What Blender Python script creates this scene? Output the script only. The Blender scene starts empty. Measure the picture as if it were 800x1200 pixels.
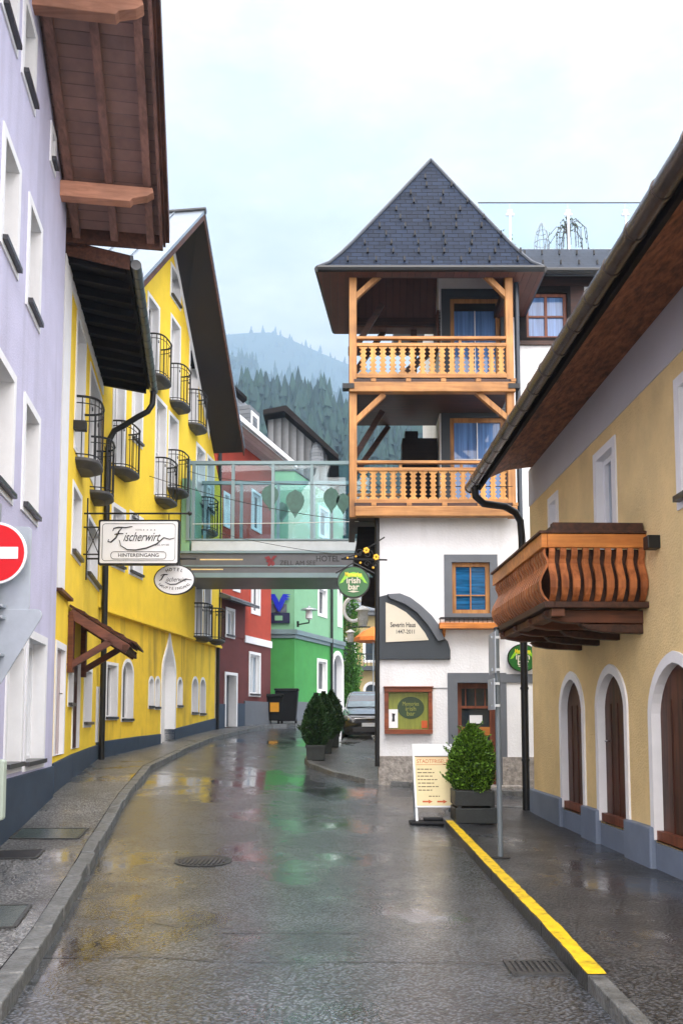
import bpy, bmesh, math, random
from mathutils import Vector, Matrix
R = math.radians
rnd = random.Random(7)
scene = bpy.context.scene
COL = scene.collection

# ------------------------------------------------------------------ camera
PITCH, EYE = R(4.5), 1.65
cd = bpy.data.cameras.new('camera'); cam = bpy.data.objects.new('camera', cd); COL.objects.link(cam)
cam.location = (0, 0, EYE); cam.rotation_euler = (R(90) + PITCH, 0, 0)
cd.sensor_width = 36; cd.lens = 30; cd.shift_y = 166.3 / 1200; cd.clip_end = 6000; cd.clip_start = 0.05
scene.camera = cam
# ------------------------------------------------------------------ light
SUN_EL, SUN_AZ = 60, 172
world = bpy.data.worlds.new('World'); scene.world = world; world.use_nodes = True
wn, wl = world.node_tree.nodes, world.node_tree.links
wn.clear()
wo = wn.new('ShaderNodeOutputWorld'); bg = wn.new('ShaderNodeBackground')
sky = wn.new('ShaderNodeTexSky'); sky.sky_type = 'NISHITA'; sky.sun_disc = False
sky.sun_elevation = R(SUN_EL); sky.sun_rotation = R(SUN_AZ)
tc = wn.new('ShaderNodeTexCoord'); mp = wn.new('ShaderNodeMapping'); mp.inputs['Scale'].default_value = (1.2, 1.2, 2.6)
nz = wn.new('ShaderNodeTexNoise'); nz.inputs['Scale'].default_value = 3.2; nz.inputs['Detail'].default_value = 7; nz.inputs['Roughness'].default_value = .55
rp = wn.new('ShaderNodeValToRGB'); rp.color_ramp.elements[0].position = .40; rp.color_ramp.elements[0].color = (.70, .70, .70, 1)
rp.color_ramp.elements[1].position = .57; rp.color_ramp.elements[1].color = (1, 1, 1, 1)
cm = wn.new('ShaderNodeMix'); cm.data_type = 'RGBA'; cm.inputs[7].default_value = (11.8, 11.0, 10.9, 1)
wl.new(tc.outputs['Generated'], mp.inputs[0]); wl.new(mp.outputs[0], nz.inputs['Vector']); wl.new(nz.outputs[0], rp.inputs[0])
nz2 = wn.new('ShaderNodeTexNoise'); nz2.inputs['Scale'].default_value = 5.5; nz2.inputs['Detail'].default_value = 6; wl.new(mp.outputs[0], nz2.inputs['Vector'])
gr = wn.new('ShaderNodeMapRange'); gr.inputs[1].default_value = .38; gr.inputs[2].default_value = .60; gr.inputs[3].default_value = .82; gr.inputs[4].default_value = 1.04; wl.new(nz2.outputs[0], gr.inputs[0])
wc = wn.new('ShaderNodeVectorMath'); wc.operation = 'SCALE'; wc.inputs[0].default_value = (12.3, 11.2, 10.7); wl.new(gr.outputs[0], wc.inputs['Scale']); wl.new(wc.outputs[0], cm.inputs[7])
wl.new(rp.outputs[0], cm.inputs[0]); wl.new(sky.outputs[0], cm.inputs[6]); 
# extra sky glow round the sun behind the viewer, added to brighten the facades
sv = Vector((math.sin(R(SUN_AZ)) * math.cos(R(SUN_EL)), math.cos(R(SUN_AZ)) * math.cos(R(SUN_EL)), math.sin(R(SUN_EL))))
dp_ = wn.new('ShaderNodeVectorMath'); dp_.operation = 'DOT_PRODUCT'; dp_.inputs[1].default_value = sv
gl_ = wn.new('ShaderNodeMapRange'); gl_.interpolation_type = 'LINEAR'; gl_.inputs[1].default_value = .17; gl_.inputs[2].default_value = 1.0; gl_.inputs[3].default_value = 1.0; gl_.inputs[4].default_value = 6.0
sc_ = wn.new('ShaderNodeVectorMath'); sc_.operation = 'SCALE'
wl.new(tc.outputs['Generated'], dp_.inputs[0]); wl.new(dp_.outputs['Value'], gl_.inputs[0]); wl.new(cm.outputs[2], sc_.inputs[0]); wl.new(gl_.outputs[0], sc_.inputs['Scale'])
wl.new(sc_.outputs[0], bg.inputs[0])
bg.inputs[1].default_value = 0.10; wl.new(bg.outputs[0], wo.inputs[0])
sd = bpy.data.lights.new('sun', 'SUN'); sun = bpy.data.objects.new('sun', sd); COL.objects.link(sun)
sd.energy = 1.5; sd.angle = R(25); sd.color = (1, .97, .92)
sun.rotation_euler = (R(90 - SUN_EL), 0, R(180 - SUN_AZ))
vs = scene.view_settings; vs.view_transform = 'Standard'; vs.look = 'None'; vs.exposure = 0.0; vs.gamma = 1
scene.cycles.use_denoising = True
scene.cycles.max_bounces = 7; scene.cycles.transparent_max_bounces = 12; scene.cycles.volume_bounces = 4
scene.cycles.sample_clamp_indirect = 6

# ------------------------------------------------------------------ maths helpers
CP, SP = math.cos(PITCH), math.sin(PITCH)
CAM = Vector((0, 0, EYE))
def ray(px, py):
    k, h = (px - 400) / 1000, (766.3 - py) / 1000
    return Vector((k, CP - h * SP, SP + h * CP))
def interp(t, pts):
    if t <= pts[0][0]: return pts[0][1]
    for (a, b), (c, d) in zip(pts, pts[1:]):
        if t <= c:
            return b + (d - b) * (t - a) / (c - a)
    return pts[-1][1]
HL = [(-30, -.05), (0, -.03), (6, 0), (9.8, .1), (13, .4), (18.3, .66), (22, .85), (27.3, 1.2), (32, 1.45), (40, 1.75), (60, 2.3), (150, 3), (300, 6)]
HR = [(-30, -.02), (0, 0), (12, 0), (14, .02), (17.5, .22), (21, .5), (28, .95), (32, 1.2), (40, 1.6), (60, 2.2), (150, 3), (300, 6)]
def smooth_h(y, H): return (interp(y - .9, H) + interp(y, H) * 2 + interp(y + .9, H)) / 4
def gz(x, y):
    t = min(1, max(0, (x + 4.5) / 8))
    return smooth_h(y, HL) * (1 - t) + smooth_h(y, HR) * t
def ghit(px, py, up=0.0):
    d = ray(px, py); a = 3.0; prev = a
    while a < 90:
        p = CAM + d * a
        if p.z < gz(p.x, p.y) + up:
            lo, hi = prev, a
            for _ in range(30):
                m = (lo + hi) / 2; p = CAM + d * m
                if p.z < gz(p.x, p.y) + up: hi = m
                else: lo = m
            return CAM + d * hi
        prev = a; a += .1
    return CAM + d * 60
def at_y(px, py, Y):
    d = ray(px, py); return CAM + d * (Y / d.y)

class Wall:
    """a vertical plane: origin o, horizontal direction d, outward normal n"""
    def __init__(s, o, d, n):
        s.o, s.d, s.n = Vector(o), Vector(d).normalized(), Vector(n).normalized()
    def P(s, u, z, off=0): return Vector((s.o.x + s.d.x * u + s.n.x * off, s.o.y + s.d.y * u + s.n.y * off, z))
    def px(s, x, y, off=0):
        d = ray(x, y); q = s.o + s.n * off
        q = Vector((q.x, q.y, 0)); n = s.n
        t = (q - CAM).dot(n) / d.dot(n)
        p = CAM + d * t
        return (p - Vector((s.o.x, s.o.y, 0))).dot(s.d), p.z
    def box(s, mb, u0, u1, z0, z1, o0, o1):
        mb.hexa([s.P(u0, z0, o0), s.P(u1, z0, o0), s.P(u1, z0, o1), s.P(u0, z0, o1)],
                [s.P(u0, z1, o0), s.P(u1, z1, o0), s.P(u1, z1, o1), s.P(u0, z1, o1)])
def street_wall(a, vp, side):
    m = (vp - 400) / 1003.0
    n = (1, -m, 0) if side == 'left' else (-1, m, 0)
    return Wall((a, 0, 0), (m, 1, 0), n)

class MB:
    def __init__(s): s.v, s.f = [], []
    def add(s, vs, fs):
        b = len(s.v); s.v += [Vector(p) for p in vs]; s.f += [[i + b for i in f] for f in fs]
    def quad(s, *p): s.add(p, [list(range(len(p)))])
    def hexa(s, lo, hi):
        s.add(list(lo) + list(hi), [[3, 2, 1, 0], [4, 5, 6, 7], [0, 1, 5, 4], [1, 2, 6, 5], [2, 3, 7, 6], [3, 0, 4, 7]])
    def box(s, c, size, rz=0, tilt=None):
        M = Matrix.Rotation(rz, 4, 'Z')
        if tilt is not None: M = M @ tilt
        x, y, z = size[0] / 2, size[1] / 2, size[2] / 2
        c = Vector(c)
        p = [c + M @ Vector(q) for q in ((-x, -y, -z), (x, -y, -z), (x, y, -z), (-x, y, -z), (-x, -y, z), (x, -y, z), (x, y, z), (-x, y, z))]
        s.hexa(p[:4], p[4:])
    def beam(s, a, b, w, h, side=None):
        """square bar from a to b; w along side, h along the other axis"""
        a, b = Vector(a), Vector(b); t = (b - a).normalized()
        if side is None:
            side = t.cross(Vector((0, 0, 1)))
            if side.length < 1e-4: side = Vector((1, 0, 0))
        side = (Vector(side) - t * t.dot(Vector(side))).normalized(); q = t.cross(side)
        c = [side * (i * w / 2) + q * (j * h / 2) for i, j in ((-1, -1), (1, -1), (1, 1), (-1, 1))]
        s.hexa([a + k for k in c], [b + k for k in c])
    def prism(s, pts, vec):
        n = len(pts); vec = Vector(vec)
        s.add([Vector(p) for p in pts] + [Vector(p) + vec for p in pts],
              [list(range(n))[::-1], list(range(n, 2 * n))] + [[i, (i + 1) % n, n + (i + 1) % n, n + i] for i in range(n)])
    def tube(s, pts, r, n=8, caps=True):
        pts = [Vector(p) for p in pts]; rs = r if isinstance(r, (list, tuple)) else [r] * len(pts)
        rings = []; ref = None
        for i, p in enumerate(pts):
            t = (pts[min(i + 1, len(pts) - 1)] - pts[max(i - 1, 0)]).normalized()
            if ref is None: ref = t.orthogonal().normalized()
            ref = (ref - t * t.dot(ref)).normalized(); q = t.cross(ref)
            rings.append([p + (ref * math.cos(2 * math.pi * k / n) + q * math.sin(2 * math.pi * k / n)) * rs[i] for k in range(n)])
        vs = [v for rg in rings for v in rg]; fs = []
        for i in range(len(pts) - 1):
            for k in range(n):
                fs.append([i * n + k, i * n + (k + 1) % n, (i + 1) * n + (k + 1) % n, (i + 1) * n + k])
        if caps: fs += [list(range(n))[::-1], list(range((len(pts) - 1) * n, len(pts) * n))]
        s.add(vs, fs)
    def lathe(s, c, prof, n=16, axis=None):
        c = Vector(c); vs = []; fs = []
        X, Y, Z = (Vector((1, 0, 0)), Vector((0, 1, 0)), Vector((0, 0, 1))) if axis is None else axis
        for r, z in prof:
            for k in range(n):
                a = 2 * math.pi * k / n
                vs.append(c + X * (r * math.cos(a)) + Y * (r * math.sin(a)) + Z * z)
        for i in range(len(prof) - 1):
            for k in range(n):
                fs.append([i * n + k, i * n + (k + 1) % n, (i + 1) * n + (k + 1) % n, (i + 1) * n + k])
        fs += [list(range(n))[::-1], list(range((len(prof) - 1) * n, len(prof) * n))]
        s.add(vs, fs)
    def ball(s, c, r, n=8, sx=1, sy=1, sz=1):
        c = Vector(c); prof = []
        vs = []; fs = []; m = n // 2
        for i in range(1, m):
            ph = math.pi * i / m
            for k in range(n):
                a = 2 * math.pi * k / n
                vs.append(c + Vector((r * sx * math.sin(ph) * math.cos(a), r * sy * math.sin(ph) * math.sin(a), r * sz * math.cos(ph))))
        for i in range(m - 2):
            for k in range(n): fs.append([i * n + k, (i + 1) * n + k, (i + 1) * n + (k + 1) % n, i * n + (k + 1) % n])
        t = len(vs); vs += [c + Vector((0, 0, r * sz)), c - Vector((0, 0, r * sz))]
        for k in range(n):
            fs.append([t, k, (k + 1) % n]); fs.append([t + 1, (m - 2) * n + (k + 1) % n, (m - 2) * n + k])
        s.add(vs, fs)
    def leaf(s, p, size, up=None):
        """one small pointed leaf face with a random attitude"""
        d = Vector((rnd.gauss(0, 1), rnd.gauss(0, 1), rnd.gauss(0, 1) + .3)).normalized() if up is None else up
        q = d.orthogonal().normalized(); q = (Matrix.Rotation(rnd.uniform(0, 6.28), 3, d) @ q)
        s.add([p - d * size, p + q * size * .45, p + d * size, p - q * size * .45], [[0, 1, 2, 3]])
    def build(s, name, mat, root=None, smooth=False, bevel=0, label=None, clips=None, recalc=True):
        me = bpy.data.meshes.new(name)
        top = root
        while top is not None and top.parent is not None: top = top.parent
        off = top.location if top is not None else Vector((0, 0, 0))
        me.from_pydata([tuple(v - off) for v in s.v], [], s.f)
        if recalc or clips:
            bm = bmesh.new(); bm.from_mesh(me)
            for pt, no in clips or []:
                bmesh.ops.bisect_plane(bm, geom=bm.verts[:] + bm.edges[:] + bm.faces[:], plane_co=Vector(pt) - off, plane_no=no, clear_outer=True)
            if recalc: bmesh.ops.recalc_face_normals(bm, faces=bm.faces)
            bm.to_mesh(me); bm.free()
        if smooth:
            for p in me.polygons: p.use_smooth = True
        o = bpy.data.objects.new(name, me); COL.objects.link(o)
        if mat is not None: me.materials.append(mat)
        if root is not None: o.parent = root
        if bevel:
            b = o.modifiers.new('bevel', 'BEVEL'); b.width = bevel; b.segments = 2; b.limit_method = 'ANGLE'; b.angle_limit = R(40)
        if smooth:
            try: me.set_sharp_from_angle(angle=R(40))
            except Exception: pass
        if label: o['label'] = label
        return o

def thing(name, label, cat, loc=(0, 0, 0), group=None):
    o = bpy.data.objects.new(name, None); COL.objects.link(o); o.location = loc; o.empty_display_size = .2
    o['label'] = label; o['category'] = cat
    if group: o['group'] = group
    return o
def tag(o, label, cat, group=None, kind=None):
    o['label'] = label; o['category'] = cat
    if group: o['group'] = group
    if kind: o['kind'] = kind
    return o
def struct(o): o['kind'] = 'structure'; return o

_fonts = {}
def text_polys(txt, size, shear=0, bold=0, spacing=1):
    """letters as flat polygons, centred, in metres: returns (verts2d, faces)"""
    key = (txt, shear, bold, spacing)
    if key not in _fonts:
        c = bpy.data.curves.new('lettering', 'FONT'); c.body = txt; c.size = 1; c.align_x = 'CENTER'; c.align_y = 'CENTER'
        c.shear = shear; c.offset = bold; c.space_character = spacing; c.resolution_u = 4
        o = bpy.data.objects.new('lettering', c); COL.objects.link(o)
        dg = bpy.context.evaluated_depsgraph_get()
        me = bpy.data.meshes.new_from_object(o.evaluated_get(dg))
        _fonts[key] = ([(v.co.x, v.co.y) for v in me.vertices], [list(p.vertices) for p in me.polygons])
        bpy.data.objects.remove(o); bpy.data.meshes.remove(me); bpy.data.curves.remove(c)
    v, f = _fonts[key]
    return [(x * size, y * size) for x, y in v], f
def put_text(mb, txt, size, c, right, up, width=None, **k):
    v, f = text_polys(txt, size, **k)
    c, right, up = Vector(c), Vector(right), Vector(up)
    sx = 1
    if width and v:
        xs = [p[0] for p in v]; sx = width / (max(xs) - min(xs)); mid = (max(xs) + min(xs)) / 2
        v = [(p[0] - mid, p[1]) for p in v]
    mb.add([c + right * (x * sx) + up * y for x, y in v], f)

# ------------------------------------------------------------------ materials
def lin(c):
    if isinstance(c, str):
        c = [int(c[i:i + 2], 16) / 255 for i in (0, 2, 4)]
        c = [x / 12.92 if x < .04045 else ((x + .055) / 1.055) ** 2.4 for x in c]
    return tuple(c) + (1,)
def new_mat(name):
    m = bpy.data.materials.new(name); m.use_nodes = True
    return m, m.node_tree.nodes, m.node_tree.links, m.node_tree.nodes['Principled BSDF']
def mat(name, col, rough=.8, var=.18, vscale=1.5, bump=.15, bscale=45, metal=0, spec=.5, stretch=(1, 1, 1), coat=0, dirt=None, dirt_scale=(1, 1, .25), dirt_amt=.5):
    m, N, L, P = new_mat(name)
    col = lin(col)
    tc = N.new('ShaderNodeTexCoord'); mp = N.new('ShaderNodeMapping'); mp.inputs['Scale'].default_value = stretch
    L.new(tc.outputs['Object'], mp.inputs[0])
    n1 = N.new('ShaderNodeTexNoise'); n1.inputs['Scale'].default_value = vscale; n1.inputs['Detail'].default_value = 8; n1.inputs['Roughness'].default_value = .65
    L.new(mp.outputs[0], n1.inputs['Vector'])
    r = N.new('ShaderNodeMapRange'); r.inputs[1].default_value = .25; r.inputs[2].default_value = .75
    r.inputs[3].default_value = 1 - var; r.inputs[4].default_value = 1 + var
    L.new(n1.outputs[0], r.inputs[0])
    mx = N.new('ShaderNodeVectorMath'); mx.operation = 'SCALE'; mx.inputs[0].default_value = col[:3]
    L.new(r.outputs[0], mx.inputs['Scale'])
    out = mx.outputs[0]
    if dirt is not None:
        mp2 = N.new('ShaderNodeMapping'); mp2.inputs['Scale'].default_value = dirt_scale; L.new(tc.outputs['Object'], mp2.inputs[0])
        n3 = N.new('ShaderNodeTexNoise'); n3.inputs['Scale'].default_value = 1.6; n3.inputs['Detail'].default_value = 6; n3.inputs['Roughness'].default_value = .6
        L.new(mp2.outputs[0], n3.inputs['Vector'])
        r3 = N.new('ShaderNodeMapRange'); r3.inputs[1].default_value = .5; r3.inputs[2].default_value = .8; r3.inputs[4].default_value = dirt_amt
        L.new(n3.outputs[0], r3.inputs[0])
        d = N.new('ShaderNodeMix'); d.data_type = 'RGBA'; d.inputs[7].default_value = lin(dirt)
        L.new(r3.outputs[0], d.inputs[0]); L.new(out, d.inputs[6]); out = d.outputs[2]
    L.new(out, P.inputs['Base Color'])
    P.inputs['Roughness'].default_value = rough; P.inputs['Metallic'].default_value = metal; P.inputs['Specular IOR Level'].default_value = spec
    P.inputs['Coat Weight'].default_value = coat; P.inputs['Coat Roughness'].default_value = .08
    if bump:
        n2 = N.new('ShaderNodeTexNoise'); n2.inputs['Scale'].default_value = bscale; n2.inputs['Detail'].default_value = 4
        L.new(mp.outputs[0], n2.inputs['Vector'])
        b = N.new('ShaderNodeBump'); b.inputs['Strength'].default_value = bump; b.inputs['Distance'].default_value = .02
        L.new(n2.outputs[0], b.inputs['Height']); L.new(b.outputs[0], P.inputs['Normal'])
    return m
def wood(name, col, dark, axis='z', rough=.55, scale=9, spec=.4):
    m, N, L, P = new_mat(name)
    tc = N.new('ShaderNodeTexCoord'); mp = N.new('ShaderNodeMapping')
    s = {'x': (.06, 1, 1), 'y': (1, .06, 1), 'z': (1, 1, .06)}[axis]
    mp.inputs['Scale'].default_value = s; L.new(tc.outputs['Object'], mp.inputs[0])
    n = N.new('ShaderNodeTexNoise'); n.inputs['Scale'].default_value = scale * 2; n.inputs['Detail'].default_value = 6; n.inputs['Distortion'].default_value = .6
    L.new(mp.outputs[0], n.inputs['Vector'])
    cr = N.new('ShaderNodeValToRGB'); e = cr.color_ramp.elements
    e[0].position = .32; e[0].color = lin(dark); e[1].position = .62; e[1].color = lin(col)
    L.new(n.outputs[0], cr.inputs[0])
    n4 = N.new('ShaderNodeTexNoise'); n4.inputs['Scale'].default_value = 1.7; n4.inputs['Detail'].default_value = 5; L.new(tc.outputs['Object'], n4.inputs['Vector'])
    r = N.new('ShaderNodeMapRange'); r.inputs[1].default_value = .3; r.inputs[2].default_value = .7; r.inputs[3].default_value = .58; r.inputs[4].default_value = 1.2
    L.new(n4.outputs[0], r.inputs[0])
    mx = N.new('ShaderNodeVectorMath'); mx.operation = 'SCALE'; L.new(cr.outputs[0], mx.inputs[0]); L.new(r.outputs[0], mx.inputs['Scale'])
    L.new(mx.outputs[0], P.inputs['Base Color']); P.inputs['Roughness'].default_value = rough; P.inputs['Specular IOR Level'].default_value = spec
    b = N.new('ShaderNodeBump'); b.inputs['Strength'].default_value = .25; b.inputs['Distance'].default_value = .01
    L.new(n.outputs[0], b.inputs['Height']); L.new(b.outputs[0], P.inputs['Normal'])
    return m
def boards(name, col, gap, vec, width, rough=.6, gapw=.08):
    """planking: dark joints across the direction vec (object space)"""
    m, N, L, P = new_mat(name)
    tc = N.new('ShaderNodeTexCoord')
    dt = N.new('ShaderNodeVectorMath'); dt.operation = 'DOT_PRODUCT'; dt.inputs[1].default_value = vec; L.new(tc.outputs['Object'], dt.inputs[0])
    dv = N.new('ShaderNodeMath'); dv.operation = 'DIVIDE'; dv.inputs[1].default_value = width; L.new(dt.outputs['Value'], dv.inputs[0])
    fr = N.new('ShaderNodeMath'); fr.operation = 'FRACT'; L.new(dv.outputs[0], fr.inputs[0])
    fl = N.new('ShaderNodeMath'); fl.operation = 'FLOOR'; L.new(dv.outputs[0], fl.inputs[0])
    wnz = N.new('ShaderNodeTexWhiteNoise'); wnz.noise_dimensions = '1D'; L.new(fl.outputs[0], wnz.inputs['W'])
    cr = N.new('ShaderNodeValToRGB'); e = cr.color_ramp.elements; e[0].position = 0; e[0].color = (0, 0, 0, 1); e[1].position = gapw; e[1].color = (1, 1, 1, 1)
    L.new(fr.outputs[0], cr.inputs[0])
    n = N.new('ShaderNodeTexNoise'); n.inputs['Scale'].default_value = 6; n.inputs['Detail'].default_value = 8; L.new(tc.outputs['Object'], n.inputs['Vector'])
    a = N.new('ShaderNodeMath'); a.operation = 'MULTIPLY_ADD'; a.inputs[1].default_value = .35; a.inputs[2].default_value = .55; L.new(wnz.outputs[0], a.inputs[0])
    a2 = N.new('ShaderNodeMath'); a2.operation = 'MULTIPLY_ADD'; a2.inputs[1].default_value = .6; L.new(n.outputs[0], a2.inputs[0]); L.new(a.outputs[0], a2.inputs[2])
    mx = N.new('ShaderNodeVectorMath'); mx.operation = 'SCALE'; mx.inputs[0].default_value = lin(col)[:3]; L.new(a2.outputs[0], mx.inputs['Scale'])
    d = N.new('ShaderNodeMix'); d.data_type = 'RGBA'; d.inputs[6].default_value = lin(gap); L.new(cr.outputs[0], d.inputs[0]); L.new(mx.outputs[0], d.inputs[7])
    L.new(d.outputs[2], P.inputs['Base Color']); P.inputs['Roughness'].default_value = rough
    b = N.new('ShaderNodeBump'); b.inputs['Strength'].default_value = .6; b.inputs['Distance'].default_value = .015
    L.new(cr.outputs[0], b.inputs['Height']); L.new(b.outputs[0], P.inputs['Normal'])
    return m
def pane_mat(name, col, rough=.04, var=.4, spec=.6, scale=(1, 1, .4)):
    m = mat(name, col, rough=rough, var=var, vscale=2.5, bump=0, spec=spec, stretch=scale)
    return m
def slate(name, vecu, vecv, col, w, h, rough=.35):
    m, N, L, P = new_mat(name)
    tc = N.new('ShaderNodeTexCoord')
    cu = N.new('ShaderNodeVectorMath'); cu.operation = 'DOT_PRODUCT'; cu.inputs[1].default_value = vecu; L.new(tc.outputs['Object'], cu.inputs[0])
    cv = N.new('ShaderNodeVectorMath'); cv.operation = 'DOT_PRODUCT'; cv.inputs[1].default_value = vecv; L.new(tc.outputs['Object'], cv.inputs[0])
    cb = N.new('ShaderNodeCombineXYZ'); L.new(cu.outputs['Value'], cb.inputs[0]); L.new(cv.outputs['Value'], cb.inputs[1])
    br = N.new('ShaderNodeTexBrick'); br.inputs['Scale'].default_value = 1; br.inputs['Brick Width'].default_value = w; br.inputs['Row Height'].default_value = h
    br.inputs['Mortar Size'].default_value = .008; br.inputs['Mortar Smooth'].default_value = .3
    c = lin(col); br.inputs['Color1'].default_value = c; br.inputs['Color2'].default_value = tuple(x * 1.6 for x in c[:3]) + (1,); br.inputs['Mortar'].default_value = tuple(x * .2 for x in c[:3]) + (1,)
    L.new(cb.outputs[0], br.inputs['Vector']); L.new(br.outputs[0], P.inputs['Base Color']); P.inputs['Roughness'].default_value = rough; P.inputs['Specular IOR Level'].default_value = .12
    # each course tilts up to its lower edge
    fr = N.new('ShaderNodeMath'); fr.operation = 'DIVIDE'; fr.inputs[1].default_value = h; L.new(cv.outputs['Value'], fr.inputs[0])
    f2 = N.new('ShaderNodeMath'); f2.operation = 'FRACT'; L.new(fr.outputs[0], f2.inputs[0])
    f3 = N.new('ShaderNodeMath'); f3.operation = 'MULTIPLY_ADD'; f3.inputs[1].default_value = -1; f3.inputs[2].default_value = 1; L.new(f2.outputs[0], f3.inputs[0])
    ad = N.new('ShaderNodeMath'); ad.operation = 'MULTIPLY_ADD'; ad.inputs[1].default_value = -.5; L.new(br.outputs['Fac'], ad.inputs[0]); L.new(f3.outputs[0], ad.inputs[2])
    b = N.new('ShaderNodeBump'); b.inputs['Strength'].default_value = .8; b.inputs['Distance'].default_value = .02
    L.new(ad.outputs[0], b.inputs['Height']); L.new(b.outputs[0], P.inputs['Normal'])
    return m
def foliage(name, c1, c2, rough=.55):
    m, N, L, P = new_mat(name)
    g = N.new('ShaderNodeNewGeometry'); cr = N.new('ShaderNodeValToRGB'); e = cr.color_ramp.elements
    e[0].color = lin(c1); e[1].color = lin(c2); L.new(g.outputs['Random Per Island'], cr.inputs[0])
    L.new(cr.outputs[0], P.inputs['Base Color']); P.inputs['Roughness'].default_value = rough; P.inputs['Specular IOR Level'].default_value = .3
    return m
def clear_glass(name, tint, refl=0, ior=1.5):
    m, N, L, P = new_mat(name)
    N.remove(P); out = N['Material Output']
    t = N.new('ShaderNodeBsdfTransparent'); t.inputs[0].default_value = lin(tint)
    g = N.new('ShaderNodeBsdfGlossy'); g.inputs['Roughness'].default_value = .02
    fr = N.new('ShaderNodeFresnel'); fr.inputs[0].default_value = ior
    ad = N.new('ShaderNodeMath'); ad.operation = 'ADD'; ad.inputs[1].default_value = refl; L.new(fr.outputs[0], ad.inputs[0])
    mx = N.new('ShaderNodeMixShader'); L.new(ad.outputs[0], mx.inputs[0]); L.new(t.outputs[0], mx.inputs[1]); L.new(g.outputs[0], mx.inputs[2])
    L.new(mx.outputs[0], out.inputs[0])
    return m

def road_mat(name='wet_asphalt', c0=(.032, .039, .050), light=(.112, .124, .145), cw=(.9, 1), wet_at=(.47, .60), rough=.17, cior=1.9):
    m, N, L, P = new_mat(name)
    tc = N.new('ShaderNodeTexCoord')
    def noise(sc, det=6, st=(1, 1, 1), ro=.6):
        mp = N.new('ShaderNodeMapping'); mp.inputs['Scale'].default_value = st; L.new(tc.outputs['Object'], mp.inputs[0])
        n = N.new('ShaderNodeTexNoise'); n.inputs['Scale'].default_value = sc; n.inputs['Detail'].default_value = det; n.inputs['Roughness'].default_value = ro
        L.new(mp.outputs[0], n.inputs['Vector']); return n.outputs[0]
    def rng(s, a, b, c, d):
        r = N.new('ShaderNodeMapRange'); r.inputs[1].default_value = a; r.inputs[2].default_value = b; r.inputs[3].default_value = c; r.inputs[4].default_value = d
        L.new(s, r.inputs[0]); return r.outputs[0]
    wet = noise(.55, 7, (1, .7, 1), .62)
    puddle = rng(wet, wet_at[0], wet_at[1], 0, 1)
    patch = noise(1.3, 5)
    grit = noise(60, 3)
    agg = N.new('ShaderNodeTexVoronoi'); agg.inputs['Scale'].default_value = 42; L.new(tc.outputs['Object'], agg.inputs['Vector'])
    spk = rng(agg.outputs['Distance'], .1, .6, 2.0, .2)
    c1 = N.new('ShaderNodeValToRGB'); e = c1.color_ramp.elements; e[0].position = .3; e[0].color = c0 + (1,); e[1].position = .75; e[1].color = light + (1,)
    L.new(patch, c1.inputs[0])
    sc = N.new('ShaderNodeVectorMath'); sc.operation = 'SCALE'; L.new(c1.outputs[0], sc.inputs[0]); L.new(spk, sc.inputs['Scale'])
    L.new(sc.outputs[0], P.inputs['Base Color'])
    L.new(rng(puddle, 0, 1, .40, .12), P.inputs['Roughness'])
    P.inputs['Specular IOR Level'].default_value = .4
    L.new(rng(puddle, 0, 1, cw[0], cw[1]), P.inputs['Coat Weight']); L.new(rng(puddle, 0, 1, rough, .03), P.inputs['Coat Roughness']); P.inputs['Coat IOR'].default_value = cior
    b = N.new('ShaderNodeBump'); b.inputs['Distance'].default_value = .012; L.new(rng(puddle, 0, 1, .75, .06), b.inputs['Strength'])
    ad = N.new('ShaderNodeMath'); ad.operation = 'MULTIPLY_ADD'; ad.inputs[1].default_value = .8; L.new(grit, ad.inputs[0]); L.new(agg.outputs['Distance'], ad.inputs[2])
    L.new(ad.outputs[0], b.inputs['Height'])
    b2 = N.new('ShaderNodeBump'); b2.inputs['Distance'].default_value = .03; b2.inputs['Strength'].default_value = .25
    L.new(noise(5, 3), b2.inputs['Height']); L.new(b.outputs[0], b2.inputs['Normal'])
    L.new(b2.outputs[0], P.inputs['Normal'])
    b3 = N.new('ShaderNodeBump'); b3.inputs['Distance'].default_value = .008; L.new(rng(puddle, 0, 1, .30, .03), b3.inputs['Strength']); L.new(ad.outputs[0], b3.inputs['Height']); L.new(b3.outputs[0], P.inputs['Coat Normal'])
    return m

M = {}
M['road'] = road_mat()
M['ground'] = mat('meadow', (.05, .08, .03), vscale=.05, bump=0)
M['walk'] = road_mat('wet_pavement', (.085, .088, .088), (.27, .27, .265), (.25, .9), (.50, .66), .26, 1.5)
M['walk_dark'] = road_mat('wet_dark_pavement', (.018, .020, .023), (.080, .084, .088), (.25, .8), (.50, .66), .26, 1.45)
M['kerb'] = mat('kerb_granite', (.115, .12, .118), rough=.45, var=.5, vscale=14, bump=.8, bscale=28, dirt='15160f', dirt_scale=(2, 2, 2), dirt_amt=.7)
M['yellow_paint'] = mat('yellow_road_paint', (.78, .52, .005), rough=.45, var=.18, vscale=8, bump=.5, bscale=60, dirt='3a3418', dirt_scale=(7, 7, 7), dirt_amt=.85)
M['lavender'] = mat('lavender_render', (.54, .53, .685), rough=.9, var=.11, vscale=1.1, bump=.4, bscale=38, dirt=(.36, .355, .46), dirt_scale=(1.6, 1.6, .10), dirt_amt=.7)
M['plinth'] = mat('slate_blue_plinth', (.028, .048, .078), rough=.6, var=.22, vscale=2.5, bump=.2, bscale=60)
M['yellow'] = mat('yellow_render', (.92, .65, .04), rough=.88, var=.10, vscale=1.5, bump=.35, bscale=38, dirt=(.58, .36, .04), dirt_scale=(1.3, 1.3, .14), dirt_amt=.35)
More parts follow.
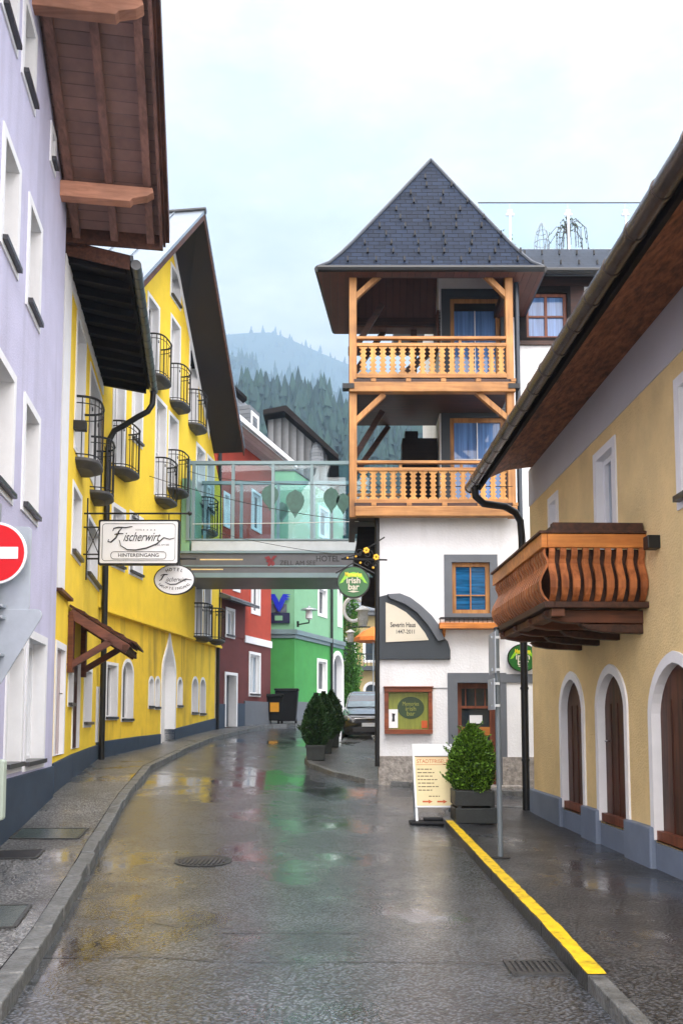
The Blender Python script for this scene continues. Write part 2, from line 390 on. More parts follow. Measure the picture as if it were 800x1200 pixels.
M['yellow_low'] = mat('stained_yellow_render', (.88, .60, .04), rough=.85, var=.14, vscale=1.6, bump=.35, bscale=38, dirt=(.16, .10, .03), dirt_scale=(1.5, 1.5, .18), dirt_amt=.85)
M['white'] = mat('white_render', (.75, .77, .79), rough=.88, var=.09, vscale=1.1, bump=.45, bscale=22, dirt=(.50, .51, .50), dirt_scale=(1.6, 1.6, .22), dirt_amt=.4)
M['white_trim'] = mat('white_trim', (.80, .81, .82), rough=.75, var=.05, vscale=4, bump=.08)
M['grey_band'] = mat('pale_grey_render', (.52, .52, .55), rough=.9, var=.06, vscale=1, bump=.15)
M['tan'] = mat('tan_render', (.80, .61, .30), rough=.92, var=.16, vscale=1.3, bump=.9, bscale=45, dirt=(.60, .43, .20), dirt_scale=(.6, .6, .3), dirt_amt=.5)
M['pier'] = mat('blue_grey_plinth', (.15, .19, .26), rough=.6, var=.18, vscale=2, bump=.2)
M['dark_grey'] = mat('dark_grey_render', (.040, .050, .060), rough=.75, var=.12, vscale=2, bump=.12)
M['mid_grey'] = mat('mid_grey_render', (.115, .13, .15), rough=.75, var=.1, vscale=2, bump=.12)
M['cream'] = mat('cream_render', (.62, .58, .47), rough=.9, var=.06)
M['red'] = mat('red_render', (.40, .05, .025), rough=.85, var=.18, bump=.15)
M['maroon'] = mat('maroon_render', (.115, .026, .024), rough=.82, var=.25, bump=.15)
M['green_up'] = mat('mint_render', (.19, .41, .24), rough=.88, var=.06, bump=.12)
M['green_low'] = mat('green_render', (.05, .27, .062), rough=.85, var=.16, bump=.15, dirt=(.04, .26, .08))
M['stone'] = mat('rubble_stone', (.28, .26, .235), rough=.8, var=.55, vscale=13, bump=.9, bscale=18)
M['metal_dark'] = mat('dark_iron', (.010, .011, .012), rough=.42, var=.2, bump=.05, spec=.35)
M['metal_grey'] = mat('grey_metal', (.30, .32, .34), rough=.35, var=.15, vscale=6, bump=.05, metal=.7)
M['galv'] = mat('galvanised_steel', (.42, .46, .49), rough=.36, var=.2, vscale=7, bump=.04, metal=.8)
M['sign_back'] = mat('sign_back_aluminium', (.40, .45, .50), rough=.42, var=.16, vscale=3, bump=.03, metal=.25)
M['zinc'] = mat('zinc_gutter', (.12, .13, .135), rough=.28, var=.25, vscale=5, bump=.05, metal=.75)
M['brown_gutter'] = mat('brown_gutter', (.07, .055, .05), rough=.26, var=.35, vscale=4, bump=.08, metal=.35, spec=.6)
M['sheet_roof'] = mat('wet_sheet_roof', (.20, .24, .28), rough=.25, var=.15, vscale=2, bump=.08, metal=.5)
M['pane'] = pane_mat('window_pane', (.025, .035, .045))
M['pane_pale'] = pane_mat('window_pane_curtained', (.30, .36, .42), var=.5, scale=(6, 6, .3))
M['pane_blue'] = pane_mat('balcony_door_pane', (.10, .20, .42), var=.6, scale=(7, 7, .2))
M['pane_stripe'] = pane_mat('blind_pane', (.012, .10, .24), var=.95, scale=(.4, .4, 9))
M['sill'] = mat('dark_sill', (.035, .035, .04), rough=.35, var=.2, bump=0)
M['soffit_boards'] = boards('brown_soffit_boards', (.24, .135, .105), (.05, .022, .016), (-.15, 1, 0), .15)
M['purlin'] = wood('orange_brown_timber', (.52, .25, .155), (.40, .18, .105), 'x')
M['rafter'] = wood('brown_timber', (.26, .13, .095), (.16, .08, .055), 'y')
M['barge'] = wood('dark_brown_barge', (.10, .038, .02), (.05, .02, .012), 'y', .6, 9, .2)
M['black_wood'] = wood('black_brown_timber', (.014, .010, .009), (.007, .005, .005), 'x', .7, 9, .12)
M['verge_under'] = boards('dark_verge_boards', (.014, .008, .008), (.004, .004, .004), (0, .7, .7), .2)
M['thatch'] = mat('rough_brown_soffit', (.23, .085, .038), rough=.8, var=.95, vscale=14, bump=1, bscale=30, stretch=(1, .4, 1), dirt='180a06', dirt_scale=(3, 1, 3), dirt_amt=.8)
M['canopy_wood'] = wood('canopy_red_brown', (.17, .055, .03), (.09, .03, .018), 'x')
M['honey'] = wood('honey_timber_horizontal', (.46, .225, .072), (.31, .135, .038), 'x')
M['honey_v'] = wood('honey_timber_upright', (.46, .225, .072), (.31, .135, .038), 'z')
M['slat'] = wood('pale_honey_slats', (.56, .29, .08), (.42, .19, .045), 'z')
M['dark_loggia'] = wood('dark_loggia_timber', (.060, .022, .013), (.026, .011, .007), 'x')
M['chalet_rail'] = wood('orange_balcony_rail', (.62, .24, .055), (.44, .14, .03), 'x', rough=.4)
M['chalet'] = wood('brown_balcony_slats', (.50, .17, .055), (.25, .075, .024), 'z', rough=.4)
M['chalet_dark'] = wood('dark_balcony_timber', (.075, .027, .014), (.03, .012, .007), 'y')
M['door_wood'] = wood('dark_door_timber', (.10, .032, .02), (.035, .013, .009), 'z', rough=.5)
M['door_wood_red'] = wood('red_brown_door_timber', (.22, .065, .03), (.12, .035, .018), 'z', rough=.5)
M['case_wood'] = wood('display_case_timber', (.27, .07, .025), (.16, .04, .015), 'x', rough=.45)
M['slate'] = slate('slate_roof', (1, 0, 0), (0, .3, .9), (.008, .014, .029), .24, .115, .65)
M['slate_far'] = slate('grey_slate_roof', (.3, .9, 0), (0, 0, 1), (.10, .11, .12), .5, .17, .4)
M['slate_red'] = slate('mansard_slates', (.17, 1, 0), (0, 0, 1), (.14, .15, .16), .45, .16, .4)
M['ribbed'] = boards('ribbed_dark_cladding', (.15, .16, .17), (.008, .008, .009), (.9, .35, 0), .36, gapw=.75)
M['sign_white'] = mat('white_sign_enamel', (.80, .82, .84), rough=.35, var=.03, bump=0)
M['sign_red'] = mat('red_sign_face', (.62, .008, .012), rough=.3, var=.05, bump=0)
M['ink'] = mat('black_lettering', (.012, .012, .014), rough=.5, var=0, bump=0)
M['grey_ink'] = mat('grey_lettering', (.05, .05, .055), rough=.5, var=0, bump=0)
M['bar_green'] = mat('green_sign_face', (.012, .11, .02), rough=.3, var=.15, bump=0)
M['bar_lime'] = mat('lime_ribbon', (.22, .52, .02), rough=.35, var=.1, bump=0)
M['bar_yellow'] = mat('yellow_lettering', (.85, .65, .03), rough=.4, var=0, bump=0)
M['gold'] = mat('gilded_iron', (.75, .42, .04), rough=.3, var=.15, bump=0, metal=.6)
M['poster'] = mat('cream_poster', (.74, .64, .36), rough=.5, var=.08, vscale=3, bump=0)
M['orange_ink'] = mat('orange_lettering', (.55, .10, .02), rough=.5, var=0, bump=0)
M['case_green'] = mat('olive_display_back', (.20, .23, .03), rough=.4, var=.35, vscale=4, bump=0, stretch=(6, 6, .5))
M['logo_blue'] = mat('blue_emblem', (.005, .02, .50), rough=.3, var=0, bump=0)
M['logo_board'] = mat('navy_board', (.012, .014, .06), rough=.35, var=.1, bump=0)
M['planter'] = mat('dark_planter', (.018, .023, .022), rough=.55, var=.35, vscale=8, bump=.3, bscale=30)
M['soil'] = mat('wet_soil', (.02, .015, .01), rough=.9)
M['bush'] = foliage('thuja_leaves', (.006, .026, .004), (.17, .34, .032))
M['conifer'] = foliage('dwarf_conifer_leaves', (.008, .028, .008), (.040, .095, .024))
M['shrub'] = foliage('street_shrub_leaves', (.02, .08, .01), (.09, .26, .03))
M['bark'] = mat('bark', (.06, .04, .028), rough=.9, bump=.5)
M['forest'] = foliage('spruce_forest', (.005, .020, .019), (.020, .052, .036), .8)
M['hill'] = mat('forest_floor', (.012, .030, .018), rough=.9, var=.5, vscale=.02, bump=0)
M['bridge_glass'] = clear_glass('bridge_glass', (.78, .90, .93), 0.03, 1.4)
M['rail_glass'] = clear_glass('balustrade_glass', (.93, .98, 1), 0, 1.12)
M['decal'] = mat('dark_green_decal', (.035, .11, .085), rough=.35, var=.35, vscale=9, bump=0)
M['bridge_frame'] = mat('bridge_frame', (.19, .27, .29), rough=.4, var=.1, bump=0, metal=.3)
M['bridge_skirt'] = mat('bridge_white_skirt', (.52, .57, .60), rough=.45, var=.12, vscale=2, bump=0)
M['bridge_beam'] = mat('bridge_grey_fascia', (.115, .12, .132), rough=.42, var=.2, vscale=1.5, bump=0, metal=.2)
M['paint_black'] = mat('black_car_paint', (.010, .011, .013), rough=.22, var=0, bump=0, coat=1)
M['bonnet'] = mat('sky_sheen_bonnet_paint', (.03, .032, .036), rough=.22, var=0, bump=0, coat=1, metal=.7)  # lighter than the body paint, to stand for sky reflected in the bonnet
M['windscreen'] = pane_mat('windscreen', (.10, .17, .19), spec=1)
M['chrome'] = mat('chrome', (.62, .63, .65), rough=.12, var=0, bump=0, metal=1)
M['lamp_glass'] = mat('headlight_lens', (.50, .53, .55), rough=.08, var=.2, vscale=20, bump=0, spec=.9)
M['rubber'] = mat('tyre_rubber', (.012, .012, .012), rough=.7, bump=0)
M['orange_cloth'] = mat('orange_parasol_cloth', (.62, .16, .02), rough=.8)
M['bin_black'] = mat('black_bin_plastic', (.007, .008, .010), rough=.6, spec=.25, var=.1, bump=.05)
M['bin_yellow'] = mat('yellow_bin_label', (.72, .33, .02), rough=.5, bump=0)
M['post_pale'] = mat('pale_green_box', (.42, .50, .42), rough=.4, var=.08, bump=0)
M['drain'] = mat('cast_iron_drain', (.035, .036, .036), rough=.4, var=.3, vscale=20, bump=.4, bscale=30)
M['plate'] = mat('wet_steel_plate', (.05, .065, .06), rough=.22, var=.25, vscale=4, bump=.15, bscale=20, metal=.2)

# ------------------------------------------------------------------ ground, road, pavements
def polyresample(pts, step):
    out = []
    for a, b in zip(pts, pts[1:]):
        n = max(1, int((b - a).length / step))
        out += [a.lerp(b, i / n) for i in range(n)]
    return out + [pts[-1]]
def flat(p): return Vector((p.x, p.y, 0))

xs = [-3500, -1500, -700, -300, -120, -50, -25, -14] + [i * .5 for i in range(-22, 23)] + [14, 25, 50, 120, 300, 700, 1500, 3500]
ys = [-400, -120, -40, -10] + [i * .5 for i in range(-4, 81)] + [45, 55, 70, 100, 150, 220, 300, 450, 700, 1100, 1500, 3000, 4500]
g = MB(); nx = len(xs)
g.v = [Vector((x, y, gz(x, y))) for y in ys for x in xs]
g.f = [[j * nx + i, j * nx + i + 1, (j + 1) * nx + i + 1, (j + 1) * nx + i] for j in range(len(ys) - 1) for i in range(nx - 1)]
struct(g.build('road', M['road'], smooth=True))

WL = street_wall(-2.44, 250, 'left')
W1 = street_wall(-2.30, 235, 'left')
W2 = street_wall(-7.716, 525, 'left')
WR = street_wall(3.54, 375, 'right')

def strip(edge, inner, up, rows, mb):
    """a paved sheet lofted between two lines of plan points, following the ground"""
    n = len(edge); b = len(mb.v)
    for a, c in zip(edge, inner):
        for k in range(rows + 1):
            p = a.lerp(c, k / rows); mb.v.append(Vector((p.x, p.y, gz(p.x, p.y) + up)))
    for i in range(n - 1):
        for k in range(rows):
            q = b + i * (rows + 1) + k
            mb.f.append([q, q + 1, q + rows + 2, q + rows + 1])
def kerb_line(mb, line, side, width, up, stone=0, drop=.12):
    """kerb stones along a plan line; side = +1 when the pavement lies to the left of the walking direction"""
    for i in range(len(line) - 1):
        a, b = line[i], line[i + 1]
        t = (b - a).normalized(); q = Vector((-t.y, t.x, 0)) * side
        gap = stone
        a2, b2 = a + t * gap, b - t * gap
        j = rnd.uniform(-.012, .012) if stone else 0
        lo, hi = [], []
        for p in (a2, b2):
            for w in (0, width):
                r = p + q * (w + (j if w == 0 else 0)); z = gz(p.x, p.y)
                lo.append(Vector((r.x, r.y, z - drop))); hi.append(Vector((r.x, r.y, z + up + j * .5)))
        mb.hexa([lo[0], lo[1], lo[3], lo[2]], [hi[0], hi[1], hi[3], hi[2]])

# left kerb and pavement
kpx = [(0, 1200), (63, 1105), (117, 997), (150, 939), (176, 904), (222, 880), (250, 868.5), (280, 860.5), (310, 853.8)]
kl = [flat(ghit(x, y)) for x, y in kpx]
kl = [Vector((kl[0].x + .9, -3, 0)), Vector((kl[0].x + .35, 2, 0))] + kl
kl += [Vector((-1.6, 34.5, 0)), Vector((.2, 38.5, 0)), Vector((2.5, 44, 0))]
kl = polyresample(kl, .55)
kb = MB(); kerb_line(kb, kl, 1, .15, .12, stone=.012)
struct(kb.build('kerb', M['kerb'], bevel=.012))
inner = []
for i, p in enumerate(kl):
    if p.y < 13: q = WL.P(0, 0, 0) + WL.d * ((p.y - WL.o.y) / WL.d.y + .3) - WL.n * .2
    elif p.y < 18.6: q = W1.P(0, 0, 0) + W1.d * ((p.y - W1.o.y) / W1.d.y + .3) - W1.n * .2
    elif p.y < 28.5: q = W2.P(0, 0, 0) + W2.d * ((p.y - W2.o.y) / W2.d.y + .2) - W2.n * .2
    else: q = p + Vector((-3.0, 1.0, 0))
    inner.append(flat(q))
edge = [p + (kl[min(i + 1, len(kl) - 1)] - kl[max(0, i - 1)]).normalized().cross(Vector((0, 0, -1))) * .155 for i, p in enumerate(kl)]
sw = MB(); strip(edge, inner, .112, 5, sw)
struct(sw.build('pavement', M['walk'], smooth=True, recalc=False))

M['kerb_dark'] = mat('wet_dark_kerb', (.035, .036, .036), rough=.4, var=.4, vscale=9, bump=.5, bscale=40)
# right kerb (yellow), pavement
rk = [flat(ghit(x, y)) for x, y in ((518, 966), (556, 1010), (634, 1098), (688, 1163))]
rtail = [rk[-1], rk[-1] + (rk[-1] - rk[1]).normalized() * 5, rk[-1] + (rk[-1] - rk[1]).normalized() * 9]
ycol = polyresample([rk[0] + (rk[1] - rk[0]) * .12, rk[1], rk[2], rk[3]], 1.0)
yk = MB(); kerb_line(yk, ycol, 1, .13, .107)
# the side to the road is bare stone; the paint covers the top
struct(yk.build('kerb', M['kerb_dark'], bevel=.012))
yp = MB(); 
for a, b in zip(ycol, ycol[1:]):
    t = (b - a).normalized(); q = Vector((-t.y, t.x, 0))
    n = 16; wob = [rnd.uniform(.0, .010) for _ in range(n + 3)]
    for i in range(n):
        p0, p1 = a.lerp(b, i / n), a.lerp(b, (i + 1) / n)
        yp.quad(*[Vector((r.x, r.y, gz(r.x, r.y) + .1115)) for r in (p0 + q * wob[i], p0 + q * (.125 - wob[i + 1]), p1 + q * (.125 - wob[i + 2]), p1 + q * wob[i + 1])])
struct(yp.build('kerb_marking', M['yellow_paint'], recalc=False))
gk = MB(); kerb_line(gk, polyresample([rtail[0], rtail[1], rtail[2]], 1.0), 1, .13, .095, stone=.004)
kerb_line(gk, [rk[0], rk[0] + (rk[1] - rk[0]) * .12], 1, .13, .107)
corner = flat(ghit(624, 957))
far_edge = polyresample([rk[0] + Vector((.0, .02, 0)), Vector((rk[0].x + .35, corner.y + .35, 0)), Vector((corner.x + .8, corner.y + .35, 0)), Vector((corner.x + 6, corner.y + .5, 0))], .8)
kerb_line(gk, far_edge, -1, .14, .11, stone=.004)
struct(gk.build('kerb', M['kerb'], bevel=.01))
rs = MB()
e = [p + Vector((.11, -.01, 0)) for p in polyresample([rk[0], rk[1], rk[2], rk[3], rtail[1], rtail[2]], .7)]
inn = [Vector((max(WR.P(0, 0).x + (p.y / WR.d.y) * WR.d.x, p.x) + .3, p.y + (.5 if i == 0 else 0), 0)) for i, p in enumerate(e)]
strip(e, inn, .10, 6, rs)
rs2 = polyresample([e[0] + Vector((0, .0, 0)), inn[0]], .6)
strip(rs2, [Vector((p.x, max(p.y, corner.y + .35), 0)) for p in rs2], .10, 2, rs)
strip([Vector((corner.x + .2, corner.y - 3, 0)), Vector((corner.x + .2, corner.y + .3, 0))], [Vector((corner.x + 6, corner.y - 3, 0)), Vector((corner.x + 6, corner.y + .3, 0))], .098, 6, rs)
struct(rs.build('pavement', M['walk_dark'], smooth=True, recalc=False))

# pavement island round the white house
isl_px = [(400, 872), (378, 879), (360, 887.5), (356.5, 893), (363, 900), (392.5, 910.5), (427.5, 918.4), (480, 922), (530, 927), (600, 933)]
il = [flat(ghit(x, y)) for x, y in isl_px]
il = [Vector((il[0].x + .2, il[0].y + 3, 0))] + il + [Vector((8, il[-1].y, 0))]
il = polyresample(il, .5)
ik = MB(); kerb_line(ik, il, 1, .13, .10, stone=.004)
struct(ik.build('kerb', M['kerb'], bevel=.01))
ie = [p + (il[min(i + 1, len(il) - 1)] - il[max(0, i - 1)]).normalized().cross(Vector((0, 0, -1))) * .12 for i, p in enumerate(il)]
ii = [Vector((max(.9, p.x) if p.y < 19 else 1.0, 18.0 if p.y < 18.2 else min(p.y + .2, 29), 0)) for p in ie]
ip = MB(); strip(ie, ii, .092, 5, ip)
struct(ip.build('pavement', M['walk'], smooth=True, recalc=False))

# ------------------------------------------------------------------ facades
def outline(kind, u0, u1, z0, z1, n=7):
    """opening outline, from bottom left up over the top to bottom right"""
    w = u1 - u0; c = (u0 + u1) / 2
    if kind is None:
        top = [(u0, z1), (u1, z1)]
    elif kind == 'round':
        r = min(w / 2, z1 - z0); top = [(c - r * math.cos(math.pi * i / (2 * n)) , z1 - r + r * math.sin(math.pi * i / (2 * n))) for i in range(2 * n + 1)]
    elif kind == 'pointed':      # a low gothic arch
        h = w * .44; top = []
        for i in range(n + 1):
            t = i / n; top.append((u0 + w / 2 * ((1 - math.cos(t * math.pi / 2)) * .84 + t * .16), z1 - h + h * (math.sin(t * math.pi / 2) * .84 + t * .16)))
        top += [(2 * c - x, z) for x, z in reversed(top[:-1])]
    elif kind == 'ogee':
        h = min(1.30, (z1 - z0) * .45)
        half = [(u0 + w / 2 * (1 - interp(t / 10, [(0, 1), (.12, .98), (.25, .92), (.38, .78), (.5, .58), (.62, .38), (.75, .21), (.88, .09), (1, 0)])), z1 - h + h * t / 10) for t in range(11)]
        top = half + [(2 * c - x, z) for x, z in reversed(half[:-1])]
    return [(u0, z0)] + top + [(u1, z0)]

def facade(W, us, zs, holes, mb, back=None):
    """sheet of wall between us[0..1], zs[0..1] with real openings"""
    ub = sorted(set([us[0], us[1]] + [h[k] for h in holes for k in (0, 1) if us[0] < h[k] < us[1]]))
    zb = sorted(set([zs[0], zs[1]] + [h[k] for h in holes for k in (2, 3) if zs[0] < h[k] < zs[1]]))
    for a, b in zip(ub, ub[1:]):
        run = None
        for c, d in zip(zb, zb[1:]):
            mu, mz = (a + b) / 2, (c + d) / 2
            if any(h[0] < mu < h[1] and h[2] < mz < h[3] for h in holes): continue
            mb.quad(W.P(a, c), W.P(b, c), W.P(b, d), W.P(a, d))
    for h in holes:
        if h[4]:
            o = outline(h[4], *h[:4]); k = len(o) // 2
            mb.add([W.P(*p) for p in o[1:k + 1]] + [W.P(h[0], h[3])], [list(range(k + 1))])
            mb.add([W.P(*p) for p in o[k:-1]] + [W.P(h[1], h[3])], [list(range(len(o) - 1 - k + 1))])
    if back:
        W.box(mb, us[0], us[1], zs[0], zs[1] , -back, -.42)
        for u in us:
            mb.quad(W.P(u, zs[0], 0), W.P(u, zs[0], -.42), W.P(u, zs[1], -.42), W.P(u, zs[1], 0))
        mb.quad(W.P(us[0], zs[1], 0), W.P(us[1], zs[1], 0), W.P(us[1], zs[1], -.42), W.P(us[0], zs[1], -.42))

def opening(W, root, u0, u1, z0, z1, kind=None, name='window', sur=.11, depth=.24, trim=None, frame='white_trim', pane='pane', fw=.06, grid=(1, 1),
            sill='sill', proud=.02, leaf=None, foot=True, label=None, sill_out=.07, handle=False):
    """surround and reveal (the window itself), with frame, pane and sill as its pieces"""
    trim = trim or M['white_trim']
    o = outline(kind, u0, u1, z0, z1); zb = z0 - (sur if foot else 0)
    O = outline(kind, u0 - sur, u1 + sur, zb, z1 + sur * (1.15 if kind else 1)); n = len(o)
    mb = MB()
    vs = [W.P(*p, proud) for p in o] + [W.P(*p, proud) for p in O] + [W.P(*p, -.01) for p in O] + [W.P(*p, -depth) for p in o]
    fs = []
    for i in range(n - 1):
        fs += [[i, i + 1, n + i + 1, n + i], [n + i, n + i + 1, 2 * n + i + 1, 2 * n + i], [i + 1, i, 3 * n + i, 3 * n + i + 1]]
    fs += [[n - 1, 0, n, 2 * n - 1], [2 * n - 1, n, 2 * n, 3 * n - 1], [0, n - 1, 4 * n - 1, 3 * n]]
    mb.add(vs, fs)
    w = mb.build(name, trim, root, recalc=True, label=label)
    f = MB(); d0, d1 = -depth + .005, -depth + .06
    i1 = outline(kind, u0 + fw, u1 - fw, z0 + fw, z1 - fw * (1.2 if kind else 1))
    if leaf is None:
        vs = [W.P(*p, d1) for p in o] + [W.P(*p, d1) for p in i1] + [W.P(*p, d0) for p in i1]
        fs = []
        for i in range(n - 1): fs += [[i, i + 1, n + i + 1, n + i], [n + i, n + i + 1, 2 * n + i + 1, 2 * n + i]]
        fs += [[n - 1, 0, n, 2 * n - 1], [2 * n - 1, n, 2 * n, 3 * n - 1]]
        f.add(vs, fs)
        gx, gzn = grid
        for k in range(1, gx):
            u = u0 + (u1 - u0) * k / gx; W.box(f, u - fw * .45, u + fw * .45, z0 + fw, z1 - fw, d0, d1 - .004)
        for k in range(1, gzn):
            z = z0 + (z1 - z0) * k / gzn; W.box(f, u0 + fw, u1 - fw, z - fw * .3, z + fw * .3, d0, d1 - .007)
        f.build('frame', M[frame], w, recalc=False)
        p = MB(); p.add([W.P(*q, d0 + .012) for q in i1], [list(range(n))]); p.build('pane', M[pane], w)
    else:
        p = MB(); p.add([W.P(*q, d0 + .03) for q in o], [list(range(n))])
        for k in range(1, 4):
            u = u0 + (u1 - u0) * k / 4; W.box(p, u - .012, u + .012, z0, z0 + (z1 - z0) * .8, d0, d0 + .042)
        p.build('door_leaf', M[leaf], w)
        if handle:
            h = MB(); uh = u0 + (u1 - u0) * .82; zh = z0 + 1.0
            h.tube([W.P(uh, zh, d0 + .03), W.P(uh, zh, d0 + .09), W.P(uh - .1, zh, d0 + .09)], .012, 6); h.build('handle', M['chrome'], w)
    if sill:
        s = MB(); W.box(s, u0 - .04, u1 + .04, z0 - .045, z0 + .012, -depth + .06, proud + sill_out); s.build('sill', M[sill], w)
    return w
def from_px(W, a, b, inset=0.0):
    """u and z limits from the pixel corners (x, top) and (x, bottom)"""
    (ua, za), (ub, zb) = W.px(*a), W.px(*b)
    return min(ua, ub) + inset, max(ua, ub) - inset, min(za, zb) + inset, max(za, zb) - inset
def plinth(W, root, pts, m, depth, out=.05, gaps=(), low=-.6):
    """pts: (u, top); bottom follows well below the ground"""
    mb = MB()
    for (u0, t0), (u1, t1) in zip(pts, pts[1:]):
        mb.hexa([W.P(u0, low, -depth), W.P(u1, low, -depth), W.P(u1, low, out), W.P(u0, low, out)],
                [W.P(u0, t0, -depth), W.P(u1, t1, -depth), W.P(u1, t1, out), W.P(u0, t0, out)])
    return mb.build('plinth', m, root, bevel=.01)

# ------------------------------------------------------------------ lavender house (left front)
def lavender_house():
    base = WL.P(8, 0, 0)
    root = thing('lavender_house', 'tall lavender house with white framed windows under a wide brown roof overhang', 'house', base)
    uc = WL.px(61, 900)[0]                      # far corner
    items = [((5, -150), (20, 71)), ((27.5, -18), (40.5, 139)), ((3.5, 139), (20.5, 331)), ((33.5, 222.5), (46, 393)),
             ((-5, 400), (14, 594)), ((28, 457), (43.5, 619)), ((59.3, 139), (64.3, 210))]
    low = [((8, 742), (25, 904)), ((31, 735), (51, 899))]
    rects = [from_px(WL, a, b, .12) for a, b in items]
    # further windows towards the viewer, outside the frame on the left, keep the rhythm
    lowr = [from_px(WL, a, b, .12) for a, b in low]
    holes = [r + (None,) for r in rects + lowr]
    s1, s2 = WL.px(45, 12), WL.px(74, 217)
    slope = (s2[1] - s1[1]) / (s2[0] - s1[0])
    zt = lambda u: s1[1] + slope * (u - s1[0])
    mb = MB(); facade(WL, (3.0, uc), (-.5, zt(3) + .3), holes, mb, back=7)
    nrm = Vector((WL.d.x * -slope, WL.d.y * -slope, 1)).normalized()
    mb.build('wall', M['lavender'], root, clips=[(WL.P(s1[0], s1[1] + .02), nrm)])
    zp = WL.px(35, 905)[1]
    plinth(WL, root, [(3, zp), (uc, zp)], M['plinth'], .3, .03)
    for r in rects: opening(WL, root, *r, pane='pane', sill_out=.06)
    for r in lowr: opening(WL, root, *r, pane='pane_pale', depth=.22, sill_out=.05)
    # roof: purlins carry rafters and boards well out over the street
    ov = 1.5
    ue = WL.px(190, 362, 1.5)[0]; ua = 3.5
    rf = MB()
    def slab(mb, u0, u1, o0, o1, lo, hi):
        mb.hexa([WL.P(u0, zt(u0) + lo, o0), WL.P(u1, zt(u1) + lo, o0), WL.P(u1, zt(u1) + lo, o1), WL.P(u0, zt(u0) + lo, o1)],
                [WL.P(u0, zt(u0) + hi, o0), WL.P(u1, zt(u1) + hi, o0), WL.P(u1, zt(u1) + hi, o1), WL.P(u0, zt(u0) + hi, o1)])
    slab(rf, ua, ue, -7, ov - .05, .04, .12)
    roof = rf.build('roof', M['soffit_boards'], root)
    t = MB(); slab(t, ua, ue + .08, -7, ov + .02, .122, .26); t.build('roofing', M['slate_far'], roof)
    for o in (.12, .72, 1.30):
        b = MB(); slab(b, ua, ue - .02, o - .06, o + .06, -.13, .038); b.build('rafter', M['rafter'], roof)
    bb = MB(); slab(bb, ua, ue + .02, ov - .048, ov, -.16, .121)
    bb.build('barge_board', M['rafter'], roof)
    bb = MB(); slab(bb, ua, ue + .04, ov + .003, ov + .04, -.10, .121); slab(bb, ua, ue + .06, ov + .022, ov + .10, .0, .29); bb.build('barge_board', M['barge'], roof)
    fb = MB(); WL.box(fb, ue - .02, ue + .02, zt(ue) - .2, zt(ue) + .11, -3, ov); fb.build('eaves_board', M['barge'], roof)
    for pyx in ((130, 10), (125, 232)):
        u = uc - .5 if pyx[1] > 100 else WL.px(41, -40)[0]
        z = zt(u) - .13
        p = MB(); prof = [(-.3, 0), (ov - .12, 0), (ov - .10, -.07), (ov - .2, -.14), (ov - .32, -.17), (ov - .42, -.20), (ov - .46, -.25), (-.3, -.25)]
        p.prism([WL.P(u - .09, z + q, o) for o, q in prof], WL.d * .18); p.build('purlin', M['purlin'], roof, bevel=.008)
    return root, uc
lav, u_lav = lavender_house()

# ------------------------------------------------------------------ yellow inn
def juliet(W, root, u, z, width=1.2, proj=.50, h=1.0):
    """small iron balcony with a rounded front; (u, z) = near top corner at the wall"""
    zb = z - h; um = u + width / 2
    def plan(s, n=20):
        pts = []
        for i in range(n + 1):
            a = math.pi * i / n; c, q = math.cos(a), math.sin(a)
            pts.append((um - width / 2 * s * math.copysign(abs(c) ** .6, c), proj * s * abs(q) ** .75))
        return pts
    sl = MB(); lev = [(0, .62, -.15), (1, .94, -.08), (2, 1.0, -.05), (3, 1.0, .0)]
    vs = []; n = 21
    for _, s, dz in lev: vs += [W.P(a, zb + dz, b) for a, b in plan(s)]
    fs = [[k * n + i, k * n + i + 1, (k + 1) * n + i + 1, (k + 1) * n + i] for k in range(3) for i in range(n - 1)]
    fs += [list(range(n)), list(range(3 * n, 4 * n))]
    sl.add(vs, fs)
    b = sl.build('balcony', M['balcony_slab'], root)
    rl = MB(); P = plan(.97, 20)
    rl.tube([W.P(a, z, o) for a, o in P], .022, 6); rl.tube([W.P(a, zb + .06, o) for a, o in P], .012, 6); rl.tube([W.P(a, z - .12, o) for a, o in P], .010, 6)
    for i in (1, 3, 5, 7, 9, 11, 13, 15, 17, 19):
        a, o = P[i]; rl.tube([W.P(a, zb, o), W.P(a, z, o)], .011, 6)
    for i in (4, 10, 16):
        a, o = P[i]
        rl.tube([W.P(a + .05 * math.cos(t * .9) * (1 - t / 9), z - .22 + .06 * math.sin(t * .9) * (1 - t / 9), o) for t in range(8)], .008, 5)
    rl.build('railing', M['metal_dark'], b)
    return b
M['balcony_slab'] = mat('dark_balcony_slab', (.055, .055, .058), rough=.55, var=.3, vscale=6, bump=.1)

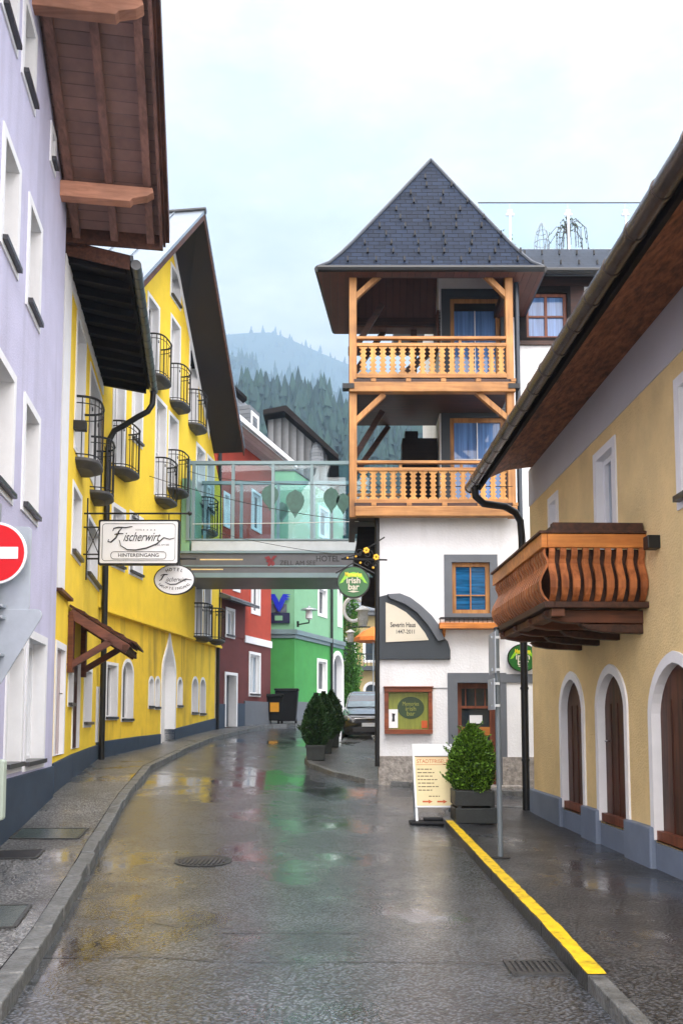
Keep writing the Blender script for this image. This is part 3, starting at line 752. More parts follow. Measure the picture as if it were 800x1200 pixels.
def yellow_inn():
    u0 = W1.px(61, 880)[0]; base = W1.P(u0 + 2, .4, 0)
    root = thing('yellow_inn', 'long yellow inn with rounded iron balconies and a steep street gable', 'building', base)
    # wing beside the lavender house
    ue = W1.px(113, 870)[0] + .15
    z_e = W1.px(100, 380)[1]
    wins = [dict(a=(90.5, 365), b=(97.5, 548), sill=None), dict(a=(106, 425), b=(117, 585), sill=None),
            dict(a=(85.5, 563), b=(94, 662)), dict(a=(103, 600), b=(116, 693)),
            dict(a=(80, 782), b=(85, 830), sur=.06), dict(a=(99, 780), b=(106.5, 851))]
    doors = [dict(a=(65.5, 752), b=(73.5, 889)), dict(a=(85.5, 772), b=(92, 881))]
    hs = []
    for w in wins + doors:
        w['r'] = from_px(W1, w['a'], w['b'], .08); hs.append(w['r'] + (None,))
    z_top = z_e + .05
    mb = MB(); facade(W1, (u0, ue), (-.4, z_top), hs, mb, back=6)
    mb.build('wall', M['yellow'], root)
    for w in wins: opening(W1, root, *w['r'], sur=w.get('sur', .1), sill=w.get('sill', 'sill'), pane='pane', proud=.015, grid=(1, 1))
    opening(W1, root, *doors[0]['r'], name='door', leaf='door_pink', sill=None, foot=False, proud=.02, depth=.09, handle=True)
    opening(W1, root, *doors[1]['r'], name='door', leaf='door_wood', sill=None, foot=False, proud=.02, sur=.05, depth=.07)
    pts = [W1.px(64, 894), W1.px(83, 884), W1.px(104, 876), (ue, W1.px(104, 876)[1] + .02)]
    pts[0] = (u0, pts[0][1])
    plinth(W1, root, pts, M['plinth'], .3, .04)
    cb = MB(); ua, za = W1.px(70, 692); ub = W1.px(79.5, 690)[0]
    W1.box(cb, u0, u0 + (ub - u0) * .6, za, z_top - .02, -.05, .025); cb.build('corner_band', M['white_trim'], root)
    eb = MB(); W1.box(eb, u0, ue, z_top - .26, z_top - .03, -.05, .018); eb.build('eaves_band', M['white_trim'], root)
    st = MB(); W1.box(st, u0, W1.px(80, 706)[0], za - .05, za, -.02, .09); st.build('string_course', M['canopy_wood'], root)
    for x, y, h in ((91, 466, 1.12), (107.5, 513, 1.1)):
        u, z = W1.px(x, y); juliet(W1, root, u - .1, z, 1.0, .42, h)
    lamp = MB(); u, z = W1.px(86, 497); W1.box(lamp, u, u + .16, z - .08, z + .08, -.01, .22); lamp.build('wall_lamp', M['metal_dark'], root)
    # eaves: dark boards between rafters, zinc gutter, downpipe
    u_n, u_f = u0 + .15, ue - .35
    ov = 1.02; pitch = .16
    ev = lambda o: z_top + .10 - pitch * o
    rf = MB()
    rf.hexa([W1.P(u_n, ev(-5), -5), W1.P(u_f, ev(-5), -5), W1.P(u_f, ev(ov), ov), W1.P(u_n, ev(ov), ov)],
            [W1.P(u_n, ev(-5) + .06, -5), W1.P(u_f, ev(-5) + .06, -5), W1.P(u_f, ev(ov) + .06, ov), W1.P(u_n, ev(ov) + .06, ov)])
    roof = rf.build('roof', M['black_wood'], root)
    tl = MB(); tl.hexa([W1.P(u_n - .03, ev(-5) + .065, -5), W1.P(u_f, ev(-5) + .065, -5), W1.P(u_f, ev(ov) + .065, ov + .05), W1.P(u_n - .03, ev(ov) + .065, ov + .05)],
                       [W1.P(u_n - .03, ev(-5) + .2, -5), W1.P(u_f, ev(-5) + .2, -5), W1.P(u_f, ev(ov) + .16, ov + .05), W1.P(u_n - .03, ev(ov) + .16, ov + .05)])
    tl.build('roofing', M['slate_far'], roof)
    vb = MB(); vb.hexa([W1.P(u_n - .06, ev(-3) - .1, -3), W1.P(u_n - .032, ev(-3) - .1, -3), W1.P(u_n - .032, ev(ov) - .1, ov), W1.P(u_n - .06, ev(ov) - .1, ov)],
                       [W1.P(u_n - .06, ev(-3) + .2, -3), W1.P(u_n - .032, ev(-3) + .2, -3), W1.P(u_n - .032, ev(ov) + .14, ov), W1.P(u_n - .06, ev(ov) + .14, ov)])
    vb.build('verge_board', M['barge'], roof)
    k = 11
    for i in range(k):
        u = u_n + .1 + (u_f - u_n - .2) * i / (k - 1)
        r = MB(); r.hexa([W1.P(u - .05, ev(-.1) - .16, -.1), W1.P(u + .05, ev(-.1) - .16, -.1), W1.P(u + .05, ev(ov) - .12, ov - .06), W1.P(u - .05, ev(ov) - .12, ov - .06)],
                         [W1.P(u - .05, ev(-.1) - .002, -.1), W1.P(u + .05, ev(-.1) - .002, -.1), W1.P(u + .05, ev(ov) + .02, ov - .06), W1.P(u - .05, ev(ov) + .02, ov - .06)])
        r.build('rafter', M['black_wood'], roof)
    gt = MB(); go, gzz = ov + .1, ev(ov) + .0
    for i in range(16):
        a, b = u_n - .05 + (u_f - u_n + .1) * i / 16, u_n - .05 + (u_f - u_n + .1) * (i + 1) / 16
        gt.tube([W1.P(a, gzz, go), W1.P(b - .025, gzz, go)], .088, 12); gt.tube([W1.P(b - .027, gzz, go), W1.P(b, gzz, go)], .096, 12)
    gt.build('gutter', M['zinc'], roof, smooth=True)
    # downpipe swings back to the corner between the two fronts
    dp = MB(); uj = W1.px(117, 480)[0]
    end = W1.P(ue - .2, 0, .12)
    zt1 = gzz
    pp = [W1.P(u_f - .1, zt1 - .05, go), W1.P(u_f - .1, zt1 - .38, go - .02), W1.P(u_f - .1, zt1 - .55, go - .12), W1.P(u_f - .06, zt1 - .68, go - .35),
          W1.P(u_f + .02, zt1 - .88, .45), W1.P(u_f + .06, zt1 - .98, .26), W1.P(u_f + .08, zt1 - 1.2, .15), W1.P(u_f + .10, zt1 - 1.55, .13), W1.P(u_f + .10, .5, .13)]
    dp.tube(pp, .065, 10); d = dp.build('downpipe', M['metal_dark'], root, smooth=True)
    return root, ue
M['door_pink'] = mat('pinkish_door', (.50, .42, .42), rough=.6, var=.08)
inn, ue1 = yellow_inn()

def yellow_gable(root):
    W = W2
    ua, ub = W.px(113, 870)[0] - .05, W.px(258, 840)[0]
    ov = 1.0
    pl, pa, pr = W.px(155, 345, ov), W.px(238, 253, ov), W.px(285, 530, ov)
    wins = [dict(a=(173, 340), b=(186, 446)), dict(a=(200, 306), b=(211.5, 365), sill='sill'), dict(a=(200, 366), b=(210.5, 480)),
            dict(a=(222, 399), b=(231.5, 506)), dict(a=(182.5, 461), b=(194, 590)), dict(a=(197.5, 480), b=(208, 580)),
            dict(a=(230, 517), b=(240, 600), sill='sill'), dict(a=(242.5, 531), b=(250.5, 605), sill='sill'), dict(a=(133, 425), b=(146, 553)),
            dict(a=(155.5, 425), b=(167, 527), sill='sill'), dict(a=(131, 587), b=(146, 671), sill='sill'), dict(a=(152, 597), b=(167, 680), sill='sill'),
            dict(a=(229, 672), b=(237, 748)), dict(a=(239, 674), b=(247, 748)), dict(a=(236, 560), b=(246, 622))]
    for w in wins: w['r'] = from_px(W, w['a'], w['b'], .1)
    zl = W.px(200, 739)[1]                      # ledge under the first floor
    mb = MB(); facade(W, (ua, ub), (zl, pa[1]), [w['r'] + (None,) for w in wins], mb, back=9)
    def plane(p, q, sgn):
        t = (W.P(*q) - W.P(*p)).normalized(); n = t.cross(W.n) * sgn
        if n.z < 0: n = -n
        return (W.P(p[0], p[1] - .02), n)
    mb.build('gable_wall', M['yellow'], root, clips=[plane(pl, pa, 1), plane(pa, pr, 1)])
    for w in wins: opening(W, root, *w['r'], sill=w.get('sill'), sur=.1, proud=.015, pane='pane', grid=(1, 2))
    # stained ground floor, set a little back under the ledge
    Wb = Wall(W.o - W.n * .10, W.d, W.n)
    lows = [dict(a=(125, 776), b=(137, 843), k=None), dict(a=(143.5, 772), b=(155.5, 845), k='round'), dict(a=(174.5, 793), b=(180, 830), k='round'), dict(a=(182, 793), b=(187, 831), k='round'),
            dict(a=(208, 794), b=(213.5, 829), k='round'), dict(a=(225, 793), b=(232, 837), k='round'), dict(a=(234.5, 794), b=(240.5, 838), k='round')]
    for w in lows: w['r'] = from_px(Wb, w['a'], w['b'], .05)
    ud0, ud1 = Wb.px(189, 820)[0] + .06, Wb.px(205, 820)[0] - .06
    dr = (ud0, ud1, Wb.px(197, 876)[1], Wb.px(197.5, 742)[1])
    lw = MB(); facade(Wb, (ua, ub), (-.2, zl), [w['r'] + (w['k'],) for w in lows] + [dr + ('ogee',)], lw, back=.6)
    lw.build('lower_wall', M['yellow_low'], root)
    for w in lows: opening(Wb, root, *w['r'], kind=w['k'], sur=.07, depth=.2, sill='sill', pane='pane', proud=.012, fw=.04, sill_out=.05)
    opening(Wb, root, *dr, kind='ogee', name='door', sur=.09, depth=.3, leaf='white_trim', sill=None, foot=False, proud=.03, label='white double door under a pointed ogee arch')
    P = [Wb.px(x, y) for x, y in ((115, 870), (160, 863), (187, 860), (188.5, 857), (203.5, 854), (250, 842))]
    pts = [(ua, P[0][1])] + P[1:3]; plinth(Wb, root, pts, M['plinth'], .3, .05)
    pts = [(ud1, P[4][1]), P[5], (ub, P[5][1] + .02)]; plinth(Wb, root, pts, M['plinth'], .3, .05)
    cb = MB(); Wb.box(cb, ub - .35, ub + .01, P[5][1] + .01, zl - .02, -.05, .02); cb.build('corner_band', M['cream'], root)
    qb = MB(); W.box(qb, ua + .0, ua + .22, P[0][1] + .01, W.px(120, 805)[1], -.05, -.02); qb.build('corner_band', M['white_trim'], root)
    lg = MB(); W.box(lg, ua + .4, ub, zl - .05, zl + .02, -.1, .05); lg.build('ledge', M['yellow'], root)
    for x, y, h, wd in ((133.5, 494, 1.08, 1.3), (175, 392, 1.05, 1.3), (200.5, 427, 1.05, 1.25), (222, 457, 1.03, 1.2), (183, 537, 1.06, 1.25), (198, 528, 1.06, 1.25),
                        (228.5, 707, 1.0, 1.25), (245.5, 713, 1.0, 1.1), (236, 583, 1.02, 1.2)):
        u, z = W.px(x, y); juliet(W, root, u - .08, z, wd * .80, .40, h)
    # steep roof, ridge running back from the street
    t = .05
    back = -9
    def ext(p, q, k): return (q[0] + (q[0] - p[0]) * k, q[1] + (q[1] - p[1]) * k)
    pl2, pr2 = ext(pa, pl, .25), ext(pa, pr, .0)
    rf = MB(); sheet = MB()
    for a, b in ((pl2, pa), (pa, pr2)):
        s = (b[1] - a[1]) / (b[0] - a[0])
        for mbx, lo, hi, o1, ee in ((rf, 0, .07, ov, 0), (sheet, .072, .17, ov + .06, .02)):
            mbx.hexa([W.P(a[0], a[1] + lo, back), W.P(b[0], b[1] + lo, back), W.P(b[0], b[1] + lo, o1), W.P(a[0], a[1] + lo, o1)],
                     [W.P(a[0], a[1] + hi, back), W.P(b[0], b[1] + hi, back), W.P(b[0], b[1] + hi, o1), W.P(a[0], a[1] + hi, o1)])
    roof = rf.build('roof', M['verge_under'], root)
    for i in range(9):                          # standing seams of the sheet
        o = ov - .8 - i * .75
        a, b = pl2, pa
        sheet.beam(W.P(a[0], a[1] + .18, o), W.P(b[0], b[1] + .18, o), .03, .05)
    sheet.build('roofing', M['sheet_roof'], roof)
    bb = MB()
    for a, b in ((pl2, pa), (pa, pr2)):
        bb.hexa([W.P(a[0], a[1] - .12, ov + .003), W.P(b[0], b[1] - .12, ov + .003), W.P(b[0], b[1] - .12, ov + .04), W.P(a[0], a[1] - .12, ov + .04)],
                [W.P(a[0], a[1] + .07, ov + .003), W.P(b[0], b[1] + .07, ov + .003), W.P(b[0], b[1] + .07, ov + .04), W.P(a[0], a[1] + .07, ov + .04)])
    bb.build('barge_board', M['barge'], roof)
    rg = MB(); rg.tube([W.P(pa[0], pa[1] + .15, ov + .08), W.P(pa[0], pa[1] + .15, back)], .09, 8); rg.build('ridge_cap', M['metal_dark'], roof)
    sf = MB()                                   # white band that follows the gable on the wall
    a, b = pa, pr2
    sf.hexa([W.P(a[0], a[1] - .34, .005), W.P(b[0] - .6, b[1] - .34 + .6 * 1.0, .005), W.P(b[0] - .6, b[1] - .34 + .6, .02), W.P(a[0], a[1] - .34, .02)],
            [W.P(a[0], a[1] - .02, .005), W.P(b[0] - .6, b[1] - .02 + .6, .005), W.P(b[0] - .6, b[1] - .02 + .6, .02), W.P(a[0], a[1] - .02, .02)])
    sf.build('gable_band', M['white_trim'], root)
yellow_gable(inn)

def entrance_canopy():
    u0, z0 = W1.px(80.5, 710); u1 = u0 + 1.75; out = 1.05; drop = .62
    root = thing('entrance_canopy', 'small red brown timber canopy on wooden braces over a doorway of the yellow inn', 'canopy', W1.P(u0, z0, 0))
    r = MB(); r.hexa([W1.P(u0, z0 - .02, 0.03), W1.P(u1, z0 - .02, .03), W1.P(u1, z0 - drop - .02, out), W1.P(u0, z0 - drop - .02, out)],
                     [W1.P(u0, z0 + .03, .03), W1.P(u1, z0 + .03, .03), W1.P(u1, z0 - drop + .03, out), W1.P(u0, z0 - drop + .03, out)])
    r.build('roof', M['canopy_wood'], root)
    for i in range(5):
        o = .08 + i * .22; z = z0 - drop * o / out
        t = MB(); t.hexa([W1.P(u0 - .03, z + .035, o - .06), W1.P(u1 + .05, z + .035, o - .06), W1.P(u1 + .05, z - .09, o + .2), W1.P(u0 - .03, z - .09, o + .2)],
                         [W1.P(u0 - .03, z + .065, o - .06), W1.P(u1 + .05, z + .065, o - .06), W1.P(u1 + .05, z - .05, o + .2), W1.P(u0 - .03, z - .05, o + .2)])
        t.build('roof_board', M['barge'], root)
    for u in (u0 + .02, u1 - .12):
        b = MB(); b.beam(W1.P(u, z0 - .12, .03), W1.P(u, z0 - drop - .12, out - .04), .09, .16, side=W1.d); b.build('rafter', M['canopy_wood'], root)
        b = MB(); b.beam(W1.P(u, z0 - 1.05, .02), W1.P(u, z0 - drop * .72 - .15, out * .70), .09, .11, side=W1.d); b.build('brace', M['canopy_wood'], root)
        b = MB(); b.beam(W1.P(u, z0 - 1.15, .06), W1.P(u, z0 - .1, .06), .09, .1); b.build('wall_post', M['canopy_wood'], root)
    b = MB(); b.beam(W1.P(u0 - .05, z0 - drop - .09, out - .08), W1.P(u1 + .25, z0 - drop - .09, out - .08), .1, .1); b.build('eaves_beam', M['barge'], root)
entrance_canopy()

# ------------------------------------------------------------------ hanging signs of the inn
def rounded_rect(w, h, r, n=5):
    pts = []
    for cx, cy, a0 in ((w / 2 - r, h / 2 - r, 0), (-w / 2 + r, h / 2 - r, 90), (-w / 2 + r, -h / 2 + r, 180), (w / 2 - r, -h / 2 + r, 270)):
        for i in range(n + 1):
            a = R(a0 + 90 * i / n); pts.append((cx + r * math.cos(a), cy + r * math.sin(a)))
    return pts
X1, Z1 = Vector((1, 0, 0)), Vector((0, 0, 1))
def plate(mb, c, pts, th=.03, right=X1, up=Z1, back=Vector((0, 1, 0))):
    mb.prism([Vector(c) + right * x + up * y for x, y in pts], back * th)
def curve_strokes(mb, c, lines, scale, w):
    for pts in lines: mb.tube([Vector(c) + Vector((x * scale, 0, y * scale)) for x, y in pts], [w * scale * (.35 + .65 * math.sin(math.pi * (i + .5) / len(pts))) for i in range(len(pts))], 4)

def inn_signs():
    Y = 16.2
    a, b = at_y(116, 609, Y), at_y(210, 662, Y); c = (a + b) / 2; w, h = b.x - a.x, a.z - b.z
    root = thing('hanging_sign', 'large white rectangular inn sign reading HINTEREINGANG in a black frame on an iron bracket', 'sign', c)
    f = MB(); plate(f, c, rounded_rect(w, h, .03), .10); f.build('frame', M['metal_dark'], root)
    p = MB(); plate(p, c - Vector((0, .006, 0)), rounded_rect(w - .07, h - .07, .03), .005); board = p.build('board', M['sign_white'], root)
    ln = MB()
    def loop(mb, cc, pts, r): q = [cc + Vector((x, 0, z)) for x, z in pts]; mb.tube(q + [q[0]], r, 4)
    q = c - Vector((0, .010, 0))
    loop(ln, q, rounded_rect(w - .16, h - .16, .06), .005)
    loop(ln, q + Vector((0, 0, -h * .29)), rounded_rect(w * .68, h * .16, .06), .006)
    ln.build('border_line', M['grey_ink'], board)
    t = MB(); put_text(t, 'HINTEREINGANG', .095, q + Vector((0, 0, -h * .29)), X1, Z1, width=w * .50, bold=.012)
    put_text(t, 'HOTEL', .04, q + Vector((0, 0, h * .27)), X1, Z1)
    put_text(t, 'ZELL AM SEE', .05, q + Vector((w * .29, 0, -h * .06)), X1, Z1, width=w * .17)
    for i in range(4): t.ball(q + Vector((w * (.06 + .045 * i), 0, h * .27)), .012, 6)
    t.build('small_lettering', M['grey_ink'], board)
    t = MB(); put_text(t, 'ischerwirt', .25, q + Vector((w * .04, 0, h * .11)), X1, Z1, width=w * .46, shear=.5, bold=.006)
    s = w
    curve_strokes(t, q + Vector((0, 0, h * .1)), [
        [(-.37, -.02), (-.38, -.05), (-.34, -.055), (-.28, .0), (-.245, .08), (-.21, .12)],          # stem of the F
        [(-.32, .085), (-.31, .115), (-.25, .13), (-.17, .125), (-.08, .14)],                        # its bar
        [(-.30, .04), (-.25, .05), (-.19, .05)],
        [(-.24, -.03), (-.22, -.10), (-.14, -.15), (-.03, -.155), (.10, -.13), (.22, -.08), (.31, -.0), (.38, -.02), (.44, -.005)],   # long swash
        ], s, .010)
    t.build('lettering', M['ink'], board)
    br = MB(); u, z = W1.px(99, 618)
    wl = Vector((W1.P(u, 0).x, Y, 0)); uu = (wl - W1.o).dot(W1.d); wx = W1.P(uu, 0, 0).x
    zt = at_y(100, 601, Y).z; xr = at_y(222, 601, Y).x; zb = at_y(100, 649, Y).z
    br.tube([(wx - .02, Y + .05, zt), (xr, Y + .05, zt)], .018, 6); br.ball((xr, Y + .05, zt), .045, 8)
    br.tube([(wx + .06, Y + .05, zt + .3), (wx + .06, Y + .05, zb - .5)], .016, 6)
    for zz in (zt - .27, zb): br.tube([(wx - .02, Y + .05, zz), (a.x + .05, Y + .05, zz)], .015, 6)
    br.tube([(wx + .06, Y + .05, zt - .27), (a.x, Y + .05, zb)], .009, 5); br.tube([(wx + .06, Y + .05, zb), (a.x, Y + .05, zt - .27)], .009, 5)
    for x in (a.x + w * .12, a.x + w * .48, a.x + w * .86): br.tube([(x, Y + .05, zt), (x, Y + .05, a.z - .01)], .010, 5)
    for i in range(3): br.tube([(a.x + w * .44 + .06 * math.cos(k * .8) * i * .4, Y + .05, zt - .06 + .05 * math.sin(k * .8)) for k in range(8)], .007, 5)
    br.build('bracket', M['metal_dark'], root)
    # oval sign
    Y2 = 16.6
    a2, b2 = at_y(180.5, 661.5, Y2), at_y(228.5, 697, Y2); c2 = (a2 + b2) / 2; w2, h2 = b2.x - a2.x, a2.z - b2.z
    r2 = thing('hanging_sign', 'smaller oval white hotel sign reading HAUPTEINGANG, hung lower right of the large rectangular one', 'sign', c2)
    el = lambda s, n=36: [(w2 / 2 * s * math.cos(2 * math.pi * i / n), h2 / 2 * s * math.sin(2 * math.pi * i / n)) for i in range(n)]
    f = MB(); plate(f, c2, el(1), .06); f.build('frame', M['metal_dark'], r2)
    p = MB(); plate(p, c2 - Vector((0, .006, 0)), el(.94), .005); bo = p.build('board', M['sign_white'], r2)
    q = c2 - Vector((0, .010, 0)); t = MB()
    for k, ch in enumerate('HOTEL'):
        an = R(90 - (k - 2) * 13); put_text(t, ch, .085, q + Vector((w2 * .40 * math.cos(an), 0, h2 * .33 * math.sin(an))), Vector((math.sin(an), 0, -math.cos(an))), Vector((math.cos(an), 0, math.sin(an))), bold=.01)
    for k, ch in enumerate('HAUPTEINGANG'):
        an = R(-90 + (k - 5.5) * 10); put_text(t, ch, .075, q + Vector((w2 * .42 * math.cos(an), 0, h2 * .30 * math.sin(an))), Vector((-math.sin(an), 0, math.cos(an))), Vector((-math.cos(an), 0, -math.sin(an))), bold=.008)
    put_text(t, 'ischerwirt', .13, q + Vector((w2 * .05, 0, .0)), X1, Z1, width=w2 * .50, shear=.5)
    curve_strokes(t, q, [[(-.36, -.03), (-.31, .0), (-.27, .08), (-.23, .12)], [(-.33, .1), (-.25, .125), (-.16, .12)],
                                                 [(-.22, -.06), (-.1, -.12), (.05, -.11), (.2, -.03), (.3, .01), (.42, -.01)]], w2, .016)
    t.build('lettering', M['ink'], bo)
    hg = MB(); hg.tube([(c2.x - .1, Y2 + .03, a2.z - .02), (c2.x - .1, Y2 + .03, a2.z + .14)], .012, 5); hg.tube([(c2.x + .1, Y2 + .03, a2.z - .02), (c2.x + .1, Y2 + .03, a2.z + .14)], .012, 5)
    hg.tube([(wx - .4, Y2 + .03, a2.z + .12), (c2.x + .42, Y2 + .03, a2.z + .12)], .018, 6)
    hg.build('bracket', M['metal_dark'], r2)
inn_signs()

# ------------------------------------------------------------------ traffic signs at the left edge
def traffic_sign():
    Y = 8.1
    c = at_y(-5, 648, Y); base = Vector((c.x - .02, Y + .07, gz(c.x, Y) + .11))
    root = thing('traffic_sign', 'grey signpost with a red no entry disc and triangular sign back', 'traffic sign', base)
    p = MB(); p.tube([base, Vector((base.x, base.y, c.z + .5))], .036, 12); p.build('pole', M['galv'], root, smooth=True)
    circ = lambda r, n=40: [(r * math.cos(2 * math.pi * i / n), r * math.sin(2 * math.pi * i / n)) for i in range(n)]
    d = MB(); plate(d, c, circ(.302), .02); disc = d.build('no_entry_disc', M['sign_white'], root, bevel=.004)
    d = MB(); plate(d, c - Vector((0, .005, 0)), circ(.278), .004); d.build('red_face', M['sign_red'], disc)
    d = MB(); plate(d, c - Vector((0, .010, 0)), rounded_rect(.44, .115, .004), .004); d.build('bar', M['sign_white'], disc)
    a, b = at_y(37.5, 617, Y + .13), at_y(37.5, 716, Y + .13)
    pc = Vector((c.x, Y + .13, (a.z + b.z) / 2))
    m = MB(); plate(m, pc, rounded_rect(2 * (a.x - c.x), a.z - b.z, .05), .018); pn = m.build('panel_back', M['sign_back'], root, bevel=.004)
    t0 = at_y(49, 717, Y + .11); sl = (t0.x - c.x)
    hgt = sl * 1.72
    def rt(k):
        pts = []
        for ang, (x, z) in ((90, (sl, 0)), (210, (-sl, 0)), (330, (0, -hgt))): pass
        cx, cz = 0, -hgt / 3
        for (x, z) in ((sl, 0), (-sl, 0), (0, -hgt)):
            v = Vector((x - cx, z - cz)); base_a = math.atan2(v.y, v.x); q = v * (1 - .13)
            for i in range(7):
                aa = base_a + R(-60 + 20 * i); pts.append(((cx + q.x + .045 * 1.3 * math.cos(aa)) * k, cz + q.y + .045 * 1.3 * math.sin(aa)))
        return pts
    m = MB(); plate(m, Vector((c.x, Y + .11, t0.z)), rt(1), .016); m.build('triangle_back', M['sign_back'], root, bevel=.004)
    for zz in (c.z - .1, c.z + .12, t0.z - .06, t0.z + .05, t0.z - .42):
        cl = MB(); cl.box((base.x + .0, base.y - .005, zz), (.19, .10, .03))
        cl.ball((base.x + .08, base.y - .06, zz), .012, 6)
        cl.build('clamp', M['galv'], root, bevel=.004)
    a, b = at_y(8, 890, Y), at_y(-14, 961, Y)
    bx = MB(); plate(bx, Vector(((a.x + b.x) / 2, Y - .06, (a.z + b.z) / 2)), rounded_rect(a.x - b.x, a.z - b.z, .03), .08); bx.build('small_box', M['post_pale'], root, bevel=.008)
traffic_sign()

# ------------------------------------------------------------------ red and maroon house
M['pale_ribs'] = boards('pale_ribbed_soffit', (.42, .43, .44), (.04, .04, .045), (1, -.3, 0), .2)
def red_house():
    W = Wall((-4.1, 29.2, 0), (.30, 1, 0), (1, -.30, 0))
    base = W.P(2, 1.2, 0)
    root = thing('red_house', 'red house with maroon ground floor, white framed windows and a grey slate mansard roof', 'house', base)
    ua, um, ub = W.px(252, 800)[0], W.px(286, 800)[0], W.px(317, 800)[0]
    zs = W.px(300, 752)[1]
    zr = W.px(300, 532)[1]
    wins = [dict(a=(291.5, 763), b=(304.5, 817)), dict(a=(264, 711), b=(274.5, 749))]
    ups = [dict(a=(294.5, 660), b=(304.5, 722)), dict(a=(294.5, 572), b=(306, 626)), dict(a=(273, 640), b=(281, 695)), dict(a=(262, 575), b=(269, 620))]
    dr = dict(a=(263, 787), b=(277, 855))
    for w in wins + ups + [dr]: w['r'] = from_px(W, w['a'], w['b'], .1)
    lo = MB(); facade(W, (ua, ub), (.3, zs), [w['r'] + (None,) for w in wins + [dr]], lo, back=5); lo.build('lower_wall', M['maroon'], root)
    hi = MB(); facade(W, (ua, ub), (zs, zr), [w['r'] + (None,) for w in ups + [wins[1]]], hi, back=5); hi.build('upper_wall', M['red'], root)
    # maroon porch bay runs up higher than the red storey's foot
    zc = W.px(272, 704)[1]
    pm = MB(); facade(Wall(W.o + W.n * .02, W.d, W.n), (ua, um), (zs, zc), [wins[1]['r'] + (None,)], pm)
    pm.build('bay_wall', M['maroon'], root)
    bd = MB(); W.box(bd, um, ub + .03, zs - .12, zs + .14, -.03, .05); bd.build('string_course', M['white_trim'], root)
    pr = MB(); pr.hexa([W.P(ua, zc - .03, -.02), W.P(um + .1, zc - .03, -.02), W.P(um + .1, zc - .16, .55), W.P(ua, zc - .16, .55)],
                       [W.P(ua, zc + .18, -.02), W.P(um + .1, zc + .18, -.02), W.P(um + .1, zc - .06, .55), W.P(ua, zc - .06, .55)])
    pr.build('bay_roof', M['slate_far'], root)
    for w in wins: opening(W, root, *w['r'], sur=.1, depth=.14, proud=.035, grid=(2, 1), fw=.07, pane='pane_pale')
    for w in ups: opening(W, root, *w['r'], sur=.1, depth=.14, proud=.03, grid=(2, 1), fw=.07, sill=None)
    opening(W, root, *dr['r'], name='door', sur=.1, depth=.3, leaf='mid_grey', sill=None, foot=False, proud=.04)
    zp = W.px(300, 822)[1]
    plinth(W, root, [(ua, zp - .15), (dr['r'][0] - .1, zp - .15)], M['plinth'], .3, .05, low=.3); plinth(W, root, [(dr['r'][1] + .1, zp - .1), (um, zp - .1)], M['plinth'], .3, .05, low=.3)
    plinth(W, root, [(um, zp), (ub, zp)], M['mid_grey'], .3, .05, low=.3)
    # mansard with a dormer
    zt = W.px(300, 452)[1] + .2; ov = .85
    sfm = MB(); sfm.prism([W.P(ua - .4, z, o) for o, z in ((.0, zr - .09), (ov, zr - .09), (ov, zr - .055), (.0, zr - .055))], W.d * (ub - ua + .75)); sfm.build('soffit', M['pale_ribs'], root)
    ra = MB(); pts = [(-.02, zr - .05), (ov, zr - .05), (ov, zr + .1), (-.75, zr + 1.3), (-1.2, zt - .1), (-1.2, zr)]
    ra.prism([W.P(ua - .4, z, o) for o, z in pts], W.d * (ub - ua + .75))
    roof = ra.build('roof', M['slate_red'], root)
    cp = MB(); pts = [(-1.0, zt - .12), (-1.0, zt + .02), (-3.4, zt + .5), (-5, zr)]; cp.prism([W.P(ua - .45, z, o) for o, z in pts], W.d * (ub - ua + .2)); cp.build('roof_cap', M['black_wood'], roof)
    gt = MB(); W.box(gt, ua - .45, ub + .4, zr - .02, zr + .16, ov + .003, ov + .08); gt.build('gutter', M['white_trim'], roof)
    uc = W.px(300, 500)[0]
    dm = MB(); W.box(dm, uc - .5, uc + .5, zr + .5, zr + 1.75, -1.1, -.05); dorm = dm.build('dormer', M['slate_far'], roof)
    opening(Wall(W.o - W.n * .05, W.d, W.n), dorm, uc - .3, uc + .3, zr + .75, zr + 1.5, sur=.08, depth=.05, sill=None, proud=.02)
    dp = MB(); dp.tube([W.P(ua + .05, zr, .08), W.P(ua + .05, .8, .08)], .06, 8); dp.build('downpipe', M['metal_dark'], root)
    return W
red_house()

def dark_roof_house():
    """the house behind: only its ribbed gable and dark roof rise over the bridge"""
    Y = 44
    a, b, c, d = at_y(314, 490, Y), at_y(334, 487, Y), at_y(390, 532, Y - 1), at_y(310, 560, Y)
    root = thing('ribbed_house', 'dark house with ribbed grey cladding under a sloping black roof behind the red house', 'house', Vector((a.x + 1.5, Y, 2)))
    w = MB(); e = at_y(384, 532, Y)
    w.prism([Vector((a.x, Y, 1.5)), Vector((e.x, Y, 1.5)), Vector((e.x, Y, e.z - .1)), Vector((b.x, Y, b.z - .1)), Vector((a.x, Y, a.z - .1))], (0, 6, 0)); w.build('wall', M['ribbed'], root)
    r = MB(); r.prism([Vector((a.x - .2, Y - .7, a.z - .05)), Vector((b.x, Y - .7, b.z)), Vector((c.x + .3, Y - .7, c.z - .2)), Vector((c.x + .3, Y - .7, c.z + .05)), Vector((b.x + .1, Y - .7, b.z + .3)), Vector((a.x - .2, Y - .7, a.z + .2))], (0, 7, 0))
    r.build('roof', M['black_wood'], root)
    t = MB(); q = at_y(372, 533, Y - .1); t.lathe(q, [(.42, -.6), (.42, .1), (.25, .5), (.02, .85)], 8); t.build('turret', M['slate_far'], root)
dark_roof_house()

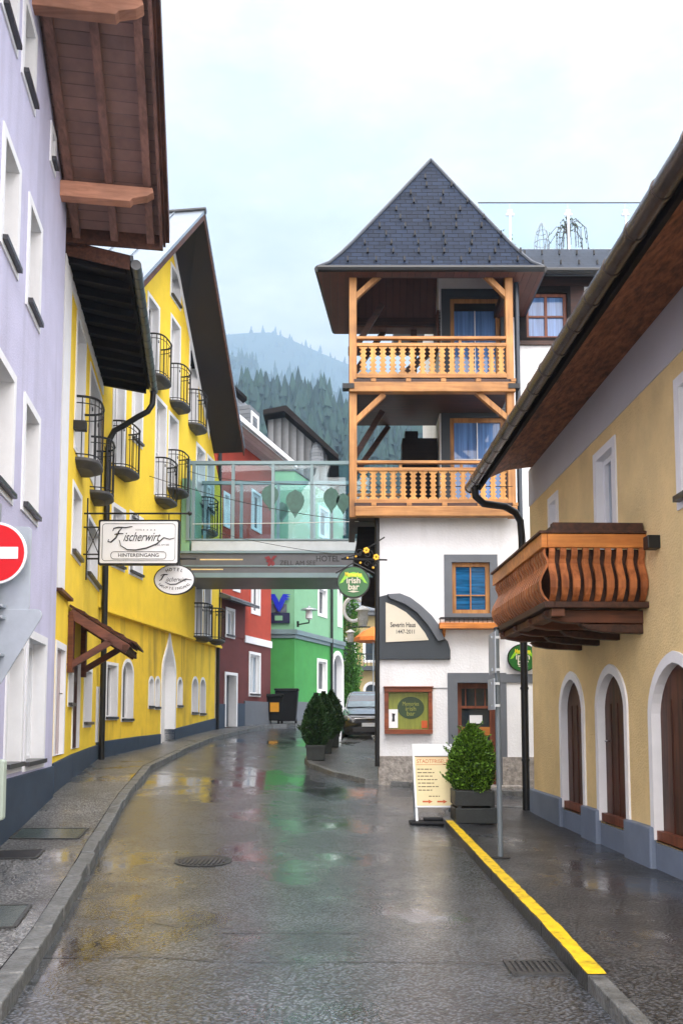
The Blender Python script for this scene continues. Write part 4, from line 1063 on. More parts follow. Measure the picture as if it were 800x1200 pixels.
# ------------------------------------------------------------------ green house
def green_house():
    W = Wall((-2.0, 36, 0), (.36, 1, 0), (1, -.36, 0)); Wf = Wall((-2.0, 36, 0), (1, 0, 0), (0, -1, 0))
    root = thing('green_house', 'two tone green corner house with white windows, grey cornice and an arched gateway', 'house', Vector((-2.0, 36, 1.5)))
    zc = at_y(345, 740, 36).z; zp = at_y(345, 822, 36).z; zt = at_y(345, 552, 36).z
    ue = W.px(402, 800)[0]
    wins = [dict(a=(371.5, 772), b=(382.5, 812)), dict(a=(372.5, 687), b=(382.5, 724)), dict(a=(395.5, 690), b=(400, 735)), dict(a=(374, 592), b=(385, 634))]
    gate = dict(a=(389, 764), b=(401, 842), k='round')
    for w in wins + [gate]: w['r'] = from_px(W, w['a'], w['b'], .1)
    lo = MB(); facade(W, (0, ue), (.5, zc), [wins[0]['r'] + (None,), gate['r'] + ('round',)], lo, back=3)
    Wf.box(lo, -3.2, -.02, .5, zc, -6, 0); lo.build('lower_wall', M['green_low'], root)
    hi = MB(); facade(W, (0, ue), (zc, zt), [w['r'] + (None,) for w in wins[1:]], hi, back=3); Wf.box(hi, -3.2, -.02, zc, zt, -6, 0); hi.build('upper_wall', M['green_up'], root)
    for w in wins: opening(W, root, *w['r'], sur=.13, depth=.18, proud=.03, fw=.06, sill=None)
    opening(W, root, *gate['r'], kind='round', name='gate', sur=.18, depth=.3, leaf='mid_grey', sill=None, foot=False, proud=.05)
    c = MB(); W.box(c, -.02, ue, zc - .12, zc + .08, -.02, .14); Wf.box(c, -3.2, .12, zc - .12, zc + .08, -.02, .14); W.box(c, -.02, ue, zc - .28, zc - .125, -.02, .06); Wf.box(c, -3.2, .05, zc - .28, zc - .125, -.02, .06)
    c.build('cornice', M['bridge_frame'], root)
    plinth(W, root, [(-.03, zp), (gate['r'][0] - .2, zp)], M['mid_grey'], .3, .05, low=.5); plinth(Wf, root, [(-3.2, zp), (0, zp)], M['mid_grey'], .3, .05, low=.5)
    dp = MB(); u = W.px(386.5, 760)[0]; dp.tube([W.P(u, zt, .1), W.P(u, 1.2, .1)], .06, 8); dp.build('downpipe', M['metal_dark'], root)
    rf = MB(); rf.prism([Wf.P(-3.25, zt, .04), Wf.P(.04, zt, .04), W.P(ue, zt, .04), W.P(ue, zt, -3)], (0, 0, .06)); rf.build('roof', M['slate_far'], root)
    # the blue winged emblem on its board
    r2 = thing('bank_sign', 'blue winged V emblem above a navy panel on the green house wall', 'sign', at_y(327, 730, 35.8))
    def P(x, y, off): p = at_y(x, y, 36 - off); return p
    b = MB(); b.prism([P(315, 730, .1), P(339.5, 730, .1), P(339.5, 718, .1), P(315, 718, .1)], (0, .08, 0)); b.build('panel', M['logo_board'], r2)
    b = MB(); b.prism([P(315.5, 717.5, .06), P(336, 717.5, .06), P(336, 708, .06), P(315.5, 708, .06)], (0, .05, 0)); b.build('grey_panel', M['mid_grey'], r2)
    b = MB(); b.prism([P(322, 727, .125), P(331, 727, .125), P(331, 721.5, .125), P(322, 721.5, .125)], (0, .02, 0)); b.build('green_plate', M['green_up'], r2)
    v = MB()
    L_ = [(326.5, 717.5), (322.8, 711), (319.5, 703), (315, 702.5), (319, 700.5), (313.5, 699.5), (318, 697.8), (313, 696.5), (322, 696), (326, 703), (327.2, 707)]
    v.prism([P(x, y, .16) for x, y in L_], (0, .05, 0)); v.prism([P(653.8 - x, y, .16) for x, y in L_], (0, .05, 0))
    v.build('emblem', M['logo_blue'], r2)
    l = thing('wall_lantern', 'grey street lamp with wide flat shade on a bracket of the green house', 'lamp', at_y(348, 733, 35.5))
    q = at_y(362, 732, 35.2); s = at_y(349, 732, 35.9)
    a = MB(); a.tube([s, Vector((q.x, q.y, s.z)), q + Vector((0, 0, .25))], .03, 6); a.tube([s + Vector((0, 0, -.1)), s + Vector((0, 0, .15))], .05, 6); a.build('bracket', M['metal_dark'], l)
    a = MB(); a.lathe(q + Vector((0, 0, .2)), [(.06, 0), (.15, .06), (.13, .42)], 10); a.build('globe', M['sign_white'], l)
    a = MB(); a.lathe(q + Vector((0, 0, .6)), [(.36, 0), (.33, .05), (.08, .12), (.01, .2)], 14); a.build('lamp_shade', M['metal_grey'], l)
green_house()

def bins():
    for i, (x, w, h, lab) in enumerate(((321, .78, 1.05, 'black wheeled bin with an orange yellow label by the green wall'), (336, .9, 1.28, 'taller black wheeled bin next to the green house corner'))):
        Y = 33.6; p = at_y(x, 845, Y); p.z = gz(p.x, Y) + .11
        r = thing('wheelie_bin', lab, 'bin', p, 'black bins by the green wall')
        b = MB(); b.hexa([p + Vector((sx * w * .40, sy * .3, .1)) for sx, sy in ((-1, -1), (1, -1), (1, 1), (-1, 1))], [p + Vector((sx * w * .5, sy * .4, h)) for sx, sy in ((-1, -1), (1, -1), (1, 1), (-1, 1))])
        b.build('body', M['bin_black'], r, bevel=.03)
        b = MB(); b.box(p + Vector((0, 0, h + .05)), (w * 1.06, .88, .08)); b.box(p + Vector((0, -.42, h + .0)), (w * .8, .06, .06)); b.build('lid', M['bin_black'], r, bevel=.03)
        for sx in (-1, 1):
            b = MB(); b.tube([p + Vector((sx * w * .38 - .04, .28, .1)), p + Vector((sx * w * .38 + .04, .28, .1))], .1, 12); b.build('wheel', M['rubber'], r)
        if i == 0:
            b = MB(); b.box(p + Vector((.05, -.385, .62)), (.34, .02, .36), tilt=Matrix.Rotation(R(6), 4, 'X')); b.build('label_plate', M['bin_yellow'], r)
bins()

# ------------------------------------------------------------------ glazed bridge
M['dark_red'] = mat('dark_red_emblem', (.20, .008, .012), rough=.4, bump=0, var=0)
def bridge():
    Y = 24.3; D = 2.2
    W = Wall((0, Y, 0), (1, 0, 0), (0, -1, 0))
    U = lambda x: W.px(x, 620)[0]; Z = lambda y: W.px(320, y)[1]
    root = thing('glass_footbridge', 'glazed footbridge with a grey lettered fascia crossing the street to the white house', 'bridge', Vector((U(320), Y, Z(670))))
    x0, x1 = U(212), .80
    fl = MB(); W.box(fl, x0, x1, Z(677), Z(646), -D, 0); fas = fl.build('fascia', M['bridge_beam'], root, bevel=.02)
    tr = MB(); W.box(tr, x0, x1, Z(664.2), Z(662.6), .002, .025); W.box(tr, x0, x1, Z(677), Z(671.5), .002, .03); W.box(tr, x0, x1, Z(648.5), Z(646), .002, .05); tr.build('trim', M['bridge_frame'], fas)
    sk = MB(); W.box(sk, U(224), x1, Z(645.8), Z(633), -D + .1, -.04); sk.build('skirt', M['bridge_skirt'], root, bevel=.03)
    xs_ = [226, 272.5, 319.4, 365, 411]
    zt, zb = Z(544), Z(633)
    for k, x in enumerate(xs_):
        for o in (-.06, -D + .06):
            p = MB(); W.box(p, U(x) - .045, U(x) + .045, zb, zt, o - .05, o + .05); p.build('post', M['bridge_frame'], root)
    for o in (-.06, -D + .06):
        rl = MB(); W.box(rl, U(222), x1, zt, zt + .10, o - .06, o + .06); W.box(rl, U(222), x1, zb + .001, zb + .05, o - .04, o + .04); rl.build('rail', M['bridge_frame'], root)
    for k in range(4):
        a, b = U(xs_[k]) + .05, U(xs_[k + 1]) - .05
        for o in (-.06, -D + .06):
            gpl = MB(); W.box(gpl, a, b, zb + .052, zt, o - .006, o + .006); gpl.build('glass_pane', M['bridge_glass'], root)
    W.box(gpl := MB(), U(411) + .05, x1, zb + .052, zt, -.066, -.054); gpl.build('glass_pane', M['bridge_glass'], root)
    ep = MB(); W.box(ep, x0, U(222), Z(646), Z(560), -D, -.05); ep.build('end_panel', M['end_green'], root)
    rf = MB(); W.box(rf, U(218), U(222), zb, zt + .16, -.1, 0); rf.build('end_post', M['bridge_frame'], root)
    # leaf shaped decals on the panes
    def leafpts(w, h):
        half = [(.0, .5), (.12, .44), (.30, .40), (.46, .26), (.5, .10), (.44, -.05), (.30, -.20), (.14, -.31), (.07, -.40), (.0, -.5)]
        pts = [(x * w, y * h) for x, y in half] + [(-x * w, y * h) for x, y in reversed(half[1:-1])]
        return pts
    for x, y, w, h, o in ((316, 583, .50, .80, -.04), (345.5, 590, .54, .86, -.04), (388, 586, .46, .80, -.04), (402, 590, .40, .66, -.04), (324, 580, .40, .7, -D + .10)):
        m = MB(); u, z = U(x), Z(y); plate(m, W.P(u, z, o), leafpts(w, h), .004); dec = m.build('leaf_decal', M['decal'], root)
    t = MB(); put_text(t, 'HOTEL', .24, W.P(U(384), Z(655), .006), X1, Z1, width=U(397) - U(370), bold=.01); put_text(t, 'ZELL AM SEE', .20, W.P(U(349), Z(660.2), .028), X1, Z1, width=U(370) - U(328))
    t.build('lettering', M['ink'], fas)
    e = MB()
    for pts in ([(-.20, .10), (-.05, .16), (.02, .06), (-.06, -.02)], [(.0, .02), (.10, .16), (.24, .17), (.14, .06), (.06, -.02)], [(-.16, -.02), (.0, .05), (.06, -.08), (-.02, -.2), (-.10, -.18), (-.06, -.08)], [(.02, -.02), (.12, -.02), (.16, -.14), (.06, -.20)]):
        plate(e, W.P(U(317), Z(657), .030), [(x * .85, y * .85) for x, y in pts], .004)
    e.build('emblem', M['dark_red'], fas)
    st = MB(); W.box(st, U(235), U(285), Z(656.5), Z(655), .003, .006); W.box(st, U(225), U(262), Z(668), Z(666.6), .003, .006); st.build('painted_line', M['tan'], fas)
M['end_green'] = mat('green_frosted_panel', (.20, .40, .24), rough=.35, var=.1, bump=0)
bridge()

# ------------------------------------------------------------------ white house with the timber loggia tower
def white_house():
    YF = 17.5
    W = Wall((0, YF, 0), (1, 0, 0), (0, -1, 0)); WB = Wall((0, 17.15, 0), (1, 0, 0), (0, -1, 0)); WD = Wall((0, 18.9, 0), (1, 0, 0), (0, -1, 0))
    root = thing('white_house', 'white corner house with a two storey honey timber loggia under a pointed slate roof', 'house', Vector((2, YF, .5)))
    x0 = W.px(444, 800)[0]; x1 = 7.0; zt = W.px(500, 600)[1]
    U = lambda x, y=600: W.px(x, y)[0]; Z = lambda y: W.px(500, y)[1]
    win = from_px(W, (529, 659), (574, 719)); door = (W.px(536, 850)[0], W.px(582, 850)[0], W.px(560, 921)[1], W.px(560, 800)[1])
    mb = MB(); facade(W, (x0, x1), (-.3, zt), [win + (None,), door + (None,)], mb, back=.5); mb.prism([Vector(p) for p in ((x0 + .02, YF + .43, -.3), (x1, YF + .43, -.3), (x1, 26.2, -.3), (x0 + .50, 26.2, -.3))], (0, 0, zt + .3 - .01)); mb.build('wall', M['white'], root)
    sd = MB(); sd.prism([W.P(U(420), Z(607), -.8), W.P(U(443), Z(607), -.8), W.P(U(443), Z(668), -.8), W.P(U(436), Z(660), -.8), W.P(U(414), Z(650), -.8), W.P(U(418), Z(628), -.8)], (0, .5, 0)); sd.prism([W.P(U(427), Z(668), -.9), W.P(U(441), Z(668), -.9), W.P(U(441), Z(704), -.9), W.P(U(424), Z(700), -.9)], (0, .3, 0)); sd.build('timber_console', M['black_wood'], root)
    # stone foot
    zs = Z(886); st = MB(); W.box(st, x0 - .02, U(528, 880), -.3, zs, -.3, .035); W.box(st, U(588, 880), x1, -.3, zs - .02, -.3, .035); st.build('stone_base', M['stone'], root)
    # first floor window with grey surround, timber frame, ledge
    w = opening(W, root, *win, sur=.16, depth=.10, trim=M['mid_grey'], frame='honey_v', fw=.085, grid=(1, 1), pane='pane_stripe', sill=None, proud=.03, label='orange framed window with a dark grey surround')
    gb = MB(); cu = (win[0] + win[1]) / 2; W.box(gb, cu - .012, cu + .012, win[2] + .08, win[3] - .08, -.07, -.045); zc = win[2] + (win[3] - win[2]) * .36; W.box(gb, win[0] + .08, win[1] - .08, zc - .012, zc + .012, -.07, -.047); gb.build('glazing_bar', M['honey_v'], w)
    lg = MB(); W.box(lg, U(512), U(589), Z(738), Z(731), .0, .26); lg.prism([W.P(U(516), Z(738), .0), W.P(U(516), Z(738), .24), W.P(U(516), Z(747), .02)], X1 * .06); lg.prism([W.P(U(583), Z(738), 0), W.P(U(583), Z(738), .24), W.P(U(583), Z(747), .02)], X1 * .06)
    led = lg.build('window_ledge', M['chalet_rail'], root, bevel=.008)
    rl = MB()
    for o in (.04, .25): rl.tube([W.P(U(512.5), Z(725.5), o), W.P(U(588.5), Z(725.5), o)], .012, 6)
    for i in range(15):
        x = U(513 + 75 * i / 14); rl.tube([W.P(x, Z(731), .25), W.P(x, Z(725.5), .25)], .008, 5)
    rl.build('railing', M['metal_dark'], led)
    # bar door
    dw = opening(W, root, *door, name='door', sur=.20, depth=.28, trim=M['mid_grey'], frame='door_wood_red', fw=.11, grid=(1, 1), pane='pane', sill=None, foot=False, proud=.02, label='glazed brown bar door with orange cross rails')
    dr = MB(); W.box(dr, door[0] + .11, door[1] - .11, Z(862), Z(852), -.255, -.215); W.box(dr, door[0] + .11, door[1] - .11, Z(912), Z(897), -.255, -.215); dr.build('cross_rail', M['chalet_rail'], dw)
    gb = MB()
    for k in (1, 2, 3): x = door[0] + (door[1] - door[0]) * k / 4; W.box(gb, x - .012, x + .012, Z(829), door[3] - .12, -.255, -.225)
    W.box(gb, door[0] + .11, door[1] - .11, Z(830), Z(827), -.255, -.222); gb.build('glazing_bar', M['door_wood_red'], dw)
    nt = MB(); W.box(nt, U(552, 840), U(567, 840), Z(848), Z(838), -.255, -.245); nt.build('notice', M['sign_white'], dw)
    hd = MB(); W.box(hd, U(585, 800), x1, Z(800), Z(790), -.01, .03); hd.build('door_band', M['mid_grey'], root)
    stp = MB(); W.box(stp, U(528, 900), U(610, 900), -.2, Z(920), -.2, .28); stp.build('door_step', M['stone'], root, bevel=.02)
    # dark curved gable panel with the house plaque
    out = [(443, 773), (443, 700), (453, 697.5), (462, 696), (468, 696.5), (480, 701), (492, 710), (505, 722), (513, 733), (520, 748), (524, 752), (527, 762), (527, 773)]
    pn = MB(); pn.prism([W.P(*W.px(x, y, 0)[:2], .004) for x, y in out], W.n * .07); panel = pn.build('name_panel', M['dark_grey'], root, bevel=.012)
    arc = [(453, 697), (468, 696.2), (480, 701), (492, 710), (505, 722), (513, 733), (520, 750), (512, 752), (500, 733), (488, 719), (474, 709), (456, 702)]
    ar = MB(); ar.prism([W.P(*W.px(x, y, 0)[:2], .076) for x, y in arc], W.n * .06); ar.build('arch_moulding', M['mid_grey'], panel, bevel=.01)
    inn_ = [(451.5, 753), (451.5, 706.5), (462, 710.5), (475, 718), (487, 729), (497, 742), (501.5, 750.5)]
    pl = MB(); pl.prism([W.P(*W.px(x, y, 0)[:2], .076) for x, y in inn_], W.n * .012); plq = pl.build('plaque', M['cream'], panel)
    t = MB(); c = W.px(471.5, 733); put_text(t, 'Severin Haus', .14, W.P(c[0], c[1], .0895), X1, Z1, width=U(486) - U(457), bold=.02); c = W.px(474.5, 741); put_text(t, '1447-2011', .12, W.P(c[0], c[1], .0895), X1, Z1, width=U(485) - U(464), bold=.012)
    t.build('lettering', M['ink'], plq)
    cw = MB(); W.box(cw, U(506, 800), U(525, 800), Z(806.8), Z(806), .001, .012); cw.build('cable', M['mid_grey'], root)
    dp = MB(); dp.tube([W.P(U(441.5), Z(608), .06), W.P(U(440.8), Z(898), .06)], .05, 10); dp.build('downpipe', M['metal_dark'], root, smooth=True)
    # ---- loggia
    Ub = lambda x, y=500: WB.px(x, y)[0]; Zb = lambda y: WB.px(500, y)[1]
    xl, xr = Ub(409), Ub(603.5); YB = 19.7
    zf2, zf1 = Zb(450), Zb(595)
    ze = Zb(316)
    def bm(name, m, *args, **k):
        b = MB(); b.beam(*args[:2], args[2], args[3], **k); return b.build(name, M[m], root, bevel=.008)
    for x in (xl + .08, xr - .09):
        b = MB(); b.box((x, 17.22, (zf1 + ze) / 2 - .05), (.155, .155, ze - zf1 + .3)); b.build('post', M['honey_v'], root, bevel=.01)
    for y in (18.4, YB):
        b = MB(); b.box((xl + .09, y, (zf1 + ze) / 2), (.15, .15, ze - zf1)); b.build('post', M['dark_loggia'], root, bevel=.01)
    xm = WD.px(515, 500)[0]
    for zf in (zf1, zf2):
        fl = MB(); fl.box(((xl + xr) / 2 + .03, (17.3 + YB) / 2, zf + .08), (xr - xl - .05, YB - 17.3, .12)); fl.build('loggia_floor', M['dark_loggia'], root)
        b = MB(); WB.box(b, (xl + .12) if zf == zf1 else xl, xr, zf - .19, zf + .02, -.1, .08); b.build('floor_beam', M['honey'], root, bevel=.015)
        b = MB(); WB.box(b, xl + .1, xr, zf + .03, zf + .10, -.1, .02); b.build('gap_strip', M['dark_loggia'], root)  # dark strip stands for the shaded gap under the railing
        for k in range(5):
            x = xl + .5 + k * .72; b = MB(); WB.box(b, x - .05, x + .05, zf + .024, zf + .09, .022, .08); b.build('joist_end', M['honey'], root)
        b = MB(); b.beam((xl + .08, 17.3, zf - .08), (xl + .08, YB, zf - .08), .14, .2); b.build('side_beam', M['dark_loggia'], root)
    # railings with cut slats
    for zf, yt, y2, ybm in ((zf2, 394.5, 402, 438), (zf1, 540, 548, 585)):
        zt_, z2, zb_ = Zb(yt), Zb(y2), Zb(ybm)
        rl = MB(); WB.box(rl, xl + .16, xr - .17, zt_ - .06, zt_, -.07, .03); WB.box(rl, xl + .155, xr - .165, z2 - .07, z2, -.05, .015); WB.box(rl, xl + .155, xr - .165, zb_ - .09, zb_ - .0, -.05, .02)
        for x in (xl + 1.05, xl + 2.3): WB.box(rl, x - .03, x + .03, z2 + .001, zt_ - .061, -.05, -.01)
        rail = rl.build('railing', M['honey'], root, bevel=.006)
        sl = MB(); n = 15; span = xr - xl - .36
        for i in range(n):
            cx = xl + .19 + span * (i + .5) / n; hw = span / n / 2
            h = z2 - .07 - zb_; pts_r = []
            for k in range(41):
                t = k / 40
                cut = 0
                for c_, r_ in ((.12, .055), (.26, .065), (.42, .075), (.58, .075), (.74, .065), (.88, .055)):
                    d_ = abs(t - c_)
                    if d_ < r_: cut = max(cut, math.sqrt(1 - (d_ / r_) ** 2))
                if .07 < t < .93: cut = max(cut, .35)
                pts_r.append((hw - .012 - hw * .50 * cut * (1 if .04 < t < .96 else 0), zb_ + h * t))
            P_ = [WB.P(cx + a, z, -.03) for a, z in pts_r] + [WB.P(cx - a, z, -.03) for a, z in reversed(pts_r)]
            m = len(pts_r)
            vs_ = [WB.P(cx + a, z, o) for o in (-.03, -.005) for a, z in pts_r] + [WB.P(cx - a, z, o) for o in (-.03, -.005) for a, z in pts_r]
            for k in range(m - 1):
                a0, a1, b0, b1 = k, k + 1, m + k, m + k + 1; c0, c1, d0, d1 = 2 * m + k, 2 * m + k + 1, 3 * m + k, 3 * m + k + 1
                if k == 0: sl.add(vs_, []); base_i = len(sl.v) - len(vs_)
                sl.f += [[base_i + q for q in f] for f in ([b0, b1, d1, d0], [a1, a0, c0, c1], [a0, a1, b1, b0], [c1, c0, d0, d1])]
        sl.build('slats', M['slat'], rail)
        # return railing along the open left side
        rs_ = MB(); rs_.box((xl + .08, 17.85, zt_ - .03), (.09, 1.0, .06)); rs_.box((xl + .08, 17.85, z2 - .03), (.05, 1.0, .07)); rs_.box((xl + .08, 17.85, zb_ - .05), (.05, 1.0, .09))
        for k in range(5): rs_.box((xl + .08, 17.45 + k * .2, (z2 + zb_) / 2), (.025, .12, z2 - zb_ - .05))
        for y0_ in (18.5,): rs_.box((xl + .08, (y0_ + YB) / 2, zt_ - .03), (.07, YB - y0_, .06))
        rs_.box(((xl + xm) / 2, YB, zt_ - .03), (xm - xl, .07, .06)); 
        rs_.build('side_railing', M['honey'], root)
    # braces
    def brace(a, b, dark=False):
        p, q = WB.px(*a), WB.px(*b); m = MB(); m.beam(WB.P(p[0], p[1], -.07), WB.P(q[0], q[1], -.07), .11, .11); m.build('brace', M['dark_loggia' if dark else 'honey_v'], root, bevel=.006)
    for a, b in (((415, 348), (447, 319)), ((598, 350), (566, 318)), ((415, 494), (450, 461)), ((598, 492), (558, 458))): brace(a, b)
    for zf in (zf1, ze - (zf2 - zf1)):
        top = zf + (zf2 - zf1)
        m = MB(); m.beam((xl + .09, 18.45, top - 1.2), (xl + .75, 18.45, top - .1), .1, .12); m.build('brace', M['dark_loggia'], root)
        m = MB(); m.beam((xl + .09, YB, top - 1.25), (xl + .95, YB, top - .0), .1, .12); m.build('brace', M['dark_loggia'], root)
    # dark timber lining at the back
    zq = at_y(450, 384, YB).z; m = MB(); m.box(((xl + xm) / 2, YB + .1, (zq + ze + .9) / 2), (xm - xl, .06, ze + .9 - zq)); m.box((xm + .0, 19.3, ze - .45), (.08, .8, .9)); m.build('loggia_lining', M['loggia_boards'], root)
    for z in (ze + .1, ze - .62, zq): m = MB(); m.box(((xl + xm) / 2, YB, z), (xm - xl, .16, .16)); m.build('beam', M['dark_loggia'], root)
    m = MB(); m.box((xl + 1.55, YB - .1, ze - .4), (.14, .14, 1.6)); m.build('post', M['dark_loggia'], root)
    m = MB(); m.beam((xl + .9, YB - .16, ze - 1.6), (xm - .05, YB - .16, ze - .65), .12, .14); m.build('brace', M['dark_loggia'], root)
    m = MB(); m.box((1.80, YB - .25, zf1 + 1.15), (.80, .5, 2.0)); m.box((1.62, YB - .25, zf1 + 2.2), (.3, .3, .3)); m.build('dark_silhouette', M['black_wood'], root)  # unidentified dark silhouette at the back of the loggia, built as blocks
    # recessed wall with balcony doors and, to the right, the wing
    Ud = lambda x, y=400: WD.px(x, y)[0]; Zd = lambda y: WD.px(550, y)[1]
    d_up = (Ud(527, 370), Ud(586, 370), zf2 + .15, Zd(349)); d_lo = (Ud(527, 520), Ud(592, 520), zf1 + .15, Zd(489))
    wwin = (Ud(616, 370), Ud(664, 370), Zd(396), Zd(343))
    mw = MB(); facade(WD, (xm, 7), (zf1 - .2, Zd(316)), [d_up + (None,), d_lo + (None,), wwin + (None,)], mw, back=4); mw.build('upper_wall', M['white'], root)
    for d_ in (d_up, d_lo):
        s = MB(); WD.box(s, xm + .02, xr + .0, d_[2] - .1, d_[3] + .18, -.01, .012)
        o = opening(WD, root, *d_, name='balcony_door', sur=.20, depth=.12, trim=M['dark_grey'], frame='honey_v', fw=.10, grid=(1, 1), pane='pane_blue', sill=None, foot=False, proud=.03)
        g2 = MB(); cu = (d_[0] + d_[1]) / 2; WD.box(g2, cu - .01, cu + .01, d_[2] + .1, d_[3] - .1, -.095, -.07); zc = d_[3] - (d_[3] - d_[2]) * .40; WD.box(g2, d_[0] + .1, d_[1] - .1, zc - .01, zc + .01, -.095, -.073); g2.build('glazing_bar', M['white_trim'], o)
    bl = MB(); WD.box(bl, d_up[0] + .1, d_up[1] - .1, d_up[3] - .28, d_up[3] - .09, -.09, -.068); bl.build('blind', M['black_wood'], o)
    opening(WD, root, *wwin, sur=.16, depth=.12, trim=M['black_wood'], frame='door_wood_red', fw=.07, grid=(2, 2), pane='pane_blue', sill=None, proud=.03)
    db = MB(); WD.box(db, Ud(604, 370), Ud(720, 370), Zd(336), Zd(325), .0, .05); WD.box(db, Ud(606), Ud(720), Zd(405), Zd(400.5), 0, .06); WD.box(db, Ud(668, 370), Ud(684, 370), Zd(398), Zd(336.5), .0, .04); db.build('timber_band', M['dark_loggia'], root)
    # wing roof and gutter
    e0, r0 = WD.P(0, Zd(323), .45), None
    zE, zR = WD.px(650, 322, .45)[1], at_y(650, 292, 20.6).z
    xa, xb = Ud(596), 7.3
    wr = MB(); wr.hexa([Vector((xa, 18.45, zE)), Vector((xb, 18.45, zE)), Vector((xb, 20.6, zR - .12)), Vector((xa, 20.6, zR - .12))], [Vector((xa, 18.42, zE + .1)), Vector((xb, 18.42, zE + .1)), Vector((xb, 20.6, zR)), Vector((xa, 20.6, zR))])
    wroof = wr.build('wing_roof', M['slate_wing'], root)
    gt = MB(); gt.tube([(xa + .1, 18.36, zE + .04), (xb, 18.36, zE + .04)], .075, 10); gt.build('gutter', M['metal_dark'], wroof)
    for k in range(12):
        for j in range(2):
            x = xa + .4 + k * .42 + j * .2; f = .25 + j * .4; h_ = MB(); h_.box((x, 18.42 + 2.18 * f, zE + .12 + (zR - zE) * f), (.035, .06, .10)); h_.build('snow_guard', M['metal_dark'], wroof)
    tb = MB(); tb.box((4.8, 23.2, zR - .3), (6.5, 5, .3)); tb.build('terrace', M['mid_grey'], root)
    dp = MB(); x = Ub(606.5, 400); dp.tube([(x - .12, 18.3, zE), (x - .1, 17.9, zE - .25), (x + .03, 17.38, zE - .45), (x + .03, 17.36, Zb(612))], .055, 10); dp.build('downpipe', M['pipe_blue'], root, smooth=True)
    for y_ in (454,):
        for xx in (408, 601): m = MB(); p = WB.px(xx, y_); WB.box(m, p[0] - .12, p[0] + .12, p[1] - .05, p[1] + .05, -.1, .10); m.build('iron_shoe', M['metal_dark'], root)
    # ---- the pointed bell-cast roof
    F = 16.92
    A, B = at_y(372, 315.5, F), at_y(637, 312, F); AY = 18.35; ap = at_y(504.5, 188, AY)
    zE_ = (A.z + B.z) / 2; bk = 19.75
    C0 = [Vector((A.x, F, zE_)), Vector((B.x, F, zE_)), Vector((B.x, bk, zE_)), Vector((A.x + .33, bk, zE_))]
    cen = Vector((ap.x, AY, 0))
    rings = []
    for s, hh in ((1, 0), (.90, .055), (.80, .145), (.70, .245), (.35, .62), (.0, 1)):
        rings.append([Vector((cen.x + (p.x - cen.x) * s, cen.y + (p.y - cen.y) * s, zE_ + (ap.z - zE_) * hh)) for p in C0])
    pr = MB()
    for rg in rings[:-1]: pr.v += rg
    pr.v.append(Vector((ap.x, AY, ap.z))); nr = len(rings) - 1
    for k in range(nr - 1):
        for i in range(4): pr.f.append([k * 4 + i, k * 4 + (i + 1) % 4, (k + 1) * 4 + (i + 1) % 4, (k + 1) * 4 + i])
    for i in range(4): pr.f.append([(nr - 1) * 4 + i, (nr - 1) * 4 + (i + 1) % 4, nr * 4])
    roof = pr.build('roof', M['slate'], root)
    un = MB(); Ci = [Vector((xl, 17.14, zE_)), Vector((xr, 17.14, zE_)), Vector((xr, bk - .35, zE_)), Vector((xl, bk - .35, zE_))]
    for i in range(4):
        a, b, c_, d_ = C0[i], C0[(i + 1) % 4], Ci[(i + 1) % 4], Ci[i]
        un.hexa([p + Vector((0, 0, -.09)) for p in (a, b, c_, d_)], [p + Vector((0, 0, -.004)) for p in (a, b, c_, d_)])
    un.build('soffit', M['loggia_boards'], roof)
    il_ = MB()                                   # boarded inside of the open roof
    for k in range(4):
        for i in range(4):
            q = [rings[k][i], rings[k][(i + 1) % 4], rings[k + 1][(i + 1) % 4], rings[k + 1][i]]
            il_.quad(*[Vector((cen.x + (p.x - cen.x) * .95, cen.y + (p.y - cen.y) * .95, p.z - .03)) for p in q])
    il_.build('roof_lining', M['loggia_boards'], roof, recalc=False)
    for i in range(4):
        m = MB(); m.beam(Ci[i] + Vector((0, 0, .02)), Ci[(i + 1) % 4] + Vector((0, 0, .02)), .14, .18); m.build('wall_plate', M['dark_loggia'], root)
    gt = MB()
    for i in range(4):
        a, b = C0[i], C0[(i + 1) % 4]; gt.tube([a + Vector((0, 0, -.02)), b + Vector((0, 0, -.02))], .07, 8)
    gt.build('gutter', M['metal_dark'], roof)
    hp = MB()
    for i in range(4):
        hp.tube([rg[i] + Vector((0, 0, .02)) for rg in rings[:-1]] + [Vector((ap.x, AY, ap.z + .02))], .035, 6)
    hp.build('hip_ridge', M['slate_hip'], roof)
    sg = MB()                                    # snow hooks on the street face
    def front(u, s):                             # s: 0 eave .. 1 apex
        for (s0, h0), (s1, h1) in zip(((1, 0), (.90, .055), (.80, .145), (.70, .245), (.35, .62)), ((.90, .055), (.80, .145), (.70, .245), (.35, .62), (.0, 1))):
            if h0 <= s <= h1:
                k = s0 + (s1 - s0) * (s - h0) / (h1 - h0); return Vector((cen.x + (B.x - A.x) / 2 * u * k, cen.y + (F - cen.y) * k, zE_ + (ap.z - zE_) * s)), k
    for r in range(11):
        s = .07 + r * .075
        k = front(0, s)[1]; n = max(1, int(k * 9)); 
        for i in range(n):
            u = ((i + .5 + (.25 if r % 2 else -.2)) / n * 2 - 1)
            if abs(u) < .93: p, _ = front(u, s); sg.box(p + Vector((0, -.03, .04)), (.03, .06, .10))
    sg.build('snow_guard', M['metal_dark'], roof)
    return W, xm
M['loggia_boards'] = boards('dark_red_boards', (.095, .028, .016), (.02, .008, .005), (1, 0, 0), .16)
M['slate_wing'] = slate('slate_wing_roof', (1, 0, 0), (0, .8, .55), (.011, .016, .027), .34, .22, .6)
M['slate_hip'] = mat('slate_hip', (.035, .045, .062), rough=.4)
M['pipe_blue'] = mat('blue_black_pipe', (.020, .032, .048), rough=.3, var=.1, bump=0)
WT, x_mid = white_house()

